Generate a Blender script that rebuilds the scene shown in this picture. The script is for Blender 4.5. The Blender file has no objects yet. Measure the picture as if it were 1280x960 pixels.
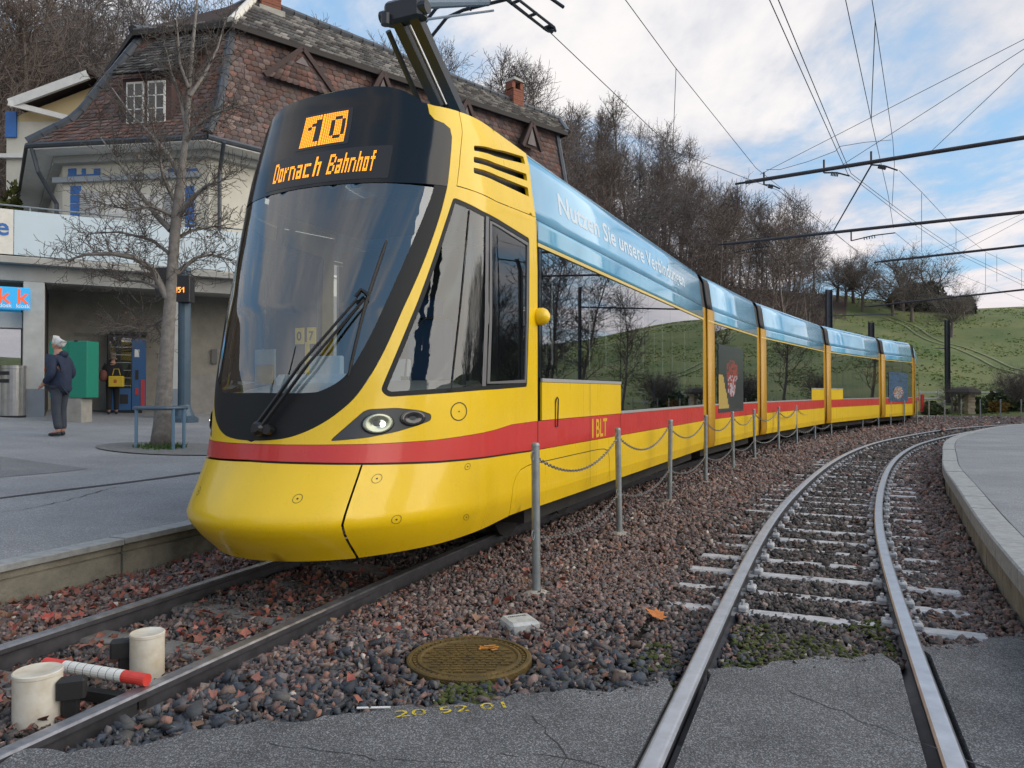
import bpy, bmesh, math, random
import numpy as np
from mathutils import Vector, Matrix
from mathutils.geometry import delaunay_2d_cdt
random.seed(7); rng = np.random.default_rng(7)
R = math.radians
sc = bpy.context.scene
COL = sc.collection

# ------------------------------------------------------------------ camera
F_PX = 940.0; CZ = 1.41; PITCH = math.atan(10 / F_PX)
cd = bpy.data.cameras.new('camera'); cam = bpy.data.objects.new('camera', cd); COL.objects.link(cam)
cd.sensor_width = 36; cd.lens = 36 * F_PX / 1280; cd.clip_end = 2000; cd.clip_start = .05
cam.location = (0, 0, CZ); cam.rotation_euler = (math.pi / 2 + PITCH, 0, 0)
sc.camera = cam
# ------------------------------------------------------------------ light
SUN_EL, SUN_AZ = R(18), R(108)          # low winter sun behind thin cloud, on the photographer's right
sc.view_settings.view_transform = 'Standard'; sc.view_settings.look = 'None'
sc.view_settings.exposure = 1.25; sc.view_settings.gamma = 1
W = bpy.data.worlds.new('World'); sc.world = W; W.use_nodes = True
nt = W.node_tree; N = nt.nodes; L = nt.links
for n in list(N): N.remove(n)
def wn(t, **k):
    n = N.new(t)
    for a, b in k.items(): setattr(n, a, b)
    return n
out = wn('ShaderNodeOutputWorld'); bg = wn('ShaderNodeBackground'); bg.inputs['Strength'].default_value = .1
L.new(bg.outputs[0], out.inputs[0])
sky = wn('ShaderNodeTexSky', sky_type='NISHITA', sun_disc=False, sun_elevation=SUN_EL, sun_rotation=SUN_AZ, air_density=1.3, dust_density=.6, ozone_density=2.0)
tc = wn('ShaderNodeTexCoord'); sx = wn('ShaderNodeSeparateXYZ'); L.new(tc.outputs['Generated'], sx.inputs[0])
def wm(op, a, b=None, clamp=False):
    n = wn('ShaderNodeMath', operation=op, use_clamp=clamp)
    for i, q in enumerate((a, b)):
        if q is None: continue
        if isinstance(q, (int, float)): n.inputs[i].default_value = q
        else: L.new(q, n.inputs[i])
    return n.outputs[0]
zc = wm('MAXIMUM', wm('ADD', sx.outputs[2], .07), .03)
cx = wn('ShaderNodeCombineXYZ')
L.new(wm('DIVIDE', sx.outputs[0], zc), cx.inputs[0]); L.new(wm('DIVIDE', sx.outputs[1], zc), cx.inputs[1])
cx.inputs[2].default_value = 3.3
def wnoise(scale, detail, rough, dist=0., vec=None, off=None):
    n = wn('ShaderNodeTexNoise'); n.inputs['Scale'].default_value = scale; n.inputs['Detail'].default_value = detail
    n.inputs['Roughness'].default_value = rough; n.inputs['Distortion'].default_value = dist
    L.new(vec or cx.outputs[0], n.inputs['Vector']); return n.outputs[0]
def wmap(v, a, b, c=0., d=1.):
    n = wn('ShaderNodeMapRange', interpolation_type='SMOOTHSTEP')
    n.inputs[1].default_value = a; n.inputs[2].default_value = b; n.inputs[3].default_value = c; n.inputs[4].default_value = d
    L.new(v, n.inputs[0]); return n.outputs[0]
mp = wn('ShaderNodeMapping'); mp.inputs['Rotation'].default_value = (0, 0, R(-28)); mp.inputs['Scale'].default_value = (1.0, .62, 1)
L.new(cx.outputs[0], mp.inputs[0])
big = wnoise(.42, 4, .55, .3, mp.outputs[0]); fine = wnoise(1.9, 9, .62, .35, mp.outputs[0]); lump = wnoise(.9, 6, .6, .6, mp.outputs[0])
cov = wm('ADD', wm('ADD', wm('MULTIPLY', big, .95), wm('MULTIPLY', fine, .62)), wm('MULTIPLY', lump, .30))
cmask = wmap(cov, .735, .93)
shade = wmap(wm('ADD', wm('MULTIPLY', lump, .6), wm('MULTIPLY', fine, .5)), .43, .68)
mixc = wn('ShaderNodeMix', data_type='RGBA'); L.new(shade, mixc.inputs[0])
mixc.inputs[6].default_value = (2.4, 2.6, 3.05, 1); mixc.inputs[7].default_value = (4.2, 4.05, 4.0, 1)
hz = wmap(sx.outputs[2], .0, .34, 1., 0.)             # clouds turn a little pink low down, all round
mixp = wn('ShaderNodeMix', data_type='RGBA'); L.new(wm('MULTIPLY', hz, .75), mixp.inputs[0])
L.new(mixc.outputs[2], mixp.inputs[6]); mixp.inputs[7].default_value = (3.9, 3.5, 3.6, 1)
blue = wn('ShaderNodeMix', data_type='RGBA'); blue.inputs[0].default_value = .72
L.new(sky.outputs[0], blue.inputs[6]); blue.inputs[7].default_value = (1.35, 2.4, 3.75, 1)
mixs = wn('ShaderNodeMix', data_type='RGBA'); L.new(cmask, mixs.inputs[0])
L.new(blue.outputs[2], mixs.inputs[6]); L.new(mixp.outputs[2], mixs.inputs[7])
L.new(mixs.outputs[2], bg.inputs['Color'])
sl = bpy.data.lights.new('sun', 'SUN'); so = bpy.data.objects.new('sun', sl); COL.objects.link(so)
sl.energy = 1.5; sl.angle = R(80); sl.color = (1, .90, .76)
sd = Vector((math.sin(SUN_AZ) * math.cos(SUN_EL), math.cos(SUN_AZ) * math.cos(SUN_EL), math.sin(SUN_EL)))
so.rotation_euler = sd.to_track_quat('Z', 'Y').to_euler()

# ------------------------------------------------------------------ helpers
ORG = {}
def org(p): return ORG.get(p.name, Vector((0, 0, 0))) if p else Vector((0, 0, 0))
class MB:
    def __init__(s): s.v = []; s.f = []; s.m = []; s.c = []
    def add(s, vs, fs, mi=0, col=None):
        o = len(s.v); s.v += [tuple(map(float, q)) for q in vs]; s.f += [tuple(i + o for i in q) for q in fs]; s.m += [mi] * len(fs)
        if col is not None: s.c += [col] * len(vs)
        return s
    def box(s, c, d, rz=0, mi=0, rot=None, col=None):
        hx, hy, hz = d[0] / 2, d[1] / 2, d[2] / 2
        q = [Vector(((-1) ** (i & 1 ^ 1) * hx, (-1) ** (i >> 1 & 1 ^ 1) * hy, (-1) ** (i >> 2 & 1 ^ 1) * hz)) for i in range(8)]
        M = rot if rot is not None else Matrix.Rotation(rz, 3, 'Z')
        q = [M @ k + Vector(c) for k in q]
        return s.add(q, [(0, 2, 3, 1), (4, 5, 7, 6), (0, 1, 5, 4), (2, 6, 7, 3), (0, 4, 6, 2), (1, 3, 7, 5)], mi, col)
    def bbox(s, c, d, bev=.02, rz=0, mi=0):
        """box with chamfered vertical and top edges"""
        hx, hy, hz = d[0] / 2, d[1] / 2, d[2] / 2; b = bev
        ring = lambda i, z: [(hx - i, hy - b - 0, z), (hx - b, hy - i, z), (-hx + b, hy - i, z), (-hx + i, hy - b, z), (-hx + i, -hy + b, z), (-hx + b, -hy + i, z), (hx - b, -hy + i, z), (hx - i, -hy + b, z)]
        rs = [ring(0, -hz), ring(0, hz - b), ring(b, hz)]
        M = Matrix.Rotation(rz, 3, 'Z'); vs = [M @ Vector(k) + Vector(c) for r in rs for k in r]; fs = []
        for k in range(2):
            for i in range(8): j = (i + 1) % 8; fs.append((k * 8 + i, k * 8 + j, k * 8 + 8 + j, k * 8 + 8 + i))
        fs.append(tuple(range(16, 24))); fs.append(tuple(range(7, -1, -1)))
        return s.add(vs, fs, mi)
    def beam(s, a, b, w, h, mi=0):
        a = Vector(a); b = Vector(b); d = b - a
        if d.length < 1e-6: return s
        M = d.to_track_quat('X', 'Z').to_matrix()
        return s.box((a + b) / 2, (d.length, w, h), mi=mi, rot=M)
    def tube(s, pts, r, n=8, mi=0, caps=True):
        pts = [Vector(p) for p in pts]; k = len(pts)
        rs = list(r) if hasattr(r, '__len__') else [r] * k
        vs = []; fs = []; up = None
        for i, p in enumerate(pts):
            t = (pts[min(i + 1, k - 1)] - pts[max(i - 1, 0)])
            t = t.normalized() if t.length > 1e-9 else Vector((0, 0, 1))
            if up is None: up = Vector((0, 0, 1)) if abs(t.z) < .9 else Vector((1, 0, 0))
            x = t.cross(up)
            if x.length < 1e-5: x = t.orthogonal()
            x.normalize(); y = x.cross(t).normalized(); up = y
            for j in range(n):
                a = 2 * math.pi * j / n; vs.append(p + (x * math.cos(a) + y * math.sin(a)) * rs[i])
        for i in range(k - 1):
            for j in range(n):
                q = (j + 1) % n; fs.append((i * n + j, i * n + q, i * n + n + q, i * n + n + j))
        if caps: fs.append(tuple(range(n - 1, -1, -1))); fs.append(tuple(range((k - 1) * n, k * n)))
        return s.add(vs, fs, mi)
    def lathe(s, prof, c=(0, 0, 0), n=20, mi=0, ax=None):
        vs = []; fs = []; M = ax or Matrix.Identity(3)
        for r, z in prof:
            for j in range(n):
                a = 2 * math.pi * j / n; vs.append(M @ Vector((r * math.cos(a), r * math.sin(a), z)) + Vector(c))
        for i in range(len(prof) - 1):
            for j in range(n):
                q = (j + 1) % n; fs.append((i * n + j, i * n + q, i * n + n + q, i * n + n + j))
        fs.append(tuple(range(n - 1, -1, -1))); fs.append(tuple(range((len(prof) - 1) * n, len(prof) * n)))
        return s.add(vs, fs, mi)
    def prism(s, poly, z0, z1, mi=0):
        n = len(poly); a = sum(poly[i][0] * poly[(i + 1) % n][1] - poly[(i + 1) % n][0] * poly[i][1] for i in range(n))
        if a < 0: poly = poly[::-1]
        vs = [(p[0], p[1], z0) for p in poly] + [(p[0], p[1], z1) for p in poly]
        fs = [tuple(range(n - 1, -1, -1)), tuple(range(n, 2 * n))] + [(i, (i + 1) % n, n + (i + 1) % n, n + i) for i in range(n)]
        return s.add(vs, fs, mi)
    def grid(s, rows, mi=0, close=False):
        nr = len(rows); nc = len(rows[0]); vs = [p for r in rows for p in r]
        fs = [(i * nc + j, i * nc + j + 1, i * nc + nc + j + 1, i * nc + nc + j) for i in range(nr - 1) for j in range(nc - 1)]
        return s.add(vs, fs, mi)
    def build(s, name, mat, parent=None, smooth=False, loc=None):
        me = bpy.data.meshes.new(name)
        o = Vector(loc) if loc is not None else org(parent)
        vs = [(a - o.x, b - o.y, c - o.z) for a, b, c in s.v]
        me.from_pydata(vs, [], s.f)
        for q in (mat if isinstance(mat, (list, tuple)) else [mat]): me.materials.append(q)
        me.polygons.foreach_set('material_index', s.m)
        if smooth: me.polygons.foreach_set('use_smooth', [True] * len(me.polygons))
        if s.c and len(s.c) == len(vs):
            at = me.color_attributes.new('tint', 'FLOAT_COLOR', 'POINT'); at.data.foreach_set('color', np.array([(c[0], c[1], c[2], 1) for c in s.c], 'f').ravel())
        me.update()
        ob = bpy.data.objects.new(name, me); COL.objects.link(ob)
        if parent: ob.parent = parent; ORG[ob.name] = org(parent)
        elif loc is not None: ob.location = loc; ORG[ob.name] = Vector(loc)
        return ob
def smooth_by_angle(ob, ang=35):
    me = ob.data; bm = bmesh.new(); bm.from_mesh(me)
    for e in bm.edges:
        e.smooth = not (len(e.link_faces) == 2 and e.calc_face_angle(0) > R(ang))
    for f in bm.faces: f.smooth = True
    bm.to_mesh(me); bm.free(); return ob
def npmesh(name, V, Fc, mat, cols=None, parent=None, smooth=False):
    """fast mesh: V (n,3), Fc (m,k)"""
    me = bpy.data.meshes.new(name); n = len(V); m, k = Fc.shape
    me.vertices.add(n); me.vertices.foreach_set('co', np.ascontiguousarray(V, 'f').ravel())
    me.loops.add(m * k); me.loops.foreach_set('vertex_index', np.ascontiguousarray(Fc, 'i').ravel())
    me.polygons.add(m); me.polygons.foreach_set('loop_start', np.arange(0, m * k, k, dtype='i'))
    me.polygons.foreach_set('loop_total', np.full(m, k, 'i'))
    if smooth: me.polygons.foreach_set('use_smooth', np.ones(m, bool))
    me.update(calc_edges=True)
    if cols is not None:
        at = me.color_attributes.new('tint', 'FLOAT_COLOR', 'POINT')
        at.data.foreach_set('color', np.concatenate([cols, np.ones((n, 1))], 1).astype('f').ravel())
    me.materials.append(mat)
    ob = bpy.data.objects.new(name, me); COL.objects.link(ob)
    if parent: ob.parent = parent; ORG[ob.name] = org(parent)
    return ob
def root(name, loc=(0, 0, 0), rz=0):
    o = bpy.data.objects.new(name, None); COL.objects.link(o); o.location = loc; o.rotation_euler = (0, 0, rz)
    o.empty_display_size = .2; ORG[o.name] = Vector(loc); return o
def tag(o, label, cat=None, group=None):
    o['label'] = label
    if cat: o['category'] = cat
    if group: o['group'] = group
    return o
def kind(o, k): o['kind'] = k; return o
def copy_tree(o, parent=None):
    c = o.copy(); COL.objects.link(c)
    if parent: c.parent = parent
    for ch in list(o.children): copy_tree(ch, c)
    return c

# ------------------------------------------------------------------ materials
MATS = {}
def mat(name, col, rough=.6, metal=0., var=.0, vscale=3., bump=0., bscale=40., coat=0., col2=None, spec=None, tint=False, emit=None, detail=5):
    if name in MATS: return MATS[name]
    m = bpy.data.materials.new(name); m.use_nodes = True; t = m.node_tree; b = t.nodes['Principled BSDF']
    b.inputs['Roughness'].default_value = rough; b.inputs['Metallic'].default_value = metal
    b.inputs['Coat Weight'].default_value = coat; b.inputs['Coat Roughness'].default_value = .06
    if spec is not None: b.inputs['Specular IOR Level'].default_value = spec
    g = t.nodes.new('ShaderNodeNewGeometry')
    src = None
    if tint:
        a = t.nodes.new('ShaderNodeVertexColor'); a.layer_name = 'tint'; src = a.outputs[0]
    if var > 0 or col2:
        nz = t.nodes.new('ShaderNodeTexNoise'); nz.inputs['Scale'].default_value = vscale; nz.inputs['Detail'].default_value = detail; nz.inputs['Roughness'].default_value = .65
        t.links.new(g.outputs['Position'], nz.inputs['Vector'])
        mr = t.nodes.new('ShaderNodeMapRange'); mr.inputs[1].default_value = .32; mr.inputs[2].default_value = .68
        t.links.new(nz.outputs[0], mr.inputs[0])
        mx = t.nodes.new('ShaderNodeMix'); mx.data_type = 'RGBA'; t.links.new(mr.outputs[0], mx.inputs[0])
        if src is None:
            c2 = col2 or tuple(min(1, k * (1 + var)) for k in col); c1 = col if col2 else tuple(k * (1 - var) for k in col)
            mx.inputs[6].default_value = (*c1, 1); mx.inputs[7].default_value = (*c2, 1)
        else:
            for idx, k in ((6, 1 - var), (7, 1 + var)):
                v = t.nodes.new('ShaderNodeVectorMath'); v.operation = 'SCALE'; v.inputs['Scale'].default_value = k
                t.links.new(src, v.inputs[0]); t.links.new(v.outputs[0], mx.inputs[idx])
        src = mx.outputs[2]
    if src is not None: t.links.new(src, b.inputs['Base Color'])
    else: b.inputs['Base Color'].default_value = (*col, 1)
    if bump > 0:
        n2 = t.nodes.new('ShaderNodeTexNoise'); n2.inputs['Scale'].default_value = bscale; n2.inputs['Detail'].default_value = 4
        t.links.new(g.outputs['Position'], n2.inputs['Vector'])
        bp = t.nodes.new('ShaderNodeBump'); bp.inputs['Strength'].default_value = bump; bp.inputs['Distance'].default_value = .02
        t.links.new(n2.outputs[0], bp.inputs['Height']); t.links.new(bp.outputs[0], b.inputs['Normal'])
    if emit:
        b.inputs['Emission Color'].default_value = (*emit[:3], 1); b.inputs['Emission Strength'].default_value = emit[3]
    MATS[name] = m; return m
def glass(name, tintc, refl, rough=.01, gtint=(.93, .97, 1)):
    m = bpy.data.materials.new(name); m.use_nodes = True; t = m.node_tree
    for n in list(t.nodes): t.nodes.remove(n)
    o = t.nodes.new('ShaderNodeOutputMaterial'); mx = t.nodes.new('ShaderNodeMixShader')
    tr = t.nodes.new('ShaderNodeBsdfTransparent'); tr.inputs[0].default_value = (*tintc, 1)
    gl = t.nodes.new('ShaderNodeBsdfGlossy'); gl.inputs['Roughness'].default_value = rough; gl.inputs[0].default_value = (*gtint, 1)
    fr = t.nodes.new('ShaderNodeFresnel'); fr.inputs[0].default_value = 1.5
    ad = t.nodes.new('ShaderNodeMath'); ad.operation = 'ADD'; ad.use_clamp = True; ad.inputs[1].default_value = refl
    t.links.new(fr.outputs[0], ad.inputs[0]); t.links.new(ad.outputs[0], mx.inputs[0]); t.links.new(tr.outputs[0], mx.inputs[1]); t.links.new(gl.outputs[0], mx.inputs[2])
    t.links.new(mx.outputs[0], o.inputs[0]); MATS[name] = m; return m
def led(name, c, s):
    return mat(name, (.02, .015, .0), .5, emit=(*c, s))

YEL = mat('yellow_paint', (.82, .54, .004), .28, var=.05, vscale=1.3, coat=.35)
YELO = mat('ochre_yellow_paint', (.44, .23, .004), .4, var=.08, vscale=2)
def grime(m, amt=.10, streak=(9, 9, .7)):
    t = m.node_tree; b = t.nodes['Principled BSDF']; lk = b.inputs['Base Color'].links[0].from_socket; g_ = t.nodes.new('ShaderNodeNewGeometry')
    mp_ = t.nodes.new('ShaderNodeMapping'); mp_.inputs['Scale'].default_value = streak; t.links.new(g_.outputs['Position'], mp_.inputs[0])
    n_ = t.nodes.new('ShaderNodeTexNoise'); n_.inputs['Scale'].default_value = 1; n_.inputs['Detail'].default_value = 9; n_.inputs['Roughness'].default_value = .7; t.links.new(mp_.outputs[0], n_.inputs['Vector'])
    n2 = t.nodes.new('ShaderNodeTexNoise'); n2.inputs['Scale'].default_value = 55; n2.inputs['Detail'].default_value = 6; t.links.new(g_.outputs['Position'], n2.inputs['Vector'])
    ad = t.nodes.new('ShaderNodeMath'); ad.operation = 'MULTIPLY'; t.links.new(n_.outputs[0], ad.inputs[0]); t.links.new(n2.outputs[0], ad.inputs[1])
    mr = t.nodes.new('ShaderNodeMapRange'); mr.inputs[1].default_value = .27; mr.inputs[2].default_value = .44; mr.inputs[3].default_value = 0; mr.inputs[4].default_value = amt * 2.2; t.links.new(ad.outputs[0], mr.inputs[0])
    mx = t.nodes.new('ShaderNodeMix'); mx.data_type = 'RGBA'; t.links.new(mr.outputs[0], mx.inputs[0]); t.links.new(lk, mx.inputs[6]); mx.inputs[7].default_value = (.16, .12, .07, 1); t.links.new(mx.outputs[2], b.inputs['Base Color'])
    m2 = t.nodes.new('ShaderNodeMapRange'); m2.inputs[1].default_value = .3; m2.inputs[2].default_value = .7; r0 = b.inputs['Roughness'].default_value; m2.inputs[3].default_value = r0 * .8; m2.inputs[4].default_value = r0 * 1.7; t.links.new(n_.outputs[0], m2.inputs[0]); t.links.new(m2.outputs[0], b.inputs['Roughness'])
grime(YEL, .045)
RED = mat('red_paint', (.56, .032, .028), .3, var=.06, vscale=1.5, coat=.3)
grime(RED, .04)
BLK = mat('black_gloss', (.006, .008, .011), .10, spec=.4)
FRIT = mat('black_frit', (.012, .014, .016), .5, spec=.25)
GREYP = mat('dark_grey_panel', (.035, .042, .05), .35)
RUB = mat('black_rubber', (.012, .012, .013), .6)
DARK = mat('dark_underframe', (.02, .019, .018), .8, var=.3)
TRIM = mat('silver_trim', (.62, .63, .64), .35, metal=.6)
GWIN = glass('tram_window_glass', (.42, .47, .47), .30)
GSCR = glass('windscreen_glass', (.80, .88, .90), .11)
GCAB = glass('cab_side_glass', (.62, .67, .69), .03)
INT = mat('cab_grey_plastic', (.60, .64, .65), .6, var=.05)
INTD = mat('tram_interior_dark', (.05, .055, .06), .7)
SEAT = mat('tram_seat_blue', (.05, .10, .20), .8)
POLEM = mat('grab_pole', (.55, .58, .6), .3, metal=.8)
CONC = mat('concrete', (.30, .29, .26), .9, var=.22, vscale=2.5, bump=.3, bscale=60)
CONCD = mat('weathered_concrete', (.115, .11, .09), .95, col2=(.30, .28, .23), vscale=2.6, bump=.4, bscale=50)
KERB = mat('granite_kerb', (.30, .31, .31), .85, var=.2, vscale=14, bump=.25, bscale=90)
STEELR = mat('polished_rail_steel', (.50, .52, .56), .28, metal=.85, var=.15, vscale=7)
STEELD = mat('dark_rail_steel', (.075, .075, .085), .5, metal=.5, var=.3, vscale=9)
RUST = mat('rusty_steel', (.05, .03, .022), .8, var=.4, vscale=12)
GALV = mat('galvanised_steel', (.27, .30, .31), .48, metal=.55, var=.16, vscale=14)
SLEEP = mat('weathered_sleeper', (.42, .42, .43), .8, var=.25, vscale=12, bump=.3)
STONE = mat('ballast_stone', (.2, .2, .2), .75, var=.28, vscale=60, tint=True)
LEAF = mat('fallen_leaf_tint', (.3, .1, .05), .65, var=.2, vscale=60, tint=True)
CREAM = mat('cream_render', (.55, .53, .46), .9, var=.1, vscale=1.2, bump=.15, bscale=80)
GREYR = mat('grey_roughcast', (.25, .24, .21), .95, var=.14, vscale=3, bump=.6, bscale=45)
WHITEW = mat('white_woodwork', (.62, .62, .60), .6, var=.08, vscale=4)
TILE = mat('clay_tile', (.2, .1, .08), .85, var=.2, vscale=25, tint=True)
SLATE = mat('dark_metal_flashing', (.06, .07, .085), .45, metal=.3, var=.2)
BLUEP = mat('blue_paint', (.03, .14, .42), .5, var=.1)
BARK = mat('bark', (.16, .135, .12), .95, var=.35, vscale=18, bump=.5, bscale=60)
TWIG = mat('bare_twig', (.105, .092, .09), .95, var=.35, vscale=.15)
TWIGW = mat('warm_bare_twig', (.13, .103, .09), .95, var=.35, vscale=.2)
BLUESTEEL = mat('blue_grey_steel', (.06, .10, .14), .45, metal=.2, var=.1)
MASTM = mat('dark_mast_steel', (.05, .055, .065), .55, metal=.3, var=.2)
WIREM = mat('overhead_wire', (.03, .03, .032), .5, metal=.5)
WHITEP = mat('white_enamel', (.66, .64, .58), .45, var=.08, vscale=9)
GLASSH = mat('dark_window_glass', (.012, .016, .02), .06, spec=.8)
STEELB = mat('brushed_stainless', (.45, .45, .45), .3, metal=.9, var=.12, vscale=6)

# ------------------------------------------------------------------ measuring: rays of the calibrated camera onto ground planes
def ray(px, py):
    a = (px - 640) / F_PX; b = (480 - py) / F_PX
    return Vector((a, math.cos(PITCH) - b * math.sin(PITCH), math.sin(PITCH) + b * math.cos(PITCH)))
def atz(px, py, z):
    d = ray(px, py); return Vector((0, 0, CZ)) + d * ((z - CZ) / d.z)
def atY(px, py, Y):
    d = ray(px, py); return Vector((0, 0, CZ)) + d * (Y / d.y)

# ------------------------------------------------------------------ curves of the two tracks
def resample(pts, step):
    """Catmull-Rom through 2-D points, then equal steps"""
    P = np.array(pts, float); P = np.vstack([2 * P[0] - P[1], P, 2 * P[-1] - P[-2]]); o = []
    for i in range(1, len(P) - 2):
        t = np.linspace(0, 1, 24, endpoint=False)[:, None]; a, b, c, d = P[i - 1:i + 3]
        o.append(.5 * ((2 * b) + (-a + c) * t + (2 * a - 5 * b + 4 * c - d) * t ** 2 + (-a + 3 * b - 3 * c + d) * t ** 3))
    Q = np.vstack(o + [P[-2:-1]]); s = np.r_[0, np.cumsum(np.hypot(*np.diff(Q, axis=0).T))]
    n = max(2, int(s[-1] / step) + 1); u = np.linspace(0, s[-1], n)
    return np.stack([np.interp(u, s, Q[:, 0]), np.interp(u, s, Q[:, 1])], 1)
def smoothed(Q, k=5, it=3):
    Q = Q.copy()
    for _ in range(it):
        W_ = Q.copy()
        for i in range(len(Q)):
            a = max(0, i - k); b = min(len(Q), i + k + 1); m = min(i - a, b - 1 - i); W_[i] = Q[i - m:i + m + 1].mean(0)
        Q = W_
    return Q
def normals(Q):
    T = np.gradient(Q, axis=0); T /= np.hypot(T[:, 0], T[:, 1])[:, None]; return np.stack([T[:, 1], -T[:, 0]], 1)   # to the right
def offset(Q, d): return Q + normals(Q) * d
# track A (the tram stands on it)
pa = [(-1.47 - .05, 5.93)]; stepA = .25
h = R(22.0); fw = [np.array(pa[0])]
for i in range(240):
    l = i * stepA; hh = R(22.3 + .62 * min(l, 33) - 4.0 * min(max(0, l - 33), 3.5) - .2 * max(0, l - 36.5)); fw.append(fw[-1] + stepA * np.array([math.sin(hh), math.cos(hh)]))
bw = [np.array(pa[0])]
for i in range(40): hh = R(21.0); bw.append(bw[-1] - stepA * np.array([math.sin(hh), math.cos(hh)]))
PATH_A = smoothed(np.array(bw[::-1] + fw[1:]), 6, 2)
leftB = [(-1.55, -2.2), (-.62, .1), (-.02, 1.55), (.513, 2.84), (.914, 3.82), (1.728, 5.76), (2.70, 8.03), (3.50, 9.67), (4.78, 12.16), (6.43, 15.2), (8.36, 18.4), (10.6, 21.7), (12.9, 24.5), (15.8, 27.9), (18.8, 30.7), (22.0, 33.0), (26.5, 35.4), (32, 37.6), (41, 40)]
LB = smoothed(resample(leftB, .25), 6, 3)
PATH_B = offset(LB, .535)
# ================================================================== GROUND
def nearest(Q, P):
    """signed lateral distance (+ right) and index of nearest curve point for points P (n,2)"""
    D = np.empty(len(P)); I = np.empty(len(P), int); NQ = normals(Q)
    for a in range(0, len(P), 20000):
        p = P[a:a + 20000]; d2 = ((p[:, None, :] - Q[None]) ** 2).sum(2); i = d2.argmin(1)
        I[a:a + 20000] = i; D[a:a + 20000] = ((p - Q[i]) * NQ[i]).sum(1)
    return D, I
EDGE_L = offset(PATH_A, -1.63)                        # edge of the left platform
edgeR = [(2.1, 2.3), (2.82, 3.85), (3.27, 4.83), (3.80, 5.95), (4.52, 7.39), (5.72, 9.74), (6.72, 11.75), (7.75, 13.5), (9.17, 16.0), (10.9, 18.75), (12.9, 21.3), (16.1, 25.0), (19.2, 27.7), (24, 30.6), (30, 33.2), (38, 35.2)]
EDGE_R = smoothed(resample(edgeR, .25), 4, 2)
ZL, ZR = .21, .27
def zplaza(p): return ZL + .055 * min(max(p, 0), 13.6)
def plaza(px, py):
    """where the sight line through a point meets the sloping left forecourt"""
    z = .6
    for _ in range(40):
        q = atz(px, py, z); p = -nearest(EDGE_L, np.array([[q.x, q.y]]))[0][0]; z = .5 * z + .5 * zplaza(p)
    return atz(px, py, z)
DIRT = mat('ballast_bed_dirt', (.035, .028, .024), .95, var=.4, vscale=5, bump=.5, bscale=30)
g = MB(); nr, na = 24, 64
rr = [0.01] + [3 * 1.18 ** i for i in range(17)]
rows = [[(r * math.sin(a), r * math.cos(a), -.15) for a in np.linspace(0, 2 * math.pi, 65)] for r in rr]
g.grid(rows[::-1]); kind(g.build('ground', DIRT), 'structure')
# hills
AZ = [-3.15, -2.2, -1.4, -.6, -.35, -.1, .1, .2, .28, .36, .45, .6, .8, 1.1, 1.6, 2.3, 3.15]
HC = [9, 12, 30, 32, 31, 28, 25, 21, 17, 15.4, 15.2, 13.4, 9.8, 8.5, 8, 9, 9]; RCR = [150, 140, 98, 95, 95, 95, 95, 97, 102, 112, 117, 120, 122, 120, 120, 130, 150]; RF = [75, 65, 45, 38, 38, 43, 47, 49, 51, 52, 52, 53, 54, 52, 50, 60, 75]
def hill(r, a):
    Hc = np.interp(a, AZ, HC); rc = np.interp(a, AZ, RCR); rf = np.interp(a, AZ, RF)
    t = np.clip((r - rf) / (rc - rf), 0, 1.0); e = t * (1 - .22 * np.sin(np.pi * t) * (1 - t)) ; e = e - .06 * np.sin(2 * np.pi * t) * (1 - t)
    over = np.clip((r - rc) / 120, 0, 1); e = e * 1.0 - 0.55 * over ** 1.3 * t - .05 * np.clip((t - .85) / .15, 0, 1) ** 2
    b = .35 * np.sin(r * .21 + a * 9) * t + .5 * np.sin(a * 23 + r * .05) * t
    return -.17 + Hc * e + b
def hz(x, y): return float(hill(math.hypot(x, y), math.atan2(x, y)))
GRASS = mat('meadow_grass', (.055, .10, .022), .95, col2=(.17, .175, .065), vscale=.13, bump=1, bscale=5, detail=12)
LITTERB = mat('forest_floor', (.06, .042, .032), .95, col2=(.10, .07, .045), vscale=.3, bump=.5, bscale=4)
rs = np.r_[np.linspace(36, 130, 95), np.linspace(135, 420, 20)]; As = np.linspace(-math.pi, math.pi, 361)
V = np.array([(r * math.sin(a), r * math.cos(a), float(hill(r, a))) for r in rs for a in As]); nA = len(As)
Fq = []; wood = []
for i in range(len(rs) - 1):
    for j in range(nA - 1):
        Fq.append((i * nA + j, i * nA + nA + j, i * nA + nA + j + 1, i * nA + j + 1)); wood.append(-1.5 < As[j] < .375 + .0008 * (rs[i] - 60) * (rs[i] > 60))
hl = npmesh('hillside', V, np.array(Fq)[:, ::-1], GRASS, smooth=True); hl.data.materials.append(LITTERB)
hl.data.polygons.foreach_set('material_index', np.array(wood, 'i')); kind(hl, 'structure')

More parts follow.
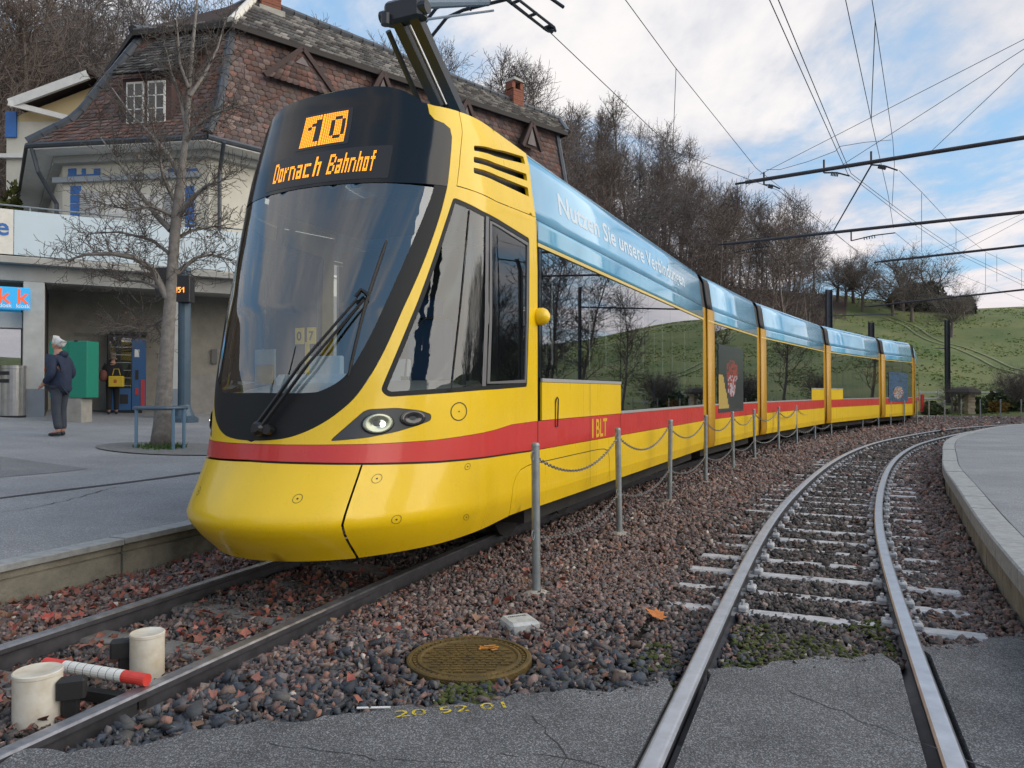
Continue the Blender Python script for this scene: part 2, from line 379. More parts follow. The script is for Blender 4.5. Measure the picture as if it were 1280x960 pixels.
# ------------------------------------------------------------------ left forecourt: sloping asphalt, kerb stones, wall panels
ASPH = mat('worn_asphalt', (.20, .207, .22), .88, col2=(.30, .308, .322), vscale=.7, bump=.35, bscale=130, detail=10)
ASPHD = mat('crossing_asphalt', (.105, .108, .115), .88, col2=(.20, .204, .213), vscale=1.6, bump=.9, bscale=140, detail=12)
TAR = mat('tar_joint', (.03, .03, .032), .7)
def grain(m, lo=.55, hi=1.6, sc_=170):
    """light and dark chippings in the asphalt"""
    t = m.node_tree; b = t.nodes['Principled BSDF']; lk = b.inputs['Base Color'].links[0].from_socket
    g_ = t.nodes.new('ShaderNodeNewGeometry'); v = t.nodes.new('ShaderNodeTexVoronoi'); v.inputs['Scale'].default_value = sc_
    t.links.new(g_.outputs['Position'], v.inputs['Vector'])
    sp = t.nodes.new('ShaderNodeSeparateColor'); t.links.new(v.outputs['Color'], sp.inputs[0])
    mr = t.nodes.new('ShaderNodeMapRange'); mr.inputs[1].default_value = .1; mr.inputs[2].default_value = 1; mr.inputs[3].default_value = lo; mr.inputs[4].default_value = hi
    pw = t.nodes.new('ShaderNodeMath'); pw.operation = 'POWER'; pw.inputs[1].default_value = 2.5; t.links.new(sp.outputs[0], pw.inputs[0]); t.links.new(pw.outputs[0], mr.inputs[0])
    s_ = t.nodes.new('ShaderNodeVectorMath'); s_.operation = 'SCALE'; t.links.new(lk, s_.inputs[0]); t.links.new(mr.outputs[0], s_.inputs['Scale'])
    t.links.new(s_.outputs[0], b.inputs['Base Color'])
grain(ASPHD, .6, 2.4, 210); grain(ASPH, .75, 1.5, 160)
iL = [i for i in range(len(EDGE_L)) if EDGE_L[i][1] > -2 and i < 215]
EL = EDGE_L[iL]; NL = -normals(EDGE_L)[iL]
g = MB(); g.grid([[(e[0] + n[0] * p, e[1] + n[1] * p, zplaza(p) - .004) for p in (.16, .5, 1, 2, 4, 6, 8, 10, 12, 13.6, 20, 34)] for e, n in zip(EL, NL)])
g.grid([[(e[0] + n[0] * p, e[1] + n[1] * p, z) for p, z in ((.17, .0), (.17, ZL - .01))] for e, n in zip(EL, NL)])
fc = g.build('forecourt_pavement', ASPH, smooth=False); kind(fc, 'structure')
# tar joint and old patch running along the platform
j = MB(); j.grid([[(e[0] + n[0] * p, e[1] + n[1] * p, zplaza(p) + .001) for p in (2.33 + .03 * math.sin(k * .4), 2.40 + .02 * math.sin(k * .7))] for k, (e, n) in enumerate(zip(EL, NL))][:110])
o = j.build('tar_joint', TAR); o.parent = fc
PATCHM = mat('asphalt_patch', (.15, .155, .165), .9, col2=(.21, .215, .225), vscale=1.5, bump=.4, bscale=130, detail=10); grain(PATCHM, .75, 1.5, 160)
def on_plaza(l, p_): e, n = EL[l], NL[l]; return (e[0] + n[0] * p_, e[1] + n[1] * p_, zplaza(p_) + .0005)
for (l0, l1, p0_, p1_) in ((22, 27, .9, 1.5), (33, 44, 3.6, 5.4), (12, 20, 5.2, 6.6), (48, 52, 1.0, 1.7)):
    mb_ = MB(); mb_.grid([[on_plaza(l, q_) for q_ in np.linspace(p0_ + .04 * math.sin(l), p1_ + .05 * math.sin(l * 1.7), 4)] for l in range(l0, l1 + 1)][::1]); o = mb_.build('asphalt_patch', PATCHM); o.parent = fc
lw = root('platform_wall_left'); kind(lw, 'structure')
ks = 0
def along(Q, NQ, i0, i1, cs, mi=0, taper=0):
    """prism along a curve: cs = (lateral, z) cross-section, counter-clockwise"""
    m = MB(); k = len(cs); rows = [[(Q[i][0] + NQ[i][0] * a, Q[i][1] + NQ[i][1] * a, z) for a, z in cs] for i in range(i0, i1 + 1)]
    for a in rows: m.v += a
    n = len(rows)
    for i in range(n - 1):
        for q in range(k): w = (q + 1) % k; m.f.append((i * k + q, i * k + w, i * k + k + w, i * k + k + q))
    m.f.append(tuple(range(k - 1, -1, -1))); m.f.append(tuple(range((n - 1) * k, n * k))); m.m = [mi] * len(m.f); return m
def curve_at(Q, step):
    s = np.r_[0, np.cumsum(np.hypot(*np.diff(Q, axis=0).T))]; return s
def seg(Q, NQ, s0, s1, cs, n=4):
    s = curve_at(Q, 0); u = np.linspace(s0, s1, n); q = np.stack([np.interp(u, s, Q[:, k]) for k in (0, 1)], 1); nq = np.stack([np.interp(u, s, NQ[:, k]) for k in (0, 1)], 1)
    return along(q, nq, 0, n - 1, cs)
Ls = curve_at(EL, 0)[-1]; k = 0; s0 = 0.6
while s0 < min(Ls, 46):
    ln = 2.0; jz = random.uniform(-.006, .006)
    o = seg(EL, NL, s0 + .006, s0 + ln - .006, [(-.03, ZL - .035 + jz), (-.03, ZL + .008 + jz), (-.018, ZL + .012 + jz), (.15, ZL + .012 + jz), (.15, ZL - .035 + jz)]).build('kerb_stone', KERB, lw)
    o2 = seg(EL, NL, s0 + .012, s0 + ln - .012, [(.0, -.2), (.0, ZL - .12), (.014, ZL - .115), (.014, ZL - .105), (.0, ZL - .10), (.0, ZL - .04), (.14, ZL - .04), (.14, -.2)]).build('wall_panel', CONCD, lw)
    s0 += ln
seg(EL, NL, .5, min(Ls, 46), [(.03, -.2), (.03, ZL - .05), (.12, ZL - .05), (.12, -.2)], 60).build('wall_backing', TAR, lw)

# ------------------------------------------------------------------ right platform
NRr = normals(EDGE_R)
g = MB(); g.grid([[(e[0] + n[0] * p, e[1] + n[1] * p, ZR - .004 + .012 * min(p, 6)) for p in (.21, .7, 1.5, 3, 6, 10, 20, 34)] for e, n in zip(EDGE_R, NRr)])
rp = g.build('right_platform_pavement', ASPH); kind(rp, 'structure')
rw = root('platform_wall_right'); kind(rw, 'structure')
Rs = curve_at(EDGE_R, 0)[-1]; s0 = 0
while s0 < Rs - 1:
    ln = .95; jz = random.uniform(-.005, .005)
    seg(EDGE_R, NRr, s0 + .008, s0 + ln - .008, [(-.02, ZR - .14), (-.02, ZR + jz - .012), (-.006, ZR + jz), (.20, ZR + jz + .004), (.20, ZR - .14)]).build('kerb_stone', KERB, rw)
    seg(EDGE_R, NRr, s0 + .006, s0 + ln - .006, [(.03 + random.uniform(-.008, .008), -.2), (.02, ZR - .145), (.2, ZR - .145), (.2, -.2)]).build('wall_block', CONCD, rw)
    s0 += ln
seg(EDGE_R, NRr, 0, Rs - 1, [(.06, -.2), (.06, ZR - .03), (.25, ZR - .03), (.25, -.2)], 90).build('wall_backing', TAR, rw)
e0, n0 = EDGE_R[0], NRr[0]
g = MB(); g.prism([(e0[0], e0[1] - .02), (e0[0] + 8, e0[1] - 3.6), (e0[0] + 8.1, e0[1] - 3.45), (e0[0] + .1, e0[1] + .12)], -.15, ZR - .008); g.build('platform_end', CONCD, rw)
# two flat utility covers and a crack on the right platform
COVER = mat('cover_concrete', (.16, .165, .17), .9, var=.25, vscale=8, bump=.3)
for (px, py, l, w, lab) in ((1240, 568, 1.2, .34, 'long pale patched slot in the right hand platform near its kerb'), (1264, 547, 1.6, .3, 'pale concrete cover in the right hand platform farther back')):
    q = atz(px, py, ZR + .03); m = MB(); m.bbox((0, 0, 0), (l, w, .014), .004, R(20)); o = m.build('slot_cover', COVER, loc=(q.x, q.y, ZR + .012 * min(3, 1.5) + .012)); tag(o, lab, 'cover')

# ------------------------------------------------------------------ tracks
def strip(Q, d0, d1, i0, i1, z): NQ = normals(Q); return [[(Q[i][0] + NQ[i][0] * d, Q[i][1] + NQ[i][1] * d, z) for d in (d0, d1)] for i in range(i0, i1)]
def rail_mesh(Q, d, i0, i1, hw=.036):
    m = MB(); NQ = normals(Q)
    cs = [(-.07, -.165), (-.07, -.152), (-.014, -.135), (-.011, -.05), (-hw, -.036), (-hw, -.010), (-hw + .010, -.001), (-hw + .02, 0), (hw - .02, 0), (hw - .010, -.001), (hw, -.010), (hw, -.036), (.011, -.05), (.014, -.135), (.07, -.152), (.07, -.165)]
    k = len(cs)
    for i in range(i0, i1): m.v += [(Q[i][0] + NQ[i][0] * (d + a), Q[i][1] + NQ[i][1] * (d + a), z) for a, z in cs]
    for i in range(i1 - i0 - 1):
        for q in range(k):
            w = (q + 1) % k; m.f.append((i * k + q, i * k + k + q, i * k + k + w, i * k + w)); m.m.append(0 if 5 <= q <= 9 else 1)
    return m
GA, GB = .61, .535
ta = root('tram_track_beside_platform'); kind(ta, 'structure')
tb = root('curved_tram_track'); kind(tb, 'structure')
# dark-topped rails under the tram keep a narrow polished band
STEELA = mat('rail_head_steel', (.34, .34, .36), .33, metal=.8, var=.35, vscale=10)
for d in (-GA, GA):
    o = rail_mesh(PATH_A, d, 6, len(PATH_A) - 4, .042).build('rail', [STEELA, STEELD], ta)
for d in (-GB, GB):
    o = rail_mesh(PATH_B, d, 2, len(PATH_B) - 2, .044).build('rail', [STEELR, STEELD], tb)
nB = normals(PATH_B); nAa = normals(PATH_A)
sl_m = None
def sleeper_mb(L_, w, h):
    m = MB(); m.bbox((0, 0, 0), (L_, w, h), .02); return m
sleepP = []
i = 0; sB = curve_at(PATH_B, 0); s0 = 6.4
proto = None
while s0 < sB[-1] - 2:
    q = [np.interp(s0, sB, PATH_B[:, k]) for k in (0, 1)]; n = [np.interp(s0, sB, nB[:, k]) for k in (0, 1)]
    ang = math.atan2(n[1], n[0]) + random.uniform(-.02, .02)
    if q[1] > 4.75 and q[1] < 38:
        if proto is None:
            o = sleeper_mb(2.05, .16, .10).build('sleeper', SLEEP); proto = o
        else:
            o = proto.copy(); COL.objects.link(o)
        o.parent = tb; o.location = (q[0], q[1], -.165 + random.uniform(-.008, .012)); o.rotation_euler = (0, 0, ang); sleepP.append((q[0], q[1], ang))
    s0 += .58 + random.uniform(-.02, .02)
cl = None
for (x, y, a) in sleepP[:46]:
    for d in (-GB, GB):
        for sgn in (-1, 1):
            dd = d + sgn * .085; p = (x + math.cos(a) * dd, y + math.sin(a) * dd, -.085)
            if cl is None:
                m = MB(); m.bbox((0, 0, 0), (.07, .12, .035), .01); m.tube([(0, 0, 0), (0, 0, .05)], .014, 6); cl = m.build('rail_clip', SLEEP); o = cl
            else: o = cl.copy(); COL.objects.link(o)
            o.parent = tb; o.location = p; o.rotation_euler = (0, 0, a)
sA = curve_at(PATH_A, 0); s0 = 2.0; proto = None; SLC = mat('concrete_sleeper', (.16, .15, .14), .9, var=.3, vscale=7, bump=.3)
while s0 < 24:
    q = [np.interp(s0, sA, PATH_A[:, k]) for k in (0, 1)]; n = [np.interp(s0, sA, nAa[:, k]) for k in (0, 1)]
    if proto is None: o = proto = sleeper_mb(1.95, .22, .12).build('sleeper', SLC)
    else: o = proto.copy(); COL.objects.link(o)
    o.parent = ta; o.location = (q[0], q[1], -.165); o.rotation_euler = (0, 0, math.atan2(n[1], n[0])); s0 += .72

# ------------------------------------------------------------------ asphalt of the crossing, cut round the rails of the curved track
front = [(-2.02, 2.97), (-1.8, 2.98), (-1.54, 3.06), (-1.11, 3.235), (-.7, 3.35), (-.3, 3.43), (0, 3.53), (.48, 3.62), (1.0, 3.87), (1.35, 3.955), (2.11, 4.14), (2.7, 4.32), (3.6, 4.6)]
def yfront(x):
    return float(np.interp(x, [p[0] for p in front], [p[1] for p in front])) + .025 * math.sin(x * 9.1) + .018 * math.sin(x * 23 + 1) + .012 * math.sin(x * 51)
def crossing_piece(Q, d, Q2, d2, x_lo, x_hi):
    """front edge between two boundary curves, then back toward the viewer"""
    def bound(Q, d):
        B = offset(Q, d); keep = [p for p in B if p[1] < yfront(p[0]) and p[1] > -2.6]; return keep
    a = bound(Q, d) if Q is not None else [(x_lo, -2.6), (x_lo, 4.6)]
    b = bound(Q2, d2) if Q2 is not None else [(x_hi, -2.6), (x_hi, 3.6)]
    xs = np.linspace(a[-1][0], b[-1][0], max(4, int(abs(b[-1][0] - a[-1][0]) / .05)))
    return [tuple(p) for p in a] + [(x, yfront(x)) for x in xs] + [tuple(p) for p in b[::-1]]
cr = root('crossing_pavement'); kind(cr, 'structure')
for args in ((PATH_A, GA + .075, PATH_B, -GB - .06, 0, 0), (PATH_B, -GB + .085, PATH_B, GB - .10, 0, 0), (PATH_B, GB + .07, None, 0, 0, 9.0)):
    MB().prism(crossing_piece(*args), -.148, -.010).build('asphalt_slab', ASPHD, cr)
m = MB()
m.grid(strip(PATH_B, -GB + .05, -GB + .085, 3, 24, -.045)); m.grid(strip(PATH_B, GB - .10, GB - .05, 3, 24, -.045)); m.grid(strip(PATH_B, GB + .04, GB + .07, 3, 24, -.03)); m.grid(strip(PATH_B, -GB - .06, -GB - .04, 3, 24, -.03))
m.build('flange_groove', TAR, cr)
# tar seams in the crossing
m = MB(); m.grid(strip(PATH_B, GB - .20, GB - .185, 10, 24, -.0085)); m.grid(strip(PATH_B, -GB - .16, -GB - .15, 8, 22, -.0085)); m.build('tar_seam', TAR, cr)

# hairline cracks, one joined part for each pavement
def crack(pts, w, zf, seed):
    r_ = random.Random(seed); Q = resample(pts, .06); mb_ = MB(); rows = []
    for i, q in enumerate(Q): x, y = q[0] + r_.uniform(-.018, .018), q[1] + r_.uniform(-.018, .018); ww = w * r_.uniform(.3, 1.2); rows.append([(x - ww, y, zf(x, y)), (x + ww, y + ww, zf(x, y))])
    mb_.grid(rows); return mb_
for k_, pts in enumerate(([(-1.0, 3.05), (-.4, 2.9), (.1, 2.95), (.6, 2.75)], [(.1, 3.3), (.2, 2.9), (.05, 2.5)], [(1.3, 3.6), (1.55, 3.2), (1.75, 2.9), (1.95, 2.75)], [(2.5, 4.0), (2.75, 3.6), (2.6, 3.2)])): o = crack(pts, .0035, lambda x, y: -.0085, k_).build('crack', TAR, cr)
def zp_(x, y): return zplaza(-nearest(EDGE_L, np.array([[x, y]]))[0][0]) + .001
for k_, pts in enumerate(([(-5.2, 6.0), (-4.6, 7.2), (-4.5, 8.6)], [(-7.5, 8.2), (-6.2, 8.6), (-5.0, 9.4)], [(-6.0, 11.0), (-4.8, 11.4), (-3.6, 12.4)])): o = crack(pts, .007, zp_, 9 + k_).build('crack', TAR); o.parent = fc
# ------------------------------------------------------------------ ballast: tens of thousands of stones, one mesh
bm_ = bmesh.new(); bmesh.ops.create_icosphere(bm_, subdivisions=1, radius=1); bm_.verts.ensure_lookup_table()
ICO_V = np.array([v.co[:] for v in bm_.verts]); ICO_F = np.array([[v.index for v in f.verts] for f in bm_.faces]); bm_.free()
VAR = []; HULL = []
hr_ = np.random.default_rng(31)
for k in range(26):
    pts = hr_.uniform(-1, 1, (10, 3)); pts /= np.maximum(np.abs(pts).max(1), .35)[:, None] ** .8; pts *= np.array([1.1, hr_.uniform(.5, .9), hr_.uniform(.38, .7)])
    b_ = bmesh.new()
    for q in pts: b_.verts.new(q)
    r_ = bmesh.ops.convex_hull(b_, input=b_.verts[:]); bmesh.ops.delete(b_, geom=[v for v in b_.verts if not v.link_faces], context='VERTS'); bmesh.ops.triangulate(b_, faces=b_.faces[:]); bmesh.ops.recalc_face_normals(b_, faces=b_.faces[:])
    b_.verts.index_update(); HULL.append((np.array([v.co[:] for v in b_.verts]), np.array([[v.index for v in f.verts] for f in b_.faces]))); b_.free()
for k in range(14):
    v = ICO_V * (1 + rng.uniform(-.34, .30, (12, 1))); v += rng.uniform(-.16, .16, v.shape); VAR.append(v * np.array([1, rng.uniform(.65, .95), rng.uniform(.5, .75)]))
def rotm(n, tilt=.6):
    a = rng.uniform(0, 2 * np.pi, n); b = rng.normal(0, tilt, n); c = rng.normal(0, tilt, n)
    ca, sa, cb, sb, cc, s_c = np.cos(a), np.sin(a), np.cos(b), np.sin(b), np.cos(c), np.sin(c)
    Z = np.zeros(n); O = np.ones(n)
    A_ = np.stack([ca, -sa, Z, sa, ca, Z, Z, Z, O], 1).reshape(n, 3, 3); B_ = np.stack([O, Z, Z, Z, cb, -sb, Z, sb, cb], 1).reshape(n, 3, 3); C_ = np.stack([cc, Z, s_c, Z, O, Z, -s_c, Z, cc], 1).reshape(n, 3, 3)
    return A_ @ B_ @ C_
def zonal(P):
    la, _ = nearest(PATH_A, P); lb, _ = nearest(PATH_B, P); el, _ = nearest(EDGE_L, P); er, _ = nearest(EDGE_R, P)
    return la, lb, el, er
def vnoise(P, s, seed):
    r_ = np.random.default_rng(seed); G_ = r_.uniform(0, 1, (64, 64)); q = P / s; i = np.floor(q).astype(int); f = q - i; f = f * f * (3 - 2 * f)
    g_ = lambda a, b: G_[(i[:, 0] + a) % 64, (i[:, 1] + b) % 64]
    return (g_(0, 0) * (1 - f[:, 0]) + g_(1, 0) * f[:, 0]) * (1 - f[:, 1]) + (g_(0, 1) * (1 - f[:, 0]) + g_(1, 1) * f[:, 0]) * f[:, 1]
def bed_height(P, la, lb):
    z = np.full(len(P), -.115)
    z = np.where(np.abs(la) < GA, -.125, z); z = np.where(np.abs(lb) < 1.1, -.125, z)
    z = np.where(la < -GA, -.09, z)
    z = z + .03 * (vnoise(P, .7, 3) - .5)
    mid = (la > GA + .15) & (lb < -1.0); return np.where(mid, z + .03, z)
PALR = np.array([[.20, .125, .11], [.155, .10, .09], [.24, .17, .15], [.13, .09, .085], [.27, .21, .185], [.12, .105, .105], [.25, .13, .095], [.19, .145, .13], [.15, .135, .135]])
PALD = np.array([[.050, .060, .078], [.065, .075, .092], [.040, .046, .058], [.085, .095, .11], [.055, .060, .066], [.10, .095, .092], [.15, .105, .085]])
PALG = np.array([[.085, .075, .070], [.06, .056, .056], [.12, .10, .09], [.045, .043, .045], [.14, .11, .10]])
VS, FS, CS = [], [], []; base = 0
def stones(P, size, la, lb, lift=0., pal=None):
    global base
    n = len(P)
    if n == 0: return
    z = bed_height(P, la, lb) + rng.uniform(-.3, .55, n) * size + lift
    M = rotm(n, .8); vi = rng.integers(0, len(HULL), n); sc_ = size * np.where(rng.uniform(0, 1, n) < .12, 1.35, 1) * rng.uniform(.45, 1.2, n)
    # colour: bluish dark stones by the crossing and in the bend, reddish porphyry elsewhere
    ys = P[:, 1] - np.interp(P[:, 0], [p[0] for p in front], [p[1] for p in front]); nz = vnoise(P, .45, 5)
    dark = np.clip(1.15 - ys / (.95 + .55 * nz), 0, 1) * (la > GA - .1) * (lb < -.3)
    inB = np.clip(1.25 - np.abs(lb + .1) / 1.0, 0, 1) * .9
    inA = (la > -GA) & (la < GA)
    u = rng.uniform(0, 1, n); c = PALR[rng.integers(0, len(PALR), n)]
    c = np.where((u < dark * .85)[:, None], PALD[rng.integers(0, len(PALD), n)], c)
    c = np.where(((rng.uniform(0, 1, n) < inB) & (dark < .3))[:, None], PALG[rng.integers(0, len(PALG), n)], c)
    c = np.where((inA & (rng.uniform(0, 1, n) < .6))[:, None], PALG[rng.integers(0, len(PALG), n)], c)
    lo = rng.uniform(0, 1, n) < .012; c = np.where(lo[:, None], np.array([.42, .38, .33]), c)
    c = c * rng.uniform(.5, 1.2, (n, 1))
    for h_ in range(len(HULL)):
        w = np.where(vi == h_)[0]; hv, hf = HULL[h_]; m_ = len(w); kv = len(hv)
        if not m_: continue
        v = np.einsum('nij,nkj->nki', M[w], hv[None] * sc_[w][:, None, None]); v[:, :, 0] += P[w, :1]; v[:, :, 1] += P[w, 1:2]; v[:, :, 2] += z[w][:, None]
        VS.append(v.reshape(-1, 3)); FS.append((hf[None] + (np.arange(m_) * kv)[:, None, None] + base).reshape(-1, 3)); CS.append(np.repeat(c[w], kv, 0)); base += m_ * kv
sl_xy = np.array([(x, y) for x, y, a in sleepP]); sl_a = np.array([a for x, y, a in sleepP])
def on_sleeper(P):
    r_ = np.zeros(len(P), bool)
    for (x, y), a in zip(sl_xy, sl_a):
        d = P - np.array([x, y]); u = d @ np.array([math.cos(a), math.sin(a)]); w = d @ np.array([-math.sin(a), math.cos(a)]); r_ |= (np.abs(u) < .98) & (np.abs(w) < .075)
    return r_
MH = (-.235, 4.17)
def scatter(y0, y1, dens, size, xm=.72):
    xa, xb = -xm * y1 - .6, xm * y1 + .8; n = int((xb - xa) * (y1 - y0) * dens); P = np.stack([rng.uniform(xa, xb, n), rng.uniform(y0, y1, n)], 1)
    P = P[np.abs(P[:, 0]) < xm * P[:, 1] + .7]
    la, lb, el, er = zonal(P)
    yf = np.array([yfront(x) for x in P[:, 0]])
    ok = (el > .02) & (er < -.0) & ((P[:, 1] > yf - .012) | (la < GA))
    for d in (la - GA, la + GA, lb - GB, lb + GB): ok &= np.abs(d) > .045 + size * .5
    ok &= np.hypot(P[:, 0] - MH[0], P[:, 1] - MH[1]) > .36
    ok &= ~((la > -GA) & (la < GA) & (P[:, 1] > 8))
    os_ = on_sleeper(P); ok &= ~(os_ & (rng.uniform(0, 1, len(P)) < .82))
    P, la, lb = P[ok], la[ok], lb[ok]; stones(P, size * np.ones(len(P)), la, lb)
scatter(2.2, 4.6, 2000, .023); scatter(4.6, 7, 1600, .0235); scatter(7, 11, 760, .03); scatter(11, 17, 420, .038); scatter(17, 27, 200, .055); scatter(27, 44, 70, .09)
# a few larger lumps and a spill of chips over the edge of the asphalt
n = 700; P = np.stack([rng.uniform(-1.9, .75, n), rng.uniform(3.0, 4.5, n)], 1); P = P[(P[:, 1] > np.array([yfront(x) for x in P[:, 0]]) + .03) & (np.hypot(P[:, 0] - MH[0], P[:, 1] - MH[1]) > .39)]
la, lb, el, er = zonal(P); kk = la > GA + .1; stones(P[kk], np.full(kk.sum(), .038), la[kk], lb[kk], .012)
n = 260; x = rng.uniform(-1.6, 3.2, n); P = np.stack([x, np.array([yfront(q) for q in x]) - np.abs(rng.normal(0, .05, n))], 1); la, lb, el, er = zonal(P)
kk = (la > GA + .1) & (np.abs(lb - GB) > .1) & (np.abs(lb + GB) > .1); stones(P[kk], np.full(kk.sum(), .010), la[kk], lb[kk], .115)
bal = npmesh('ballast', np.concatenate(VS), np.concatenate(FS), STONE, np.concatenate(CS)); kind(bal, 'stuff'); tag(bal, 'bed of reddish and dark blue crushed stones between the tracks')
print('stone verts', base)
# moss between the rails of the bend and by the manhole
MOSS = mat('moss', (.045, .06, .012), .95, col2=(.09, .11, .025), vscale=30, bump=.8, bscale=80)
n = 2600; P = np.stack([rng.uniform(.95, 2.5, n), rng.uniform(3.9, 5.4, n)], 1); la, lb, _, _ = zonal(P)
kk = (np.abs(lb) < GB - .08) & (P[:, 1] > np.array([yfront(x) for x in P[:, 0]])) & (vnoise(P, .3, 9) > .45) & (P[:, 1] < 4.9 + .2 * vnoise(P, .2, 8)); P1 = P[kk]
n = 400; P = np.stack([rng.uniform(-.45, .3, n), rng.uniform(3.55, 3.86, n)], 1); kk = (np.hypot(P[:, 0] - MH[0], P[:, 1] - MH[1]) > .35) & (vnoise(P, .15, 4) > .6) & (P[:, 1] > np.array([yfront(x) for x in P[:, 0]])); P1 = np.vstack([P1, P[kk]])
n = 500; P = np.stack([rng.uniform(.5, 1.25, n), rng.uniform(3.7, 4.6, n)], 1); la, lb, _, _ = zonal(P); kk = (lb < -GB - .06) & (lb > -GB - .4) & (vnoise(P, .2, 4) > .55) & (P[:, 1] > np.array([yfront(x) for x in P[:, 0]])); P1 = np.vstack([P1, P[kk]])
la, lb, _, _ = zonal(P1); nn = len(P1); sz = rng.uniform(.010, .024, nn); M = rotm(nn, .3); v = np.array(VAR)[rng.integers(0, 14, nn)] * sz[:, None, None] * np.array([1.2, 1.2, .7]); v = np.einsum('nij,nkj->nki', M, v); v[:, :, 0] += P1[:, :1]; v[:, :, 1] += P1[:, 1:2]; v[:, :, 2] += (bed_height(P1, la, lb) + rng.uniform(0, .025, nn))[:, None]
mo = npmesh('moss', v.reshape(-1, 3), (ICO_F[None] + (np.arange(nn) * 12)[:, None, None]).reshape(-1, 3), MOSS); kind(mo, 'stuff'); tag(mo, 'green moss growing among the stones between the curved rails')
# leaf litter between wall and far rail and inside the platform track
def leaf_shape():
    m = [(0, -.5, 0), (.28, -.18, .10), (.5, .12, .16), (.16, .2, .02), (0, .55, .05), (-.16, .2, .02), (-.5, .12, .16), (-.28, -.18, .10)]
    return np.array(m), np.array([(0, 1, 3), (1, 2, 3), (0, 3, 5), (3, 4, 5), (0, 5, 7), (5, 6, 7)])
LV_, LF_ = leaf_shape()
n = 9000; P = np.stack([rng.uniform(-5.5, .5, n), rng.uniform(2.0, 11, n)], 1); la, lb, el, er = zonal(P)
band = (el > .03) & (la < -GA - .06); inn = (np.abs(la) < GA - .09) & (P[:, 1] < 6.5) & (vnoise(P, .5, 12) > .42)
thin_ = (la > GA + .1) & (lb < -GB - .1) & (rng.uniform(0, 1, n) < .2) & (P[:, 1] > np.array([yfront(x) for x in P[:, 0]]) + .05) & (np.hypot(P[:, 0] - MH[0], P[:, 1] - MH[1]) > .4)
kk = band | inn | thin_; P = P[kk]; la = la[kk]; lb = lb[kk]; n = len(P); sz = rng.uniform(.035, .075, n); M = rotm(n, .55)
v = np.einsum('nij,nkj->nki', M, LV_[None] * sz[:, None, None]); v[:, :, 0] += P[:, :1]; v[:, :, 1] += P[:, 1:2]; v[:, :, 2] += (bed_height(P, la, lb) + rng.uniform(.012, .045, n))[:, None]
LP = np.array([[.22, .055, .04], [.15, .05, .035], [.27, .09, .06], [.12, .055, .04], [.30, .12, .09], [.18, .10, .06]]); c = LP[rng.integers(0, 6, n)] * rng.uniform(.6, 1.3, (n, 1))
lf = npmesh('leaf_litter', v.reshape(-1, 3), (LF_[None] + (np.arange(n) * 8)[:, None, None]).reshape(-1, 3), LEAF, np.repeat(c, 8, 0)); kind(lf, 'stuff'); tag(lf, 'reddish brown fallen leaves heaped between platform wall and rails')
# ================================================================== TRAM
TH = R(25.2); RX = np.array([math.cos(TH), -math.sin(TH)]); RS = np.array([math.sin(TH), math.cos(TH)])
HWID = 1.15; TO = np.array([.23, 6.77]) - HWID * RX
LVL = np.array([[.26, -2.30, 1.05, 1.5, 2.0], [.40, -2.46, 1.11, 1.57, 2.0], [.53, -2.565, 1.15, 1.6, 2.0], [.62, -2.525, 1.15, 1.6, 2.0], [.92, -2.34, 1.15, 1.5, 2.05], [1.15, -2.29, 1.15, 1.45, 2.05], [1.5, -2.22, 1.15, 1.4, 2.1],
 [2.0, -2.09, 1.15, 1.3, 2.15], [2.5, -1.91, 1.15, 1.1, 2.2], [2.95, -1.74, 1.14, .95, 2.35], [3.2, -1.66, 1.10, .9, 2.5], [3.45, -1.58, 1.07, .85, 2.5], [3.60, -1.54, 1.03, .8, 2.5], [3.74, -1.51, .98, .75, 2.5], [3.82, -1.47, .93, .7, 2.5], [3.90, -1.40, .87, .66, 2.4]])
_zz = np.linspace(.2, 3.95, 400)
def _sm(c):
    y = np.interp(_zz, LVL[:, 0], LVL[:, c]); k = 3; yp = np.r_[[y[0]] * k, y, [y[-1]] * k]; return np.convolve(yp, np.hanning(2 * k + 3)[1:-1] / np.hanning(2 * k + 3)[1:-1].sum(), 'valid')
_lv = [_sm(c) for c in range(1, 5)]
def npar(z): return [float(np.interp(z, _zz, c)) for c in _lv]
UF, UE = 1.75, 2.6
def nose_xs(U, z):
    sF, w, b, p = npar(z); a = min(abs(U), UF) / UF
    x = w * math.sin(a * math.pi / 2) ** (2 / p); s = sF + b * (1 - max(0, math.cos(a * math.pi / 2)) ** (2 / p))
    k = max(0, (abs(U) - UF) / (UE - UF)); s += k * (0 - (sF + b)); return (math.copysign(x, U), s, z)
class Frame:
    """a tram section's own axes: x to the right, s backwards along it, z up"""
    def __init__(s, o, h, flip=False):
        s.o = np.array(o); s.h = h; s.rx = np.array([math.cos(h), -math.sin(h)]); s.rs = np.array([math.sin(h), math.cos(h)])
        if flip: s.rx = -s.rx; s.rs = -s.rs
    def __call__(s, x, q, z): return Vector((s.o[0] + s.rx[0] * x + s.rs[0] * q, s.o[1] + s.rx[1] * x + s.rs[1] * q, z))
F1 = Frame(TO, TH)
def nose_pt(Fm, U, z, off=0.):
    P = Vector(nose_xs(U, z))
    if off:
        e = .004; z_ = min(max(z, .27), 3.88); U_ = U if abs(U) > .01 else .01
        a = Vector(nose_xs(U_ + e, z_)) - Vector(nose_xs(U_ - e, z_)); b = Vector(nose_xs(U_, z_ + e)) - Vector(nose_xs(U_, z_ - e))
        n = a.cross(b).normalized()
        if n.x * P.x - n.y * 1.0 * (1 if abs(U) < 1.4 else 0) < 0: n = -n
        P = P + n * off
    return Fm(*P)
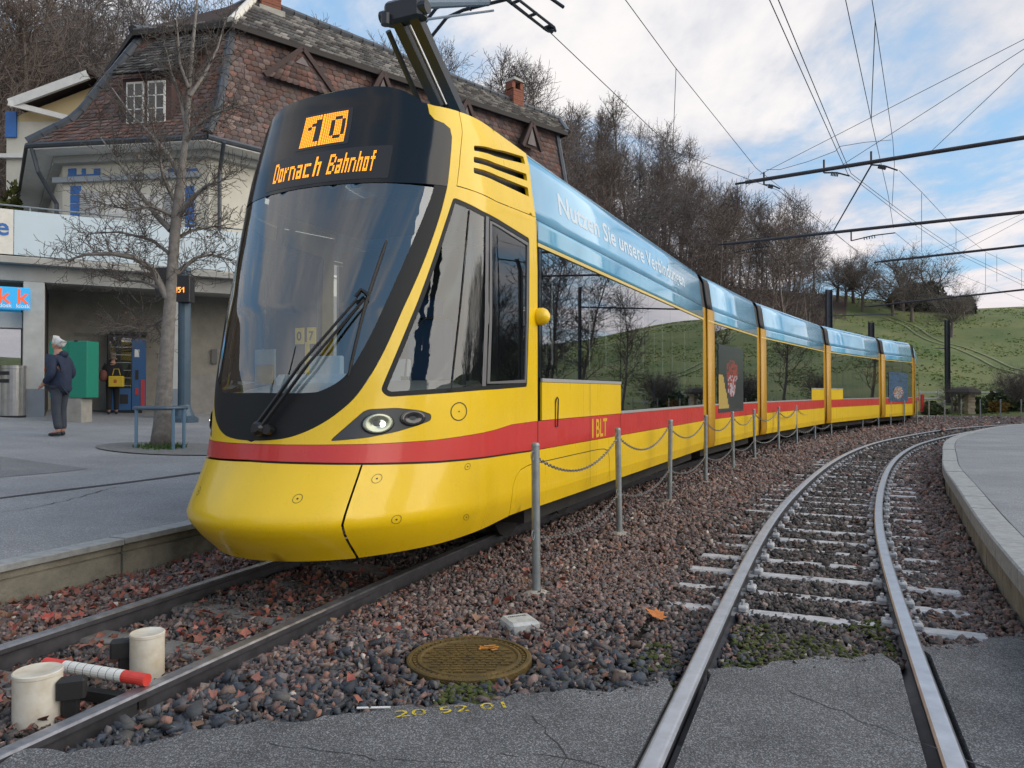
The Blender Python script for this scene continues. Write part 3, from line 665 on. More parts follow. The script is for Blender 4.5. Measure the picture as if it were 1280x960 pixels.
def in_poly(x, y, poly):
    c = False; j = len(poly) - 1
    for i in range(len(poly)):
        xi, yi = poly[i]; xj, yj = poly[j]
        if (yi > y) != (yj > y) and x < (xj - xi) * (y - yi) / (yj - yi) + xi: c = not c
        j = i
    return c
def dens(poly, d):
    o = []
    for i in range(len(poly)):
        a, b = poly[i], poly[(i + 1) % len(poly)]; n = max(1, int(math.hypot(b[0] - a[0], b[1] - a[1]) / d))
        for k in range(n): o.append((a[0] + (b[0] - a[0]) * k / n, a[1] + (b[1] - a[1]) * k / n))
    return o
def rounded(poly, r, n=4):
    """round every corner of a polygon by r"""
    o = []; m = len(poly)
    for i in range(m):
        p, a, b = Vector(poly[i]), Vector(poly[i - 1]), Vector(poly[(i + 1) % m]); da, db = (a - p), (b - p); k = min(r, da.length * .45, db.length * .45)
        s_, e_ = p + da.normalized() * k, p + db.normalized() * k
        for t in range(n + 1):
            t /= n; o.append(tuple((s_ * (1 - t) ** 2 + p * 2 * t * (1 - t) + e_ * t * t)))
    return o
def spline(pts, n=5):
    P = [Vector(p) for p in pts]; P = [2 * P[0] - P[1]] + P + [2 * P[-1] - P[-2]]; o = []
    for i in range(1, len(P) - 2):
        a, b, c, d = P[i - 1:i + 3]
        for k in range(n): t = k / n; o.append(tuple(.5 * ((2 * b) + (-a + c) * t + (2 * a - 5 * b + 4 * c - d) * t * t + (-a + 3 * b - 3 * c + d) * t ** 3)))
    return o + [tuple(P[-2])]
def panel(name, poly, m, parent, Fm, holes=(), off=0., den=.055, thick=.014, mirror=False, smooth=True):
    """a body panel: a polygon in the nose's own (girth, height) coordinates laid on its curved surface"""
    vs, es = [], []
    def ring(p):
        p = dens(p, den); o = len(vs); vs.extend(p); es.extend([(o + i, o + (i + 1) % len(p)) for i in range(len(p))]); return p
    B = ring(poly); HB = [ring(h_) for h_ in holes]; allb = np.array(vs)
    xs = [p[0] for p in poly]; ys = [p[1] for p in poly]
    y = min(ys) + den / 2; k = 0
    while y < max(ys):
        x = min(xs) + den / 2 + (den / 2 if k % 2 else 0)
        while x < max(xs):
            if in_poly(x, y, B) and not any(in_poly(x, y, q) for q in HB) and ((allb - (x, y)) ** 2).sum(1).min() > (den * .55) ** 2: vs.append((x, y))
            x += den
        y += den * .87; k += 1
    r_ = delaunay_2d_cdt([Vector(v) for v in vs], es, [], 0, 1e-6)
    V2, T = r_[0], r_[2]; fs = []
    for t in T:
        cx_ = sum(V2[i].x for i in t) / 3; cy_ = sum(V2[i].y for i in t) / 3
        if in_poly(cx_, cy_, B) and not any(in_poly(cx_, cy_, q) for q in HB): fs.append(tuple(t))
    sg = -1 if mirror else 1
    mb = MB(); mb.add([nose_pt(Fm, v.x * sg, v.y, off) for v in V2], fs if not mirror else [f[::-1] for f in fs])
    ob = mb.build(name, m, parent, smooth)
    bm = bmesh.new(); bm.from_mesh(ob.data); bm.verts.ensure_lookup_table()
    # outward = away from the section's axis
    cen = Fm(0, -.6, 1.8) - org(parent); s_ = sum((f.calc_center_median() - cen).dot(f.normal) for f in bm.faces)
    if s_ < 0: bmesh.ops.reverse_faces(bm, faces=bm.faces)
    bm.to_mesh(ob.data); bm.free()
    if thick: md = ob.modifiers.new('thickness', 'SOLIDIFY'); md.thickness = thick; md.offset = -1; md.use_quality_normals = True; es_ = ob.modifiers.new('crisp_edges', 'EDGE_SPLIT'); es_.split_angle = R(45)
    return ob
tram = root('tram', F1(0, -2.5, 0)); tag(tram, 'long yellow low floor tram with red stripe, blue advertising roof and raised pantograph', 'tram')

# -- outlines measured on the nose: (girth from the centre line, height)
WB = spline([(0, 1.075), (.14, 1.082), (.28, 1.105), (.42, 1.165), (.55, 1.26), (.67, 1.40), (.78, 1.64), (.89, 2.0), (1.0, 2.37), (1.08, 2.69), (1.125, 2.94), (1.165, 3.2), (1.175, 3.36)]) + [(1.15, 3.43), (1.08, 3.465)]
ZT = lambda U: float(np.interp(abs(U), [0, .2, .4, .55, .66, .74, .8, .87, 1.0, 2.6], [3.765, 3.765, 3.76, 3.745, 3.72, 3.69, 3.66, 3.62, 3.60, 3.585]))
mtop = [(u, ZT(u)) for u in np.linspace(.92, 0, 20)]
def sym(h): return h + [(-u, z) for u, z in h[::-1] if abs(u) > 1e-6]
st_top = [(2.6, 1.15), (2.05, 1.14), (1.59, 1.095), (1.2, 1.065), (.82, 1.055), (.33, 1.055), (0, 1.055)]
st_bot = [(0, .945), (.45, .935), (.74, .925), (1.21, .91), (2.06, .90), (2.6, .892)]
sidew = rounded([(1.20, 2.875), (1.55, 2.82), (2.42, 2.765), (2.40, 2.11), (2.36, 1.455), (1.6, 1.425), (1.16, 1.395), (.86, 1.375), (.81, 1.42), (.93, 1.85), (.985, 2.04), (1.065, 2.36), (1.14, 2.66)], .03, 3)
headp = rounded([(.53, 1.075), (.73, 1.29), (.92, 1.30), (1.08, 1.28), (1.16, 1.25), (1.16, 1.205), (1.08, 1.175), (.93, 1.13), (.75, 1.095)], .035, 4)
def inset(poly, d):
    o = []; m = len(poly); a = sum(poly[i][0] * poly[(i + 1) % m][1] - poly[(i + 1) % m][0] * poly[i][1] for i in range(m)); sg = 1 if a > 0 else -1
    for i in range(m):
        p = Vector(poly[i]); e = (Vector(poly[(i + 1) % m]) - Vector(poly[i - 1])); e.normalize(); o.append((p.x - e.y * d * sg, p.y + e.x * d * sg))
    return o
# windscreen, display mask, black apron and border
gl_edge = spline([(0, 1.405), (.2, 1.402), (.36, 1.405), (.44, 1.42), (.55, 1.49), (.625, 1.61), (.72, 1.87), (.835, 2.29), (.91, 2.56), (.985, 2.84), (1.0, 2.93)], 4)
panel('windscreen', sym([(u, z) for u, z in gl_edge] + [(.6, 2.945), (0, 2.955)]), GSCR, tram, F1, thick=0)
zi = [i for i, p in enumerate(WB) if p[1] > 2.95][0]
panel('windscreen_border', sym(WB[:zi] + [(1.125, 2.95), (1.005, 2.95)] + gl_edge[::-1]), FRIT, tram, F1, off=.001)
panel('display_mask', sym([(0, 2.96), (.6, 2.95), (1.0, 2.953)] + [(1.127, 2.953)] + WB[zi:] + [(.98, 3.475), (.93, 3.52)] + mtop), BLK, tram, F1, off=.002)
WBo = [(u + .004, z) for u, z in WB]
frame_o = [(0, 1.067)] + WBo[1:] + [(.985, 3.485), (.935, 3.53), (.925, 3.612), (1.0, 3.602), (1.3, 3.596), (1.30, 3.42), (1.285, 3.3), (1.265, 3.15), (1.225, 2.965), (1.73, 2.94), (2.6, 2.985)] + st_top
holes_r = [sidew, headp]
# front frame: right half, left half (they meet on the centre line)
panel('yellow_front_frame', frame_o, YEL, tram, F1, holes=holes_r); panel('yellow_front_frame', frame_o, YEL, tram, F1, holes=holes_r, mirror=True)
stripe = [(u, z - .003) for u, z in st_top[::-1]] + [(u, z + .003) for u, z in st_bot[::-1]]
panel('red_stripe', stripe, RED, tram, F1); panel('red_stripe', stripe, RED, tram, F1, mirror=True)
vent_h = [rounded([(1.46, 3.342), (1.98, 3.445), (2.5, 3.525), (2.5, 3.455), (1.98, 3.372), (1.46, 3.297)], .015, 2), rounded([(1.455, 3.248), (2.5, 3.365), (2.5, 3.30), (1.455, 3.198)], .015, 2), rounded([(1.445, 3.155), (2.5, 3.238), (2.5, 3.155), (1.445, 3.108)], .015, 2)]
cover = [(1.232, 2.972), (1.73, 2.947), (2.6, 2.992), (2.6, 3.58), (1.9, 3.588), (1.308, 3.594), (1.308, 3.42), (1.293, 3.3), (1.273, 3.15)]
for mi in (False, True):
    panel('roof_side_cover', cover, YEL, tram, F1, holes=vent_h, mirror=mi, thick=.03)
    pb = panel('vent_backing', [(1.40, 3.06), (2.56, 3.1), (2.56, 3.56), (1.9, 3.5), (1.40, 3.40)], mat('vent_dark', (.03, .032, .035), .6, col2=(.11, .11, .11), vscale=7), tram, F1, off=-.09, mirror=mi, thick=0)
    zb = [(0, .262), (.5, .264), (.74, .266)]
    panel('side_bumper', [(.757, .27), (1.3, .295), (1.75, .335), (2.118, .365), (2.118, .62), (2.16, .70), (2.25, .75), (2.4, .772), (2.6, .778), (2.6, .880), (2.06, .888), (1.21, .898), (.752, .913), (.748, .6), (.745, .47)], YEL, tram, F1, mirror=mi)
    panel('bogie_cover', [(2.126, .368), (2.6, .372), (2.6, .770), (2.4, .764), (2.255, .742), (2.168, .695), (2.126, .62)], YEL, tram, F1, mirror=mi)
    # cab side window: frame, pane, sliding pane
    panel('side_window_frame', inset(sidew, .002), FRIT, tram, F1, holes=[inset(sidew, .036)], off=-.002, mirror=mi, thick=.02)
    si = inset(sidew, .034)
    panel('cab_side_window', [p for p in si if p[0] < 1.57] and si, GCAB, tram, F1, off=-.006, mirror=mi, thick=0)
    panel('sliding_window_frame', [(1.575, 1.455), (1.615, 1.457), (1.625, 2.79), (1.585, 2.79)], TRIM if False else mat('window_bar_grey', (.14, .14, .145), .4), tram, F1, off=.004, mirror=mi)
    slw = [(1.63, 1.475), (2.335, 1.49), (2.375, 2.11), (2.39, 2.72), (1.64, 2.765)]
    panel('sliding_window_frame', slw, MATS['window_bar_grey'], tram, F1, holes=[inset(slw, .035)], off=.004, mirror=mi)
    panel('window_seal', [(1.30, 1.44), (1.306, 1.44), (1.385, 2.80), (1.377, 2.80)], RUB, tram, F1, off=.002, mirror=mi, thick=.004)
    # headlight cluster
    hc = panel('headlight_housing', inset(headp, .002), BLK if False else GREYP, tram, F1, off=-.004, mirror=mi, den=.04)
    sg = -1 if mi else 1
    def lampdisc(U, z, ru, rz, m, off, nm, par):
        n = 24; mb = MB(); vs = [nose_pt(F1, sg * (U + ru * math.cos(a)), z + rz * math.sin(a), off) for a in np.linspace(0, 2 * math.pi, n, endpoint=False)]
        vs2 = [nose_pt(F1, sg * (U + ru * .82 * math.cos(a)), z + rz * .82 * math.sin(a), off + .004) for a in np.linspace(0, 2 * math.pi, n, endpoint=False)]
        vs3 = [nose_pt(F1, sg * (U + ru * .4 * math.cos(a)), z + rz * .4 * math.sin(a), off - .012) for a in np.linspace(0, 2 * math.pi, n, endpoint=False)]; c = nose_pt(F1, sg * U, z, off - .022)
        f = []
        for i in range(n): j = (i + 1) % n; f += [(i, j, n + j, n + i), (n + i, n + j, 2 * n + j, 2 * n + i), (2 * n + i, 2 * n + j, 3 * n)]
        mb.add(vs + vs2 + vs3 + [c], f if not mi else [q[::-1] for q in f]); return mb.build(nm, m, par, True)
    LENS = mat('headlight_reflector', (.30, .33, .27), .22, metal=.8); RIML = mat('lamp_rim_black', (.006, .006, .007), .25)
    hl_ = lampdisc(.815, 1.192, .092, .066, LENS, .010, 'headlight', tram)
    lampdisc(1.035, 1.225, .075, .048, mat('dark_lamp_lens', (.03, .03, .034), .15, coat=.4), .010, 'headlight', tram)
    for (U, z, ru, rz) in ((.815, 1.192, .102, .074), (1.035, 1.225, .084, .056)): lampdisc(U, z, ru, rz, RIML, .004, 'lamp_rim', tram)
    # bright bulb of the lit main lamp
    mb = MB(); mb.lathe([(.0, -.02), (.016, -.012), (.02, 0), (.014, .012), (0, .018)], nose_pt(F1, sg * .845, 1.19, .006), 10); mb.build('bulb', mat('lit_bulb', (1, 1, .9), .3, emit=(1, 1, .85, 2.5)), hl_, True)
panel('front_bumper', sym([(0, .262), (.5, .264), (.737, .268), (.730, .47), (.735, .6), (.740, .914), (.45, .923), (0, .933)]), YEL, tram, F1, den=.06)
# round cover caps and tow flap: thin inset rings
def ringmark(U, z, r, nm='cover_cap', w=.006):
    n = 26
    for sg in (1, -1):
        mb = MB(); rows = [[nose_pt(F1, sg * (U + q * math.cos(a)), z + q * math.sin(a), o) for a in np.linspace(0, 2 * math.pi, n + 1)] for q, o in ((r + w, .0008), (r, .0015))]; mb.grid(rows)
        mb.add([nose_pt(F1, sg * (U + .006 * math.cos(a)), z + .006 * math.sin(a), .002) for a in np.linspace(0, 2 * math.pi, 8, endpoint=False)], [tuple(range(8))])
        mb.build(nm, RUB, tram)
for (U, z, r, w) in ((1.37, 1.265, .062, .008), (.44, .71, .026, .003), (.86, .82, .028, .003), (1.04, .54, .027, .003), (1.47, .85, .022, .003), (1.52, .47, .022, .003)): ringmark(U, z, r, w=w)
# shallow dark gasket behind panel joints
def strip_on_nose(pts, w, m, nm, off=.0015, parent=None):
    mb = MB(); n = len(pts)
    for sg in (1, -1):
        rows = []
        for i, (u, z) in enumerate(pts):
            a = Vector(pts[max(0, i - 1)]); b = Vector(pts[min(n - 1, i + 1)]); t = (b - a).normalized(); nn_ = Vector((-t.y, t.x)) * w / 2
            rows.append([nose_pt(F1, sg * (u + nn_.x), z + nn_.y, off), nose_pt(F1, sg * (u - nn_.x), z - nn_.y, off)])
        mb.grid(rows)
    return mb.build(nm, m, parent or tram)
strip_on_nose(dens([(u, z - .006) for u, z in st_bot], .1)[:-40] or st_bot, .012, RUB, 'bumper_gasket', .001) if False else None
gk = panel('bumper_gasket', sym([(0, .930), (.74, .908), (1.21, .893), (2.06, .883), (2.6, .875), (2.6, .90), (2.06, .908), (1.21, .918), (.74, .932), (0, .952)][:5] + [(2.6, .90), (2.06, .908), (1.21, .918), (.74, .932), (0, .952)]) if False else [(0, .925), (.74, .905), (1.21, .89), (2.06, .88), (2.6, .872), (2.6, .90), (2.06, .905), (1.21, .915), (.74, .93), (0, .95)], RUB, tram, F1, off=-.012, thick=0)
# LED displays
LEDM = led('amber_led', (1.0, .34, .015), 1.0); LEDOFF = mat('led_matrix_black', (.018, .018, .02), .4)
FONT = {'D': ['1110', '1001', '1001', '1001', '1001', '1001', '1110'], 'o': ['000', '000', '111', '101', '101', '101', '111'], 'r': ['000', '000', '101', '110', '100', '100', '100'], 'n': ['0000', '0000', '1110', '1001', '1001', '1001', '1001'], 'a': ['000', '000', '111', '001', '111', '101', '111'], 'c': ['000', '000', '111', '100', '100', '100', '111'],
 'h': ['100', '100', '111', '101', '101', '101', '101'], 'B': ['1110', '1001', '1001', '1110', '1001', '1001', '1110'], 'f': ['011', '010', '111', '010', '010', '010', '010'], ' ': ['00'] * 7, '1': ['0010', '0110', '1010', '0010', '0010', '0010', '0010'], '0': ['0110', '1001', '1001', '1001', '1001', '1001', '0110'], '5': ['111', '100', '110', '001', '001', '001', '110'], '!': ['1', '1', '1', '1', '1', '0', '1']}
def bitmap(txt): return [''.join(FONT[c][r_] + '0' for c in txt) for r_ in range(7)]
def dots(cells, u0, du, z0, dz, k=.42, off=.006):
    mb = MB()
    for c, r_ in cells:
        u, z = u0 + c * du, z0 - r_ * dz
        mb.add([nose_pt(F1, u + a * du * k, z + b * dz * k, off) for a, b in ((-1, -1), (1, -1), (1, 1), (-1, 1))], [(0, 1, 2, 3)])
    return mb
rd = panel('destination_display', rounded([(-.40, 2.985), (.60, 2.985), (.60, 3.25), (-.40, 3.25)], .01, 2), LEDOFF, tram, F1, off=.004, thick=.003)
bmp = bitmap('Dornach Bahnhof'); nc = len(bmp[0]); du = .80 / nc
cells = [(c + .0, 2 * r_ + e) for r_ in range(7) for c in range(nc) if bmp[r_][c] == '1' for e in (0, 1)]
dots(cells, -.315, du, 3.205, .0118, .40).build('led_text', LEDM, rd)['kind'] = 'stuff'
rn = panel('route_number_display', rounded([(-.15, 3.29), (.21, 3.29), (.21, 3.60), (-.15, 3.60)], .01, 2), LEDOFF, tram, F1, off=.004, thick=.003)
bm10 = bitmap('10'); W10 = 22; H10 = 20; lit = []
for c in range(W10):
    for r_ in range(H10):
        gx, gy = (c - 3) // 2, (r_ - 3) // 2
        on = 0 <= gy < 7 and 0 <= gx < 10 and bm10[gy][min(gx, 9)] == '1'
        if not on: lit.append((c, r_))
dots(lit, -.115, .0134, 3.572, .0134, .37).build('led_number', LEDM, rn)['kind'] = 'stuff'
# wiper
wp = root('w'); bpy.data.objects.remove(wp)
WM = mat('wiper_black', (.008, .008, .009), .35)
mb = MB()
P0 = nose_pt(F1, .08, 1.15, .03)
for d in (-.022, .022):
    a = nose_pt(F1, .08 + d, 1.155, .06); k_ = nose_pt(F1, .34 + d, 1.58, .10); b = nose_pt(F1, .605 + d, 2.03, .085); mb.tube([a, k_, b], [.016, .011, .010], 6)
mb.tube([nose_pt(F1, .57, 2.05, .07), nose_pt(F1, .60, 2.10, .08), nose_pt(F1, .65, 2.06, .08)], .018, 6)
mb.lathe([(.0, 0), (.05, 0), (.05, .04), (.03, .06), (0, .06)], P0, 12, ax=(nose_pt(F1, .08, 1.15, .1) - P0).to_track_quat('Z', 'Y').to_matrix())
mb.lathe([(.0, 0), (.035, 0), (.035, .05), (0, .05)], nose_pt(F1, .15, 1.145, .02), 12, ax=(nose_pt(F1, .08, 1.15, .1) - P0).to_track_quat('Z', 'Y').to_matrix())
wpr = mb.build('wiper_arm', WM, tram, False)
mb = MB(); pts = [nose_pt(F1, .598 + .10 * t - .012 * math.sin(t * math.pi), 1.52 + .98 * t, .012) for t in np.linspace(0, 1, 14)]
mb.tube(pts, [.006] + [.012] * 12 + [.006], 6); pts2 = [nose_pt(F1, .598 + .10 * t - .012 * math.sin(t * math.pi), 1.52 + .98 * t, .012 + .035 * math.sin(t * math.pi) ** .7) for t in np.linspace(.12, .88, 10)]; mb.tube(pts2, .009, 6); mb.build('wiper_blade', RUB, wpr)
# roof of the cab: from the top edge of the mask to the cover edges
rows = []
for u in np.linspace(0, 2.6, 40):
    x, s, z = nose_xs(u, ZT(u)); rows.append([F1(x * t, s + (.0 if abs(t) == 1 else .0), z - .004 + (.07 * min(1, u / 1.2)) * (1 - t * t)) for t in np.linspace(-1, 1, 13)])
mb = MB(); mb.grid(rows); cr_ = mb.build('cab_roof', YEL, tram, True)
# -- cab interior
mb = MB(); mb.grid([[F1(x, -2.02 + .55 * abs(x) ** 2 + d, z) for x in np.linspace(-1.02, 1.02, 13)] for d, z in ((0, 1.1), (.0, 1.36), (.12, 1.42), (.55, 1.50), (.62, 1.46), (.62, .9))]); mb.build('dashboard', INT, tram, True)
mb = MB(); mb.bbox(F1(-.12, -1.35, 1.50), (.75, .42, .10), .03, -TH); mb.bbox(F1(-.25, -1.22, 1.60), (.36, .05, .22), .01, -TH); mb.bbox(F1(.42, -1.2, 1.57), (.30, .05, .2), .01, -TH); mb.build('console', INT, tram)
mb = MB(); mb.bbox(F1(.05, -.35, 1.15), (.52, .5, .14), .05, -TH); mb.bbox(F1(.05, -.05, 1.65), (.5, .12, .9), .05, -TH); mb.bbox(F1(.05, -.04, 2.22), (.26, .1, .2), .04, -TH); mb.build('driver_seat', SEAT, tram)
mb = MB(); mb.box(F1(0, .0, 1.55), (2.0, .05, 2.4), -TH); mb.build('cab_partition', INTD, tram)
mb = MB(); mb.box(F1(0, -.65, .86), (1.7, 1.3, .06), -TH); mb.build('cab_floor', INTD, tram)
mb = MB(); mb.box(F1(0, -.55, 2.98), (1.6, 1.2, .05), -TH); mb.build('cab_ceiling', INTD, tram)
tg = MB()
for dx in (-.075, .045): tg.box(F1(-.22 + dx, -1.48, 1.86), (.085, .012, .13), -TH)
tg.box(F1(-.235, -1.46, 1.66), (.03, .02, .3), -TH)
to_ = tg.build('yellow_number_tag', mat('tag_yellow', (.75, .48, .01), .5), tram)
def text_mesh(txt, size, align='CENTER', bold=False):
    cu = bpy.data.curves.new('t', 'FONT'); cu.body = txt; cu.size = size; cu.align_x = align; cu.resolution_u = 3
    if bold: cu.offset = size * .018
    ob = bpy.data.objects.new('t', cu); COL.objects.link(ob); dg = bpy.context.evaluated_depsgraph_get(); me = bpy.data.meshes.new_from_object(ob.evaluated_get(dg))
    vs = [v.co.copy() for v in me.vertices]; fs = [tuple(p.vertices) for p in me.polygons]
    bpy.data.objects.remove(ob); bpy.data.curves.remove(cu); bpy.data.meshes.remove(me); return vs, fs
def sign_text(txt, size, at, rz, m, name, parent, align='CENTER', bold=True, squash=1.):
    """flat lettering in a vertical plane facing rz (0: toward -Y)"""
    vs, fs = text_mesh(txt, size, align, bold); M = Matrix.Rotation(rz, 3, 'Z'); mb = MB(); mb.add([M @ Vector((v.x * squash, 0, v.y)) + Vector(at) for v in vs], fs); return mb.build(name, m, parent)
BLACKT = mat('black_print', (.01, .01, .01), .6)
sign_text('0', .10, F1(-.295, -1.489, 1.825), -TH, BLACKT, 'digit', to_); sign_text('7', .10, F1(-.175, -1.489, 1.825), -TH, BLACKT, 'digit', to_)
mb = MB(); mb.box(F1(-.78, -1.35, 1.62), (.22, .01, .3), -TH); mb.box(F1(-.78, -1.362, 1.56), (.20, .004, .16), -TH, 1); mb.build('cab_notice', [mat('paper', (.6, .58, .5), .7), mat('paper_orange', (.6, .35, .02), .7)], tram)
for x in (-.98, .98):
    mb = MB(); mb.tube([F1(x, -1.1, 1.4), F1(x * .99, -.95, 3.0)], .035, 6); mb.build('cab_pillar', INTD, tram)
mb = MB(); mb.tube([F1(.62, -1.35, 1.5), F1(.64, -1.32, 1.85), F1(.70, -1.2, 1.98), F1(.8, -1.05, 2.0)], .008, 6); mb.lathe([(.0, 0), (.03, .0), (.03, .03), (0, .03)], F1(.62, -1.35, 1.5), 8); mb.build('microphone', RUB, tram)

# -- straight sections
XW = lambda z: float(np.interp(z, [.30, .37, .5, 2.75, 2.98, 3.2, 3.45, 3.57, 3.63, 3.69], [1.08, 1.125, 1.15, 1.15, 1.135, 1.10, 1.07, 1.03, .92, .6]))
def side(name, Fm, s0, s1, z0, z1, m, parent, off=0., thick=.02, sides=(1, -1), rz=None):
    for sg in sides:
        zs = [z0 + (z1 - z0) * i / 6 for i in range(7)] if (z1 > 2.75 or z0 < .5) else [z0, z1]
        if z0 < .5: zs = [z0, .37 if z0 < .37 < z1 else z0 + .01, .5, z1] if z1 > .5 else [z0, z1]
        ns = max(1, int((s1 - s0) / 2)); mb = MB(); rows = [[Fm(sg * (XW(z) + off), s0 + (s1 - s0) * i / ns, z) for z in zs] for i in range(ns + 1)]
        mb.grid(rows if sg < 0 else rows[::-1]); o = mb.build(name, m, parent, z1 > 2.8)
        if thick:
            md = o.modifiers.new('thickness', 'SOLIDIFY'); md.thickness = thick; md.offset = -1
            bm = bmesh.new(); bm.from_mesh(o.data); c = Fm(0, (s0 + s1) / 2, 2) - org(parent)
            if sum((f.calc_center_median() - c).dot(f.normal) for f in bm.faces) < 0: bmesh.ops.reverse_faces(bm, faces=bm.faces)
            bm.to_mesh(o.data); bm.free()
BLU = mat('sky_blue_film', (.13, .40, .66), .16, col2=(.30, .58, .80), vscale=.55, coat=.45, detail=3)
BLU2 = mat('sky_blue_lower_film', (.06, .28, .48), .14, col2=(.20, .50, .70), vscale=.6, coat=.45, detail=3)
ROOFM = mat('tram_roof_pale', (.42, .52, .60), .4, var=.1)
PILL = mat('glossy_dark_pillar', (.012, .016, .018), .08, coat=.5)
def section(idx, Fm, Lg, raised, doors, first=False):
    T = tram
    lo = [(0., Lg)]
    side('skirt_panel', Fm, .004, Lg - .004, .37, .887, YEL, T)
    side('red_stripe', Fm, .004, Lg - .004, .893, 1.147, RED, T)
    # windows: low glass, except above the raised bogie panels
    rs_ = sorted(raised); segs = []; c = .02
    for a, b in rs_:
        if a - c > .1: segs.append((c, a))
        side('bogie_panel', Fm, a + .003, b - .003, 1.152, 1.50, YEL, T); side('window_sill_trim', Fm, a, b, 1.503, 1.535, TRIM, T, off=.006)
        side('window', Fm, a + .02, b - .02, 1.54, 2.715, GWIN, T, off=-.006, thick=0); c = b
    if Lg - c > .1: segs.append((c, Lg - .02))
    for a, b in segs:
        side('window_sill_trim', Fm, a, b, 1.150, 1.182, TRIM, T, off=.006)
        n = max(1, round((b - a) / 1.3)); w = (b - a) / n
        for k in range(n): side('window', Fm, a + k * w + .004, a + (k + 1) * w - .004, 1.186, 2.715, GWIN, T, off=-.006, thick=0)
        for k in range(n + 1): side('window_pillar', Fm, max(.01, a + k * w - .05), min(Lg - .01, a + k * w + .05), 1.186, 2.715, PILL, T, off=-.009, thick=.03)
    for a, b in rs_:
        for q in np.arange(a, b + .1, 1.15): side('window_pillar', Fm, max(.01, q - .045), min(q + .045, Lg - .01), 1.54, 2.715, PILL, T, off=-.009, thick=.03)
    side('yellow_trim', Fm, .004, Lg - .004, 2.725, 2.758, mat('pale_gold_trim', (.70, .52, .12), .35, coat=.3), T, off=.003); side('roof_lower_panel', Fm, .004, Lg - .004, 2.768, 2.965, BLU2, T); side('roof_upper_panel', Fm, .004, Lg - .004, 2.973, 3.57, BLU, T)
    side('roof_gasket', Fm, .004, Lg - .004, 2.955, 2.985, RUB, T, off=-.012, thick=0)
    mb = MB(); mb.grid([[Fm(x, q, z) for x, z in [(-1.036, 3.562), (-1.0, 3.60), (-.92, 3.64), (-.6, 3.69), (0, 3.71), (.6, 3.69), (.92, 3.64), (1.0, 3.60), (1.036, 3.562)]] for q in (0.004, Lg / 2, Lg - .004)]); mb.build('roof', BLU, T, True)
    # inside: floor, ceiling, seats, poles; underneath: frame and bogies
    mb = MB(); c_ = Fm(0, Lg / 2, .62); mb.box((c_.x, c_.y, .60), (2.18, Lg - .02, .06), -Fm.h); c_ = Fm(0, Lg / 2, 0); mb.box((c_.x, c_.y, 2.80), (2.16, Lg - .02, .05), -Fm.h); mb.build('interior_shell', INTD, T)
    q = .8
    while q < Lg - .6:
        for x in (-.72, .72):
            mb = MB(); c_ = Fm(x, q, 0); mb.bbox((c_.x, c_.y, 1.02), (.82, .44, .10), .03, -Fm.h); c_ = Fm(x, q + .24, 0); mb.bbox((c_.x, c_.y, 1.36), (.82, .08, .66), .03, -Fm.h); mb.build('seat', SEAT, T)
        q += 1.6
    for q in np.arange(.5, Lg, 1.3):
        for x in (-.5, .55): MB().tube([Fm(x, q, .65), Fm(x, q, 2.78)], .018, 6).build('grab_pole', POLEM, T)
    mb = MB(); c_ = Fm(0, Lg / 2, .36); mb.box(c_, (1.9, Lg - .3, .34), -Fm.h); mb.build('underframe', DARK, T)
    for (a, b) in rs_:
        mid = (a + b) / 2
        if a < .1: mid = a + .6
        for q in (mid - .75, mid + .75):
            for x in (-.5, .5):
                mb = MB(); mb.lathe([(.0, -.06), (.30, -.06), (.30, .04), (.33, .045), (.33, .065), (0, .065)], Fm(x * 1.03, q, .30), 20, ax=Matrix.Rotation(-Fm.h, 3, 'Z') @ Matrix.Rotation(R(90), 3, 'Y')); mb.build('wheel', DARK, T)
def gangway(Fa, Fb, La):
    rowsn = 7
    for sg in (1, -1):
        mb = MB(); mbk = MB()
        for (z0, z1, m_) in ((.36, 2.98, mb), (2.98, 3.60, mbk)):
            zs = np.linspace(z0, z1, 5); rows = []
            for t in np.linspace(0, 1, rowsn):
                A_ = [Fa(sg * (XW(z) - .02 - .02 * (t * 6 % 2)), La - .01, z) for z in zs]; B_ = [Fb(sg * (XW(z) - .02 - .02 * (t * 6 % 2)), .01, z) for z in zs]
                rows.append([a.lerp(b, t) for a, b in zip(A_, B_)])
            m_.grid(rows if sg < 0 else rows[::-1])
        mb.build('gangway_column', YELO, tram); mbk.build('gangway_hood', RUB, tram)
    mb = MB(); rows = [[Fa(x, La - .01, z).lerp(Fb(x, .01, z), t) for x, z in ((-1.02, 3.58), (-.7, 3.66), (0, 3.68), (.7, 3.66), (1.02, 3.58))] for t in (0, .5, 1)]; mb.grid(rows); mb.build('gangway_roof', RUB, tram)
secs = [(F1, 7.67, [(.10, 2.55)])]
P_ = TO + 7.67 * RS; h0 = 25.2
for Lg, hh, rz_ in ((4.55, 29.2, []), (7.6, 33.3, [(5.7, 7.55)]), (7.1, 38.7, [(.03, 1.9)]), (4.3, 43, []), (7.6, 29.5, [(4.5, 6.8)])):
    g_ = R((h0 + hh) / 2); P_ = P_ + .45 * np.array([math.sin(g_), math.cos(g_)]); Fm = Frame(P_, R(hh)); secs.append((Fm, Lg, rz_)); P_ = P_ + Lg * Fm.rs; h0 = hh
for i, (Fm, Lg, rz_) in enumerate(secs):
    section(i, Fm, Lg, rz_, [])
    if i:
        side('gangway_edge', Fm, -.02, .47, .365, 2.96, YELO, tram, off=.012); side('gangway_hood_edge', Fm, -.02, .36, 2.965, 3.58, RUB, tram, off=.010)
    if i: gangway(secs[i - 1][0], Fm, secs[i - 1][1])
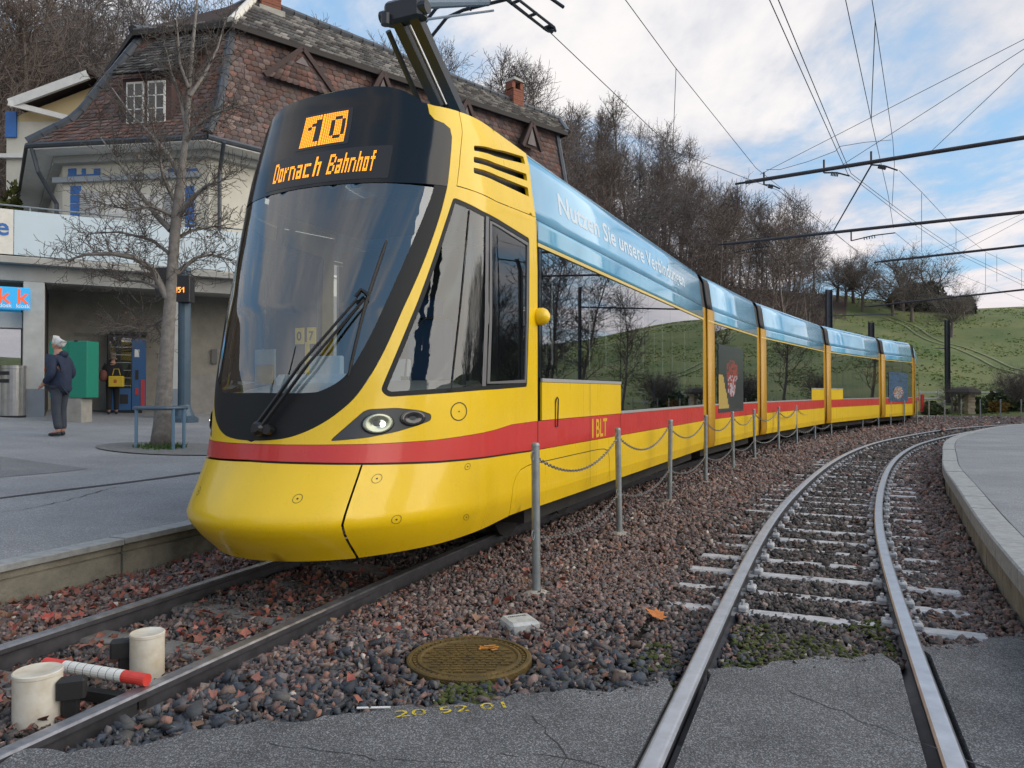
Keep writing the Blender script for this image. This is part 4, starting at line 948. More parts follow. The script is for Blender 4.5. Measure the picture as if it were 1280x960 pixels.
# rear cab of the last section
Fl = secs[-1][0]; mb = MB(); rows = []
for z in (.35, .6, 1.1, 1.5, 2.2, 2.9, 3.4, 3.6):
    d = float(np.interp(z, [.35, .6, 1.1, 2.9, 3.6], [1.9, 2.1, 1.9, 1.3, .9])); rows.append([Fl(XW(min(z, 3.57)) * math.sin(t), 7.6 + d * math.cos(t) ** .9 if abs(math.cos(t)) > 1e-6 else 7.6, z) for t in np.linspace(-math.pi / 2, math.pi / 2, 17)])
mb.grid(rows); mb.build('rear_cab_shell', YEL, tram, True)
# panel seams, handle, bogie cover outline on the first section
mb = MB(); mk = lambda s0, s1, z0, z1: mb.add([F1(HWID + .0015, s0, z0), F1(HWID + .0015, s1, z0), F1(HWID + .0015, s1, z1), F1(HWID + .0015, s0, z1)], [(0, 1, 2, 3)])
arch = spline([(.0, .774), (.4, .775), (1.2, .778), (1.75, .775), (1.98, .75), (2.08, .66), (2.10, .5), (2.11, .38)], 6)
for (a, b), (c, d) in zip(arch[:-1], arch[1:]):
    t = Vector((c - a, d - b)).normalized(); n_ = Vector((-t.y, t.x)) * .004
    mb.add([F1(HWID + .0015, a + n_.x, b + n_.y), F1(HWID + .0015, c + n_.x, d + n_.y), F1(HWID + .0015, c - n_.x, d - n_.y), F1(HWID + .0015, a - n_.x, b - n_.y)], [(0, 1, 2, 3)])
mb.build('panel_seam', RUB, tram)
for q_ in ((1.42, 1.425, .40, 1.50), (2.52, 2.526, .40, 1.15), (5.0, 5.004, .40, 1.15), (.0, .012, .78, 2.98)): mb = MB(); mk(*q_); mb.build('panel_seam', RUB, tram)
mb = MB(); mb.tube([F1(HWID + .004, .42, 1.30), F1(HWID + .012, .42, 1.34), F1(HWID + .012, .45, 1.36), F1(HWID + .012, .48, 1.34), F1(HWID + .004, .48, 1.08)], .006, 5); mb.tube([F1(HWID + .004, .42, 1.30), F1(HWID + .004, .42, 1.08), F1(HWID + .004, .48, 1.08)], .006, 5); mb.build('flap_handle', RUB, tram)
# yellow lamp pod on the cab corner
mb = MB(); c_ = F1(HWID, .02, 2.09); mb.lathe([(.0, -.02), (.075, -.02), (.08, .01), (.078, .05), (.06, .085), (.03, .105), (0, .11)], c_, 20, ax=Matrix.Rotation(-TH, 3, 'Z') @ Matrix.Rotation(R(90), 3, 'Y')); mb.build('indicator_pod', YEL, tram, True)
# lettering: faint white advert text on the roof panel, logo on the stripe
WHT = mat('white_print', (.62, .72, .80), .4)
def roof_text(Fm, txt, s0, zb, size, m, name, sq=1.):
    vs, fs = text_mesh(txt, size, 'LEFT', True); mb = MB(); mb.add([Fm(XW(zb + v.y) + .003, s0 + v.x * sq, zb + v.y) for v in vs], fs); o = mb.build(name, m, tram); o['kind'] = 'stuff'; return o
roof_text(F1, 'Nutzen Sie unsere Verbindungen', .62, 3.16, .30, WHT, 'advert_lettering', 1.42)
roof_text(secs[1][0], 'Reisen', 2.7, 3.1, .28, WHT, 'advert_lettering', 1.2) if False else None
LOGO = mat('logo_yellow', (.75, .42, .03), .4)
vs, fs = text_mesh('BLT', .28, 'LEFT', True); mb = MB(); mb.add([F1(HWID + .003, 1.60 + v.x * .86, .918 + v.y) for v in vs], fs); mb.add([F1(HWID + .003, 1.48 + a, z) for a, z in ((0, .915), (.045, .915), (.045, 1.12), (0, 1.12))], [(0, 1, 2, 3)]); mb.build('operator_logo', LOGO, tram)
# poster films stuck over the windows of two sections
def poster(Fm, s0, s1, z0, z1, pal, name):
    mb = MB(); nx, nz = 26, 34; r_ = random.Random(3 + int(s1 * 10))
    for i in range(nx):
        for k in range(nz):
            u, v = i / (nx - 1), k / (nz - 1)
            w = pal(u, v, r_)
            a, b = s0 + (s1 - s0) * i / nx, s0 + (s1 - s0) * (i + 1) / nx; c, d = z0 + (z1 - z0) * k / nz, z0 + (z1 - z0) * (k + 1) / nz
            mb.add([Fm(HWID + .0075, a, c), Fm(HWID + .0075, b, c), Fm(HWID + .0075, b, d), Fm(HWID + .0075, a, d)], [(0, 1, 2, 3)], w)
    return mb.build(name, [mat('film_charcoal', (.035, .045, .055), .3, coat=.3), mat('film_red', (.30, .045, .04), .3, coat=.3), mat('film_yellow', (.50, .36, .10), .3, coat=.3), mat('film_pale', (.45, .40, .45), .3, coat=.3), mat('film_blue', (.05, .12, .26), .3, coat=.3), WHT], tram)
def pal1(u, v, r_):
    if v < .06: return 0
    if u < .42 - .5 * v and v < .55: return 2
    if (u - .52) ** 2 / .06 + (v - .62) ** 2 / .035 < 1: return 1 if r_.random() > .25 else (3 if v < .55 else 0)
    if (u - .5) ** 2 / .03 + (v - .4) ** 2 / .03 < 1: return 3 if r_.random() > .4 else 1
    return 0
poster(secs[1][0], .75, 2.95, 1.0, 2.35, pal1, 'poster_film')
def pal2(u, v, r_):
    if (u - .5) ** 2 / .07 + (v - .3) ** 2 / .05 < 1: return r_.choice([3, 3, 2, 4, 1])
    return 4 if r_.random() > .25 else 0
poster(secs[4][0], .9, 3.6, 1.0, 2.25, pal2, 'poster_film')
# pantograph
PB = F1(0, 1.15, 0); PT = mat('pantograph_dark', (.035, .04, .048), .4, metal=.5)
mb = MB(); mb.bbox(F1(0, 1.25, 3.80), (1.0, 1.1, .10), .02, -TH); mb.bbox(F1(0, 1.1, 3.90), (.4, .5, .14), .03, -TH); mb.build('pantograph_base', PT, tram)
mb = MB()
for x in (-.10, .085): mb.beam(F1(x, 1.0, 3.86), F1(x, -.38, 4.88), .10, .10)
mb.tube([F1(-.28, .85, 3.85), F1(-.22, -.36, 4.80)], .03, 6)
mb.beam(F1(-.10, .4, 4.30), F1(.085, .4, 4.30), .06, .06); pa_ = mb.build('pantograph_lower_arm', PT, tram)
mb = MB(); mb.beam(F1(.12, 1.0, 3.90), F1(.12, -.35, 4.93), .012, .012); mb.beam(F1(-.04, .95, 3.93), F1(-.04, -.35, 4.93), .012, .02); mb.build('arm_edge', TRIM, pa_)
mb = MB(); mb.bbox(F1(0, -.40, 4.93), (.42, .16, .2), .04, -TH); mb.lathe([(.0, -.25), (.06, -.25), (.06, .25), (0, .25)], F1(0, -.42, 4.90), 12, ax=Matrix.Rotation(-TH, 3, 'Z') @ Matrix.Rotation(R(90), 3, 'Y')); mb.lathe([(0, 0), (.045, 0), (.045, .1), (0, .1)], F1(-.15, -.5, 4.78), 10); mb.build('pantograph_knee', PT, tram)
mb = MB(); mb.tube([F1(0, -.42, 4.98), F1(0, 1.25, 5.78)], [.055, .035], 8); mb.tube([F1(.12, -.30, 4.86), F1(.05, 1.3, 5.70)], .014, 6); mb.build('pantograph_upper_arm', mat('pantograph_blue_grey', (.12, .17, .22), .4, metal=.3), tram)
mb = MB()
for ds in (-.12, .12): mb.tube([F1(-.85, 1.3 + ds, 5.62), F1(-.62, 1.3 + ds, 5.82), F1(-.4, 1.3 + ds, 5.86), F1(.4, 1.3 + ds, 5.86), F1(.62, 1.3 + ds, 5.82), F1(.85, 1.3 + ds, 5.62)], .02, 6)
mb.tube([F1(-.3, 1.18, 5.84), F1(-.3, 1.42, 5.84)], .015, 6); mb.tube([F1(.3, 1.18, 5.84), F1(.3, 1.42, 5.84)], .015, 6); mb.tube([F1(0, 1.25, 5.76), F1(0, 1.3, 5.86)], .03, 6); mb.build('collector_head', PT, tram)
# skirt under the nose
mb = MB(); mb.grid([[nose_pt(F1, u, .30, -.03) for u in np.linspace(-2.1, 2.1, 40)], [nose_pt(F1, u, .18, -.22) for u in np.linspace(-2.1, 2.1, 40)]]); mb.build('nose_underside', DARK, tram)
mb = MB(); mb.box(F1(0, -.55, .42), (1.5, 1.5, .2), -TH); mb.build('underframe', DARK, tram)
mb = MB(); mb.beam(F1(HWID - .35, .6, .3), F1(HWID - .35, 1.9, .3), .08, .12); mb.box(F1(HWID - .3, 1.5, .25), (.08, .12, .2), -TH); mb.build('bogie_frame', DARK, tram)
# ================================================================== STATION BUILDING (left)
def zat(px, py, Y): return atY(px, py, Y).z
cA, cB = plaza(41, 521), plaza(217, 523)
e_ = (cB - cA); e_.z = 0; e_.normalize(); FACE = math.atan2(e_.y, e_.x)         # along the front, to the right
nf = Vector((e_.y, -e_.x, 0)) if e_.x * 0 + (-e_.x) < 0 else Vector((-e_.y, e_.x, 0))   # toward the viewer
ZB = cA.z
def SF(u, v, z): return Vector((cA.x + e_.x * u - nf.x * v, cA.y + e_.y * u - nf.y * v, z))   # u along the front from the left pillar, v into the building
def u_at(px, v=0.):
    d = ray(px, 480); o = Vector((cA.x - nf.x * v, cA.y - nf.y * v)); # solve o + e u = t d
    t, u = np.linalg.solve(np.array([[d.x, -e_.x], [d.y, -e_.y]]), np.array([o.x, o.y])); return float(u), float(t * d.y)
uL, dL = u_at(41); uR, dR = u_at(217)
def hz_at(px, py, v=0.): u, Y = u_at(px, v); return zat(px, py, Y)
Z_SOF = hz_at(120, 357); Z_BEAM = hz_at(120, 338); Z_SLAB = hz_at(120, 328, -.25); Z_PAR = hz_at(120, 273, -.25)
uEND = u_at(310)[0] + 1.2; uSTART = u_at(-60)[0]
print('front', uR, ZB, Z_SOF, Z_BEAM, Z_SLAB, Z_PAR, dL, dR)
st = root('station_building', SF(uR / 2, 0, ZB)); tag(st, 'old cream station building with tiled mansard roof above a flat concrete canopy front', 'building')
PLINTH = mat('grey_blue_plinth', (.20, .23, .27), .85, var=.1); PILLAR = mat('pale_pillar_render', (.42, .43, .42), .9, var=.12, vscale=3)
WALLD = mat('grey_beige_roughcast', (.34, .325, .285), .95, var=.14, vscale=3, bump=.7, bscale=45)  # one even grey-beige render for back wall and soffit
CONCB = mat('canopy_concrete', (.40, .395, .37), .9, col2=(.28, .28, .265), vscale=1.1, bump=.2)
PANELB = mat('pale_blue_parapet', (.50, .60, .66), .35, var=.05, vscale=.8)
def sbox(u0, u1, v0, v1, z0, z1, m, name, parent=st, bev=0.):
    c = SF((u0 + u1) / 2, (v0 + v1) / 2, (z0 + z1) / 2); mb = MB()
    (mb.bbox(c, (abs(u1 - u0), abs(v1 - v0), z1 - z0), bev, FACE) if bev else mb.box(c, (abs(u1 - u0), abs(v1 - v0), z1 - z0), FACE)); return mb.build(name, m, parent)
ZG = ZB - .25
for px0, px1 in ((28, 55), (207, 228)):
    u0, u1 = u_at(px0)[0], u_at(px1)[0]; zp = hz_at(px0, 486)
    pl = sbox(u0, u1, -.0, .42, ZG, Z_SOF, PILLAR, 'pillar', bev=.015); sbox(u0 - .006, u1 + .006, -.006, .3, ZG + .01, zp, PLINTH, 'plinth', pl)
VB = 2.6
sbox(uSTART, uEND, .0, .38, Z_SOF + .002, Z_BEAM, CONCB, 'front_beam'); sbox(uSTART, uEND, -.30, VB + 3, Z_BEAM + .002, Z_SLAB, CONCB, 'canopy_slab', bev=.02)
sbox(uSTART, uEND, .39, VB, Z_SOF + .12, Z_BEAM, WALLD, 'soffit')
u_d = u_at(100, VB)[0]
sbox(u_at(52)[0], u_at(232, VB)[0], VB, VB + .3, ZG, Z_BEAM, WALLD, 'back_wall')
sbox(u_at(232, VB)[0] + .01, uEND + 2, VB - .7, VB - .4, ZG, Z_BEAM, GREYR, 'side_wall'); sbox(u_at(232, VB)[0] + .012, uEND + 2, VB - .71, VB - .45, ZG, ZB + 1.0, mat('stained_plinth', (.24, .23, .22), .9, var=.15), 'plinth')
sbox(u_at(286, 2)[0], u_at(292, 2)[0], VB - .76, VB - .71, ZG + .6, Z_SOF, RUB, 'drain_pipe'); sbox(u_at(263, 2)[0], u_at(270, 2)[0], VB - .76, VB - .72, ZB + 1.35, ZB + 1.75, mat('junction_box_grey', (.10, .10, .10), .6), 'junction_box')
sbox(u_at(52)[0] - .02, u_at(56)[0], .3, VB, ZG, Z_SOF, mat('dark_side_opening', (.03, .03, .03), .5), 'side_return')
sbox(u_at(92, VB)[0], u_at(186, VB)[0], VB - .02, VB + .01, hz_at(150, 422, VB), hz_at(150, 418, VB), GREYR, 'wall_band')
# kiosk front at far left: strongly reflecting shop window under the sign
sbox(uSTART, u_at(27)[0], .5, .6, ZG, ZB + .9, WHITEW, 'kiosk_counter'); kw = sbox(uSTART, u_at(27)[0], .62, .64, ZB + .9, Z_SOF - .4, glass('kiosk_glass', (.6, .62, .62), .4), 'kiosk_window')
sbox(uSTART, u_at(26)[0], .35, .58, hz_at(10, 408), hz_at(10, 388), WHITEW, 'kiosk_fascia', bev=.01); sbox(u_at(24)[0], u_at(28)[0], .5, .6, ZG, Z_SOF, mat('brown_frame', (.09, .06, .04), .7), 'kiosk_post'); sbox(uSTART, u_at(27)[0], 2.0, 2.1, ZG, Z_SOF, mat('kiosk_inside', (.30, .28, .25), .8, col2=(.05, .05, .05), vscale=4), 'kiosk_interior')
# parapet of pale blue panels, with rail
ps = [uSTART] + [u_at(x, -.25)[0] for x in (16, 98, 180, 262, 340)]
for i in range(len(ps) - 1): sbox(ps[i] + .006, ps[i + 1] - .006, -.28, -.24, Z_SLAB + .03, Z_PAR, WHITEP if i == 0 else PANELB, 'parapet_panel')
mb = MB(); zr = hz_at(100, 266, -.2); mb.tube([SF(uSTART, -.2, zr), SF(uEND, -.2, zr)], .02, 6); mb.build('parapet_rail', GALV, st)
for i in range(6): MB().tube([SF(ps[i] + .3, -.2, Z_SLAB), SF(ps[i] + .3, -.2, zr)], .016, 6).build('rail_post', GALV, st)
sign_text('te', .55, SF(ps[1] - .08, -.29, hz_at(8, 294, -.28)), FACE, BLUEP, 'lettering', st, 'RIGHT')['kind'] = 'stuff'
# blue kiosk sign
KB = mat('kiosk_blue', (.02, .30, .62), .4, emit=(.02, .3, .6, .25)); KR = mat('kiosk_orange', (.62, .09, .03), .5, emit=(.7, .1, .03, .3))
zs0, zs1 = hz_at(10, 386, -.4), hz_at(10, 359, -.4)
ks = root('kiosk_sign', SF(u_at(20)[0], -.4, zs0)); tag(ks, 'bright blue box sign with two orange letters hanging over the kiosk', 'sign')
mb = MB(); mb.bbox(SF((uSTART + u_at(37, -.4)[0]) / 2, -.36, (zs0 + zs1) / 2), (u_at(37, -.4)[0] - uSTART, .3, zs1 - zs0), .02, FACE); mb.build('sign_box', KB, ks)
for px in (4, 27):
    sign_text('k', .46, SF(u_at(px, -.52)[0], -.515, zs0 + .12), FACE, KR, 'letter', ks); sign_text('kiosk', .12, SF(u_at(px + 1, -.52)[0], -.515, zs0 + .025), FACE, mat('white_sign_print', (.75, .8, .85), .5), 'small_lettering', ks)['kind'] = 'stuff'

# ---- old house above: walls, shutters, windows, mansard roof
C0 = Vector((-8.13, 20.0)); L0 = Vector((-13.4, 20.75)); R0 = Vector((2.7, 31.6)); L1 = Vector((-18.6, 28.2)); R1 = Vector((-3.9, 38.4))
EAVE = 8.28
def inpoly(poly, d):
    """inset a CCW/CW polygon by d"""
    n = len(poly); cen = sum(poly, Vector((0, 0))) / n; o = []
    for i in range(n):
        p, a, b = poly[i], poly[i - 1], poly[(i + 1) % n]; n1 = Vector((-(p - a).y, (p - a).x)).normalized(); n2 = Vector((-(b - p).y, (b - p).x)).normalized()
        if n1.dot(cen - p) < 0: n1 = -n1
        if n2.dot(cen - p) < 0: n2 = -n2
        bis = (n1 + n2).normalized(); o.append(p + bis * d / max(.4, bis.dot(n1)))
    return o
PLAN = [L0, C0, R0, R1, L1]; WALLP = inpoly(PLAN, .85)
h = root('w2'); bpy.data.objects.remove(h)
mb = MB(); mb.prism([tuple(p) for p in WALLP], .6, EAVE - .12); mb.build('house_wall', CREAM, st)
mb = MB(); mb.prism([tuple(p) for p in PLAN], EAVE - .16, EAVE - .10); mb.build('eaves_soffit', WHITEW, st)
mb = MB(); mb.prism([tuple(p) for p in inpoly(PLAN, .62)], EAVE - .36, EAVE - .163); mb.build('cornice', mat('cornice_grey', (.36, .37, .36), .8, var=.08), st)
for a, b in zip(PLAN, PLAN[1:] + PLAN[:1]):
    MB().tube([(a.x, a.y, EAVE - .05), (b.x, b.y, EAVE - .05)], .085, 8).build('gutter', SLATE, st)
MB().tube([(L0.x + .1, L0.y, EAVE - .1), (L0.x + .25, L0.y + .05, EAVE - .75), (WALLP[0].x - .1, WALLP[0].y - .1, EAVE - 1.5), (WALLP[0].x - .1, WALLP[0].y - .1, 4.2)], .06, 8).build('downpipe', SLATE, st)
MB().tube([(C0.x + .35, C0.y + .25, EAVE - .1), (WALLP[1].x + .28, WALLP[1].y + .05, EAVE - .7), (WALLP[1].x + .28, WALLP[1].y + .05, 4.2)], .055, 8).build('downpipe', SLATE, st)
# front wall features
wa, wb = Vector((*WALLP[0], 0)), Vector((*WALLP[1], 0)); wd = (wb - wa).normalized(); wn_ = Vector((wd.y, -wd.x, 0)); WRZ = math.atan2(wd.y, wd.x); WL_ = (wb - wa).length
def wallu(px):
    d = ray(px, 480); t, u = np.linalg.solve(np.array([[d.x, -wd.x], [d.y, -wd.y]]), np.array([wa.x, wa.y])); return float(u), float(t * d.y)
def wbox(px0, px1, py0, py1, dep, m, name, parent=st, out_=None):
    u0, Y0 = wallu(px0); u1, Y1 = wallu(px1); z1, z0 = zat(px0, py0, Y0), zat(px0, py1, Y0); c = wa + wd * (u0 + u1) / 2 + wn_ * ((out_ or dep / 2)); c.z = (z0 + z1) / 2
    return MB().box(c, (abs(u1 - u0), dep, z1 - z0), WRZ).build(name, m, parent)
SHUT = mat('grey_white_shutter', (.45, .46, .47), .7, var=.06)
for px0, px1 in ((132, 158), (176, 203)):
    w = wbox(px0, px1, 244, 290, .06, WHITEW, 'window'); u0, Y0 = wallu(px0)
    wbox(px0 + 2, px1 - 2, 246, 290, .02, GLASSH, 'pane', w, .045)
    for k in range(1, 3): wbox(px0 + (px1 - px0) * k / 3 - .4, px0 + (px1 - px0) * k / 3 + .4, 246, 290, .02, WHITEW, 'glazing_bar', w, .065)
    for yy in (256, 268): wbox(px0, px1, yy, yy + .9, .02, WHITEW, 'glazing_bar', w, .066)
wbox(100, 112, 239, 290, .05, SHUT, 'shutter'); wbox(113, 124, 240, 290, .05, SHUT, 'shutter'); wbox(162, 173, 240, 290, .05, SHUT, 'shutter'); wbox(206, 217, 240, 290, .05, SHUT, 'shutter')
for yy in range(242, 290, 3):
    for a, b in ((101, 111), (114, 123), (163, 172), (207, 216)): pass
def louvres(px0, px1):
    for yy in np.arange(241, 274, 2.6): wbox(px0, px1, yy, yy + 1.2, .03, SHUT, 'shutter_slat', st, .065)
louvres(100.5, 111.5); louvres(207, 216.5)
for x0, x1 in ((84, 94), (101, 106), (116, 124), (209, 219), (222, 228), (232, 246)): wbox(x0, x1, 211, 222, .02, BLUEP, 'painted_block')
for x0, x1 in ((84, 124), (209, 246)): wbox(x0, x1, 219, 223, .024, BLUEP, 'painted_band')
for px0, px1 in ((87, 100), (231, 242)):
    for k in range(5): wbox(px0, px1, 233 + k * 11, 243 + k * 11, .02, BLUEP, 'painted_quoin')
wbox(68, 250, 223.5, 230, .14, mat('string_course_grey', (.30, .34, .38), .8), 'string_course'); wbox(66, 252, 205, 207, .08, WHITEW, 'string_course')
# long side wall: a few windows behind the tram
sa, sb_ = Vector((*WALLP[1], 0)), Vector((*WALLP[2], 0)); sdir = (sb_ - sa).normalized(); sno = Vector((sdir.y, -sdir.x, 0)); SRZ = math.atan2(sdir.y, sdir.x)
for u in (1.6, 4.4, 7.2, 10, 12.8):
    c = sa + sdir * u + sno * .02; c.z = 5.9; w = MB().box(c, (1.0, .08, 1.7), SRZ).build('window', WHITEW, st); c2 = c + sno * .045; MB().box(c2, (.86, .01, 1.55), SRZ).build('pane', GLASSH, w)
# roof faces made of tiles
def ring(poly, z): return [Vector((p.x, p.y, z)) for p in poly]
Q0 = ring(PLAN, EAVE + .02)
brk = [Vector((-10.75, 21.9)), Vector((-8.0, 21.45)), Vector((1.75, 30.1)), Vector((-3.2, 35.6)), Vector((-15.2, 27.2))]; ZBR = 11.85
Q2 = [Vector((p.x, p.y, ZBR)) for p in brk]; Q1 = [a.lerp(b, .40) for a, b in zip(Q0, Q2)]
for q, b in zip(Q1, Q2): q.z = EAVE + (ZBR - EAVE) * .24
PT1 = np.array([[.17, .095, .08], [.14, .095, .088], [.19, .105, .085], [.125, .10, .10], [.18, .13, .115], [.16, .11, .105]]); PT2 = np.array([[.10, .10, .10], [.07, .07, .072], [.15, .145, .14], [.055, .05, .05], [.20, .19, .18]])
def tiled(name, quads, tw, th, pal, parent, point=True, lift=.035):
    """rows of overlapping tiles over stacked quads (a,b bottom; c,d top); every tile has its own edge, tilt and tone"""
    V, Fc, Cc = [], [], []; n0 = 0
    for (a, b, c, d) in quads:
        hgt = ((c + d) / 2 - (a + b) / 2).length; rows = max(1, int(hgt / th)); nrm = (b - a).cross(d - a).normalized()
        if nrm.z < 0: nrm = -nrm
        for r_ in range(rows):
            t0, t1 = r_ / rows, min(1.0, (r_ + 1.35) / rows)
            p0, p1 = a.lerp(d, t0), b.lerp(c, t0); q0, q1 = a.lerp(d, t1), b.lerp(c, t1); w = (p1 - p0).length; n = max(1, int(w / tw))
            for k in range(n):
                o = .5 if r_ % 2 else 0; u0, u1 = max(0, (k - o) / n), min(1, (k + 1 - o) / n)
                if u1 - u0 < .2 / n: continue
                g0 = (u1 - u0) * .03; A = p0.lerp(p1, u0 + g0); B = p0.lerp(p1, u1 - g0); C_ = q0.lerp(q1, u1 - g0); D_ = q0.lerp(q1, u0 + g0); up = nrm * (lift + rng.uniform(-.008, .012)); lo = nrm * .004
                dn = (p0 - q0).normalized() * th * (.22 if point else 0); mid = (A + B) / 2 + up + dn
                V += [A + up, mid, B + up, C_ + lo, D_ + lo, A - nrm * .0, B - nrm * .0]; Fc += [(n0, n0 + 1, n0 + 2, n0 + 3), (n0, n0 + 3, n0 + 4, n0 + 4)]; Fc += [(n0, n0 + 5, n0 + 6, n0 + 2), ]; Cc += [pal[rng.integers(0, len(pal))] * rng.uniform(.7, 1.35)] * 7; n0 += 7
    F3 = []
    for f in Fc:
        F3.append(f[:3])
        if f[3] != f[2]: F3.append((f[0], f[2], f[3]))
    O_ = org(parent); ob = npmesh(name, np.array([(v.x - O_.x, v.y - O_.y, v.z - O_.z) for v in V]), np.array(F3), TILE, np.array(Cc), parent); ob['kind'] = 'stuff'; return ob
base_t = mat('roof_underlay', (.05, .032, .028), .95, var=.2)
mb = MB()
for i in range(5):
    j = (i + 1) % 5
    for A_, B_ in ((Q0, Q1), (Q1, Q2)): mb.grid([[A_[i].lerp(A_[j], u_).lerp(B_[i].lerp(B_[j], u_), v_) - Vector((0, 0, .05)) for u_ in np.linspace(0, 1, 15)] for v_ in np.linspace(0, 1, 7)])
rf = mb.build('mansard_roof', base_t, st)
tiled('roof_tile', [(Q0[0], Q0[1], Q1[1], Q1[0]), (Q1[0], Q1[1], Q2[1], Q2[0])], .19, .15, PT1, rf)
tiled('roof_tile', [(Q0[1], Q0[2], Q1[2], Q1[1]), (Q1[1], Q1[2], Q2[2], Q2[1])], .22, .17, PT1, rf)
tiled('roof_tile', [(Q0[2], Q0[3], Q1[3], Q1[2]), (Q1[2], Q1[3], Q2[3], Q2[2])], .26, .2, PT1, rf)
def hip(pts, m=SLATE, r=.13):
    pts = [Vector(p) for p in pts]; Ls = [(b - a).length for a, b in zip(pts[:-1], pts[1:])]; T_ = sum(Ls); n = int(T_ / .42)
    def at_(s):
        for a, b, l in zip(pts[:-1], pts[1:], Ls):
            if s <= l: return a.lerp(b, s / l)
            s -= l
        return pts[-1]
    mb = MB()
    for k in range(n): a, b = at_(T_ * k / n), at_(T_ * (k + 1.08) / n); mb.tube([a + Vector((0, 0, .03)), b + Vector((0, 0, .06))], [r * 1.12, r * .92], 8)
    o = mb.build('hip_ridge', m, rf); o['kind'] = 'stuff'; return o
hip([Q0[0], Q1[0], Q2[0]]); hip([Q0[1], Q1[1], Q2[1]]); hip([Q0[2], Q1[2], Q2[2]])
# upper roof, a little proud of the break
up_ = inpoly(brk, -.34); ZU = ZBR - .02
RL, RR_ = Vector((-7.9, 22.95, 13.45)), Vector((2.1, 33.0, 13.35)); RB = Vector((-11, 25.2, 13.45))
U = [Vector((p.x, p.y, ZU)) for p in up_]
mb = MB(); mb.add([U[0], U[1], RL, RB], [(0, 1, 2, 3)]); mb.add([U[1], U[2], RR_, RL], [(0, 1, 2, 3)]); mb.add([U[2], U[3], RR_], [(0, 1, 2)]); mb.add([U[3], U[4], RB, RL, RR_], [(0, 1, 2, 3, 4)]); mb.add([U[4], U[0], RB], [(0, 1, 2)]); mb.add([p - Vector((0, 0, .05)) for p in U], [(0, 1, 2, 3, 4)])
ur = mb.build('upper_roof', base_t, st)
for a, b in zip(U, U[1:] + U[:1]): MB().beam(a - Vector((0, 0, .06)), b - Vector((0, 0, .06)), .05, .16).build('fascia_board', mat('dark_fascia', (.03, .026, .025), .8), ur)
tiled('upper_roof_tile', [(U[1], U[2], RR_, RL)], .24, .27, PT2, ur, point=False, lift=.06); tiled('upper_roof_tile', [(U[0], U[1], RL, RB)], .24, .27, PT2, ur, point=False, lift=.06)
hip([RL, RR_], SLATE, .12); hip([U[1], RL], WHITEP, .12); hip([U[0], RB], SLATE, .12); hip([RB, RL], SLATE, .12); hip([U[2], RR_], SLATE, .1)
# dormer on the left face, gablets on the long face, chimneys
def roofpt(fa, fb, t, s): # on lower steep face between Q1/Q2 along edge i
    return Q1[fa].lerp(Q1[fb], t).lerp(Q2[fa].lerp(Q2[fb], t), s)
c = roofpt(0, 1, .52, .10); c.z = 9.38; fdir = (Q1[1] - Q1[0]).normalized(); fn = Vector((fdir.y, -fdir.x, 0)); DRZ = math.atan2(fdir.y, fdir.x)
dm = MB(); dm.box(c - fn * .45 + Vector((0, 0, .0)), (1.5, 1.5, 1.42), DRZ); d_ = dm.build('dormer', mat('dormer_cladding', (.075, .045, .042), .85, var=.2, vscale=6), rf)
for dx in (-.32, .32):
    q = c + fn * .31 + fdir * dx; MB().box(q, (.52, .07, 1.18), DRZ).build('dormer_window', WHITEW, rf)
    MB().box(q + fn * .04, (.42, .01, 1.06), DRZ).build('dormer_pane', GLASSH, rf)
    for k in (-.18, .18): MB().box(q + fn * .05 + Vector((0, 0, k)), (.42, .02, .03), DRZ).build('glazing_bar', WHITEW, rf)
    MB().box(q + fn * .05, (.03, .02, 1.06), DRZ).build('glazing_bar', WHITEW, rf)
tp = c + Vector((0, 0, .74)) - fn * .42; bk = roofpt(0, 1, .60, .97) + Vector((0, 0, .05))
w_ = .92; tiled('dormer_roof_tile', [(tp + fn * 1.0 - fdir * w_, tp + fn * 1.0 + fdir * w_, bk + fdir * w_, bk - fdir * w_)], .2, .15, PT2 * .8, rf)
MB().add([tp + fn * .98 - fdir * w_ - Vector((0, 0, .04)), tp + fn * .98 + fdir * w_ - Vector((0, 0, .04)), bk + fdir * w_ - Vector((0, 0, .06)), bk - fdir * w_ - Vector((0, 0, .06))], [(0, 1, 2, 3)]).build('dormer_roof', base_t, rf)
ldir = (Q1[2] - Q1[1]).normalized(); ln = Vector((ldir.y, -ldir.x, 0))
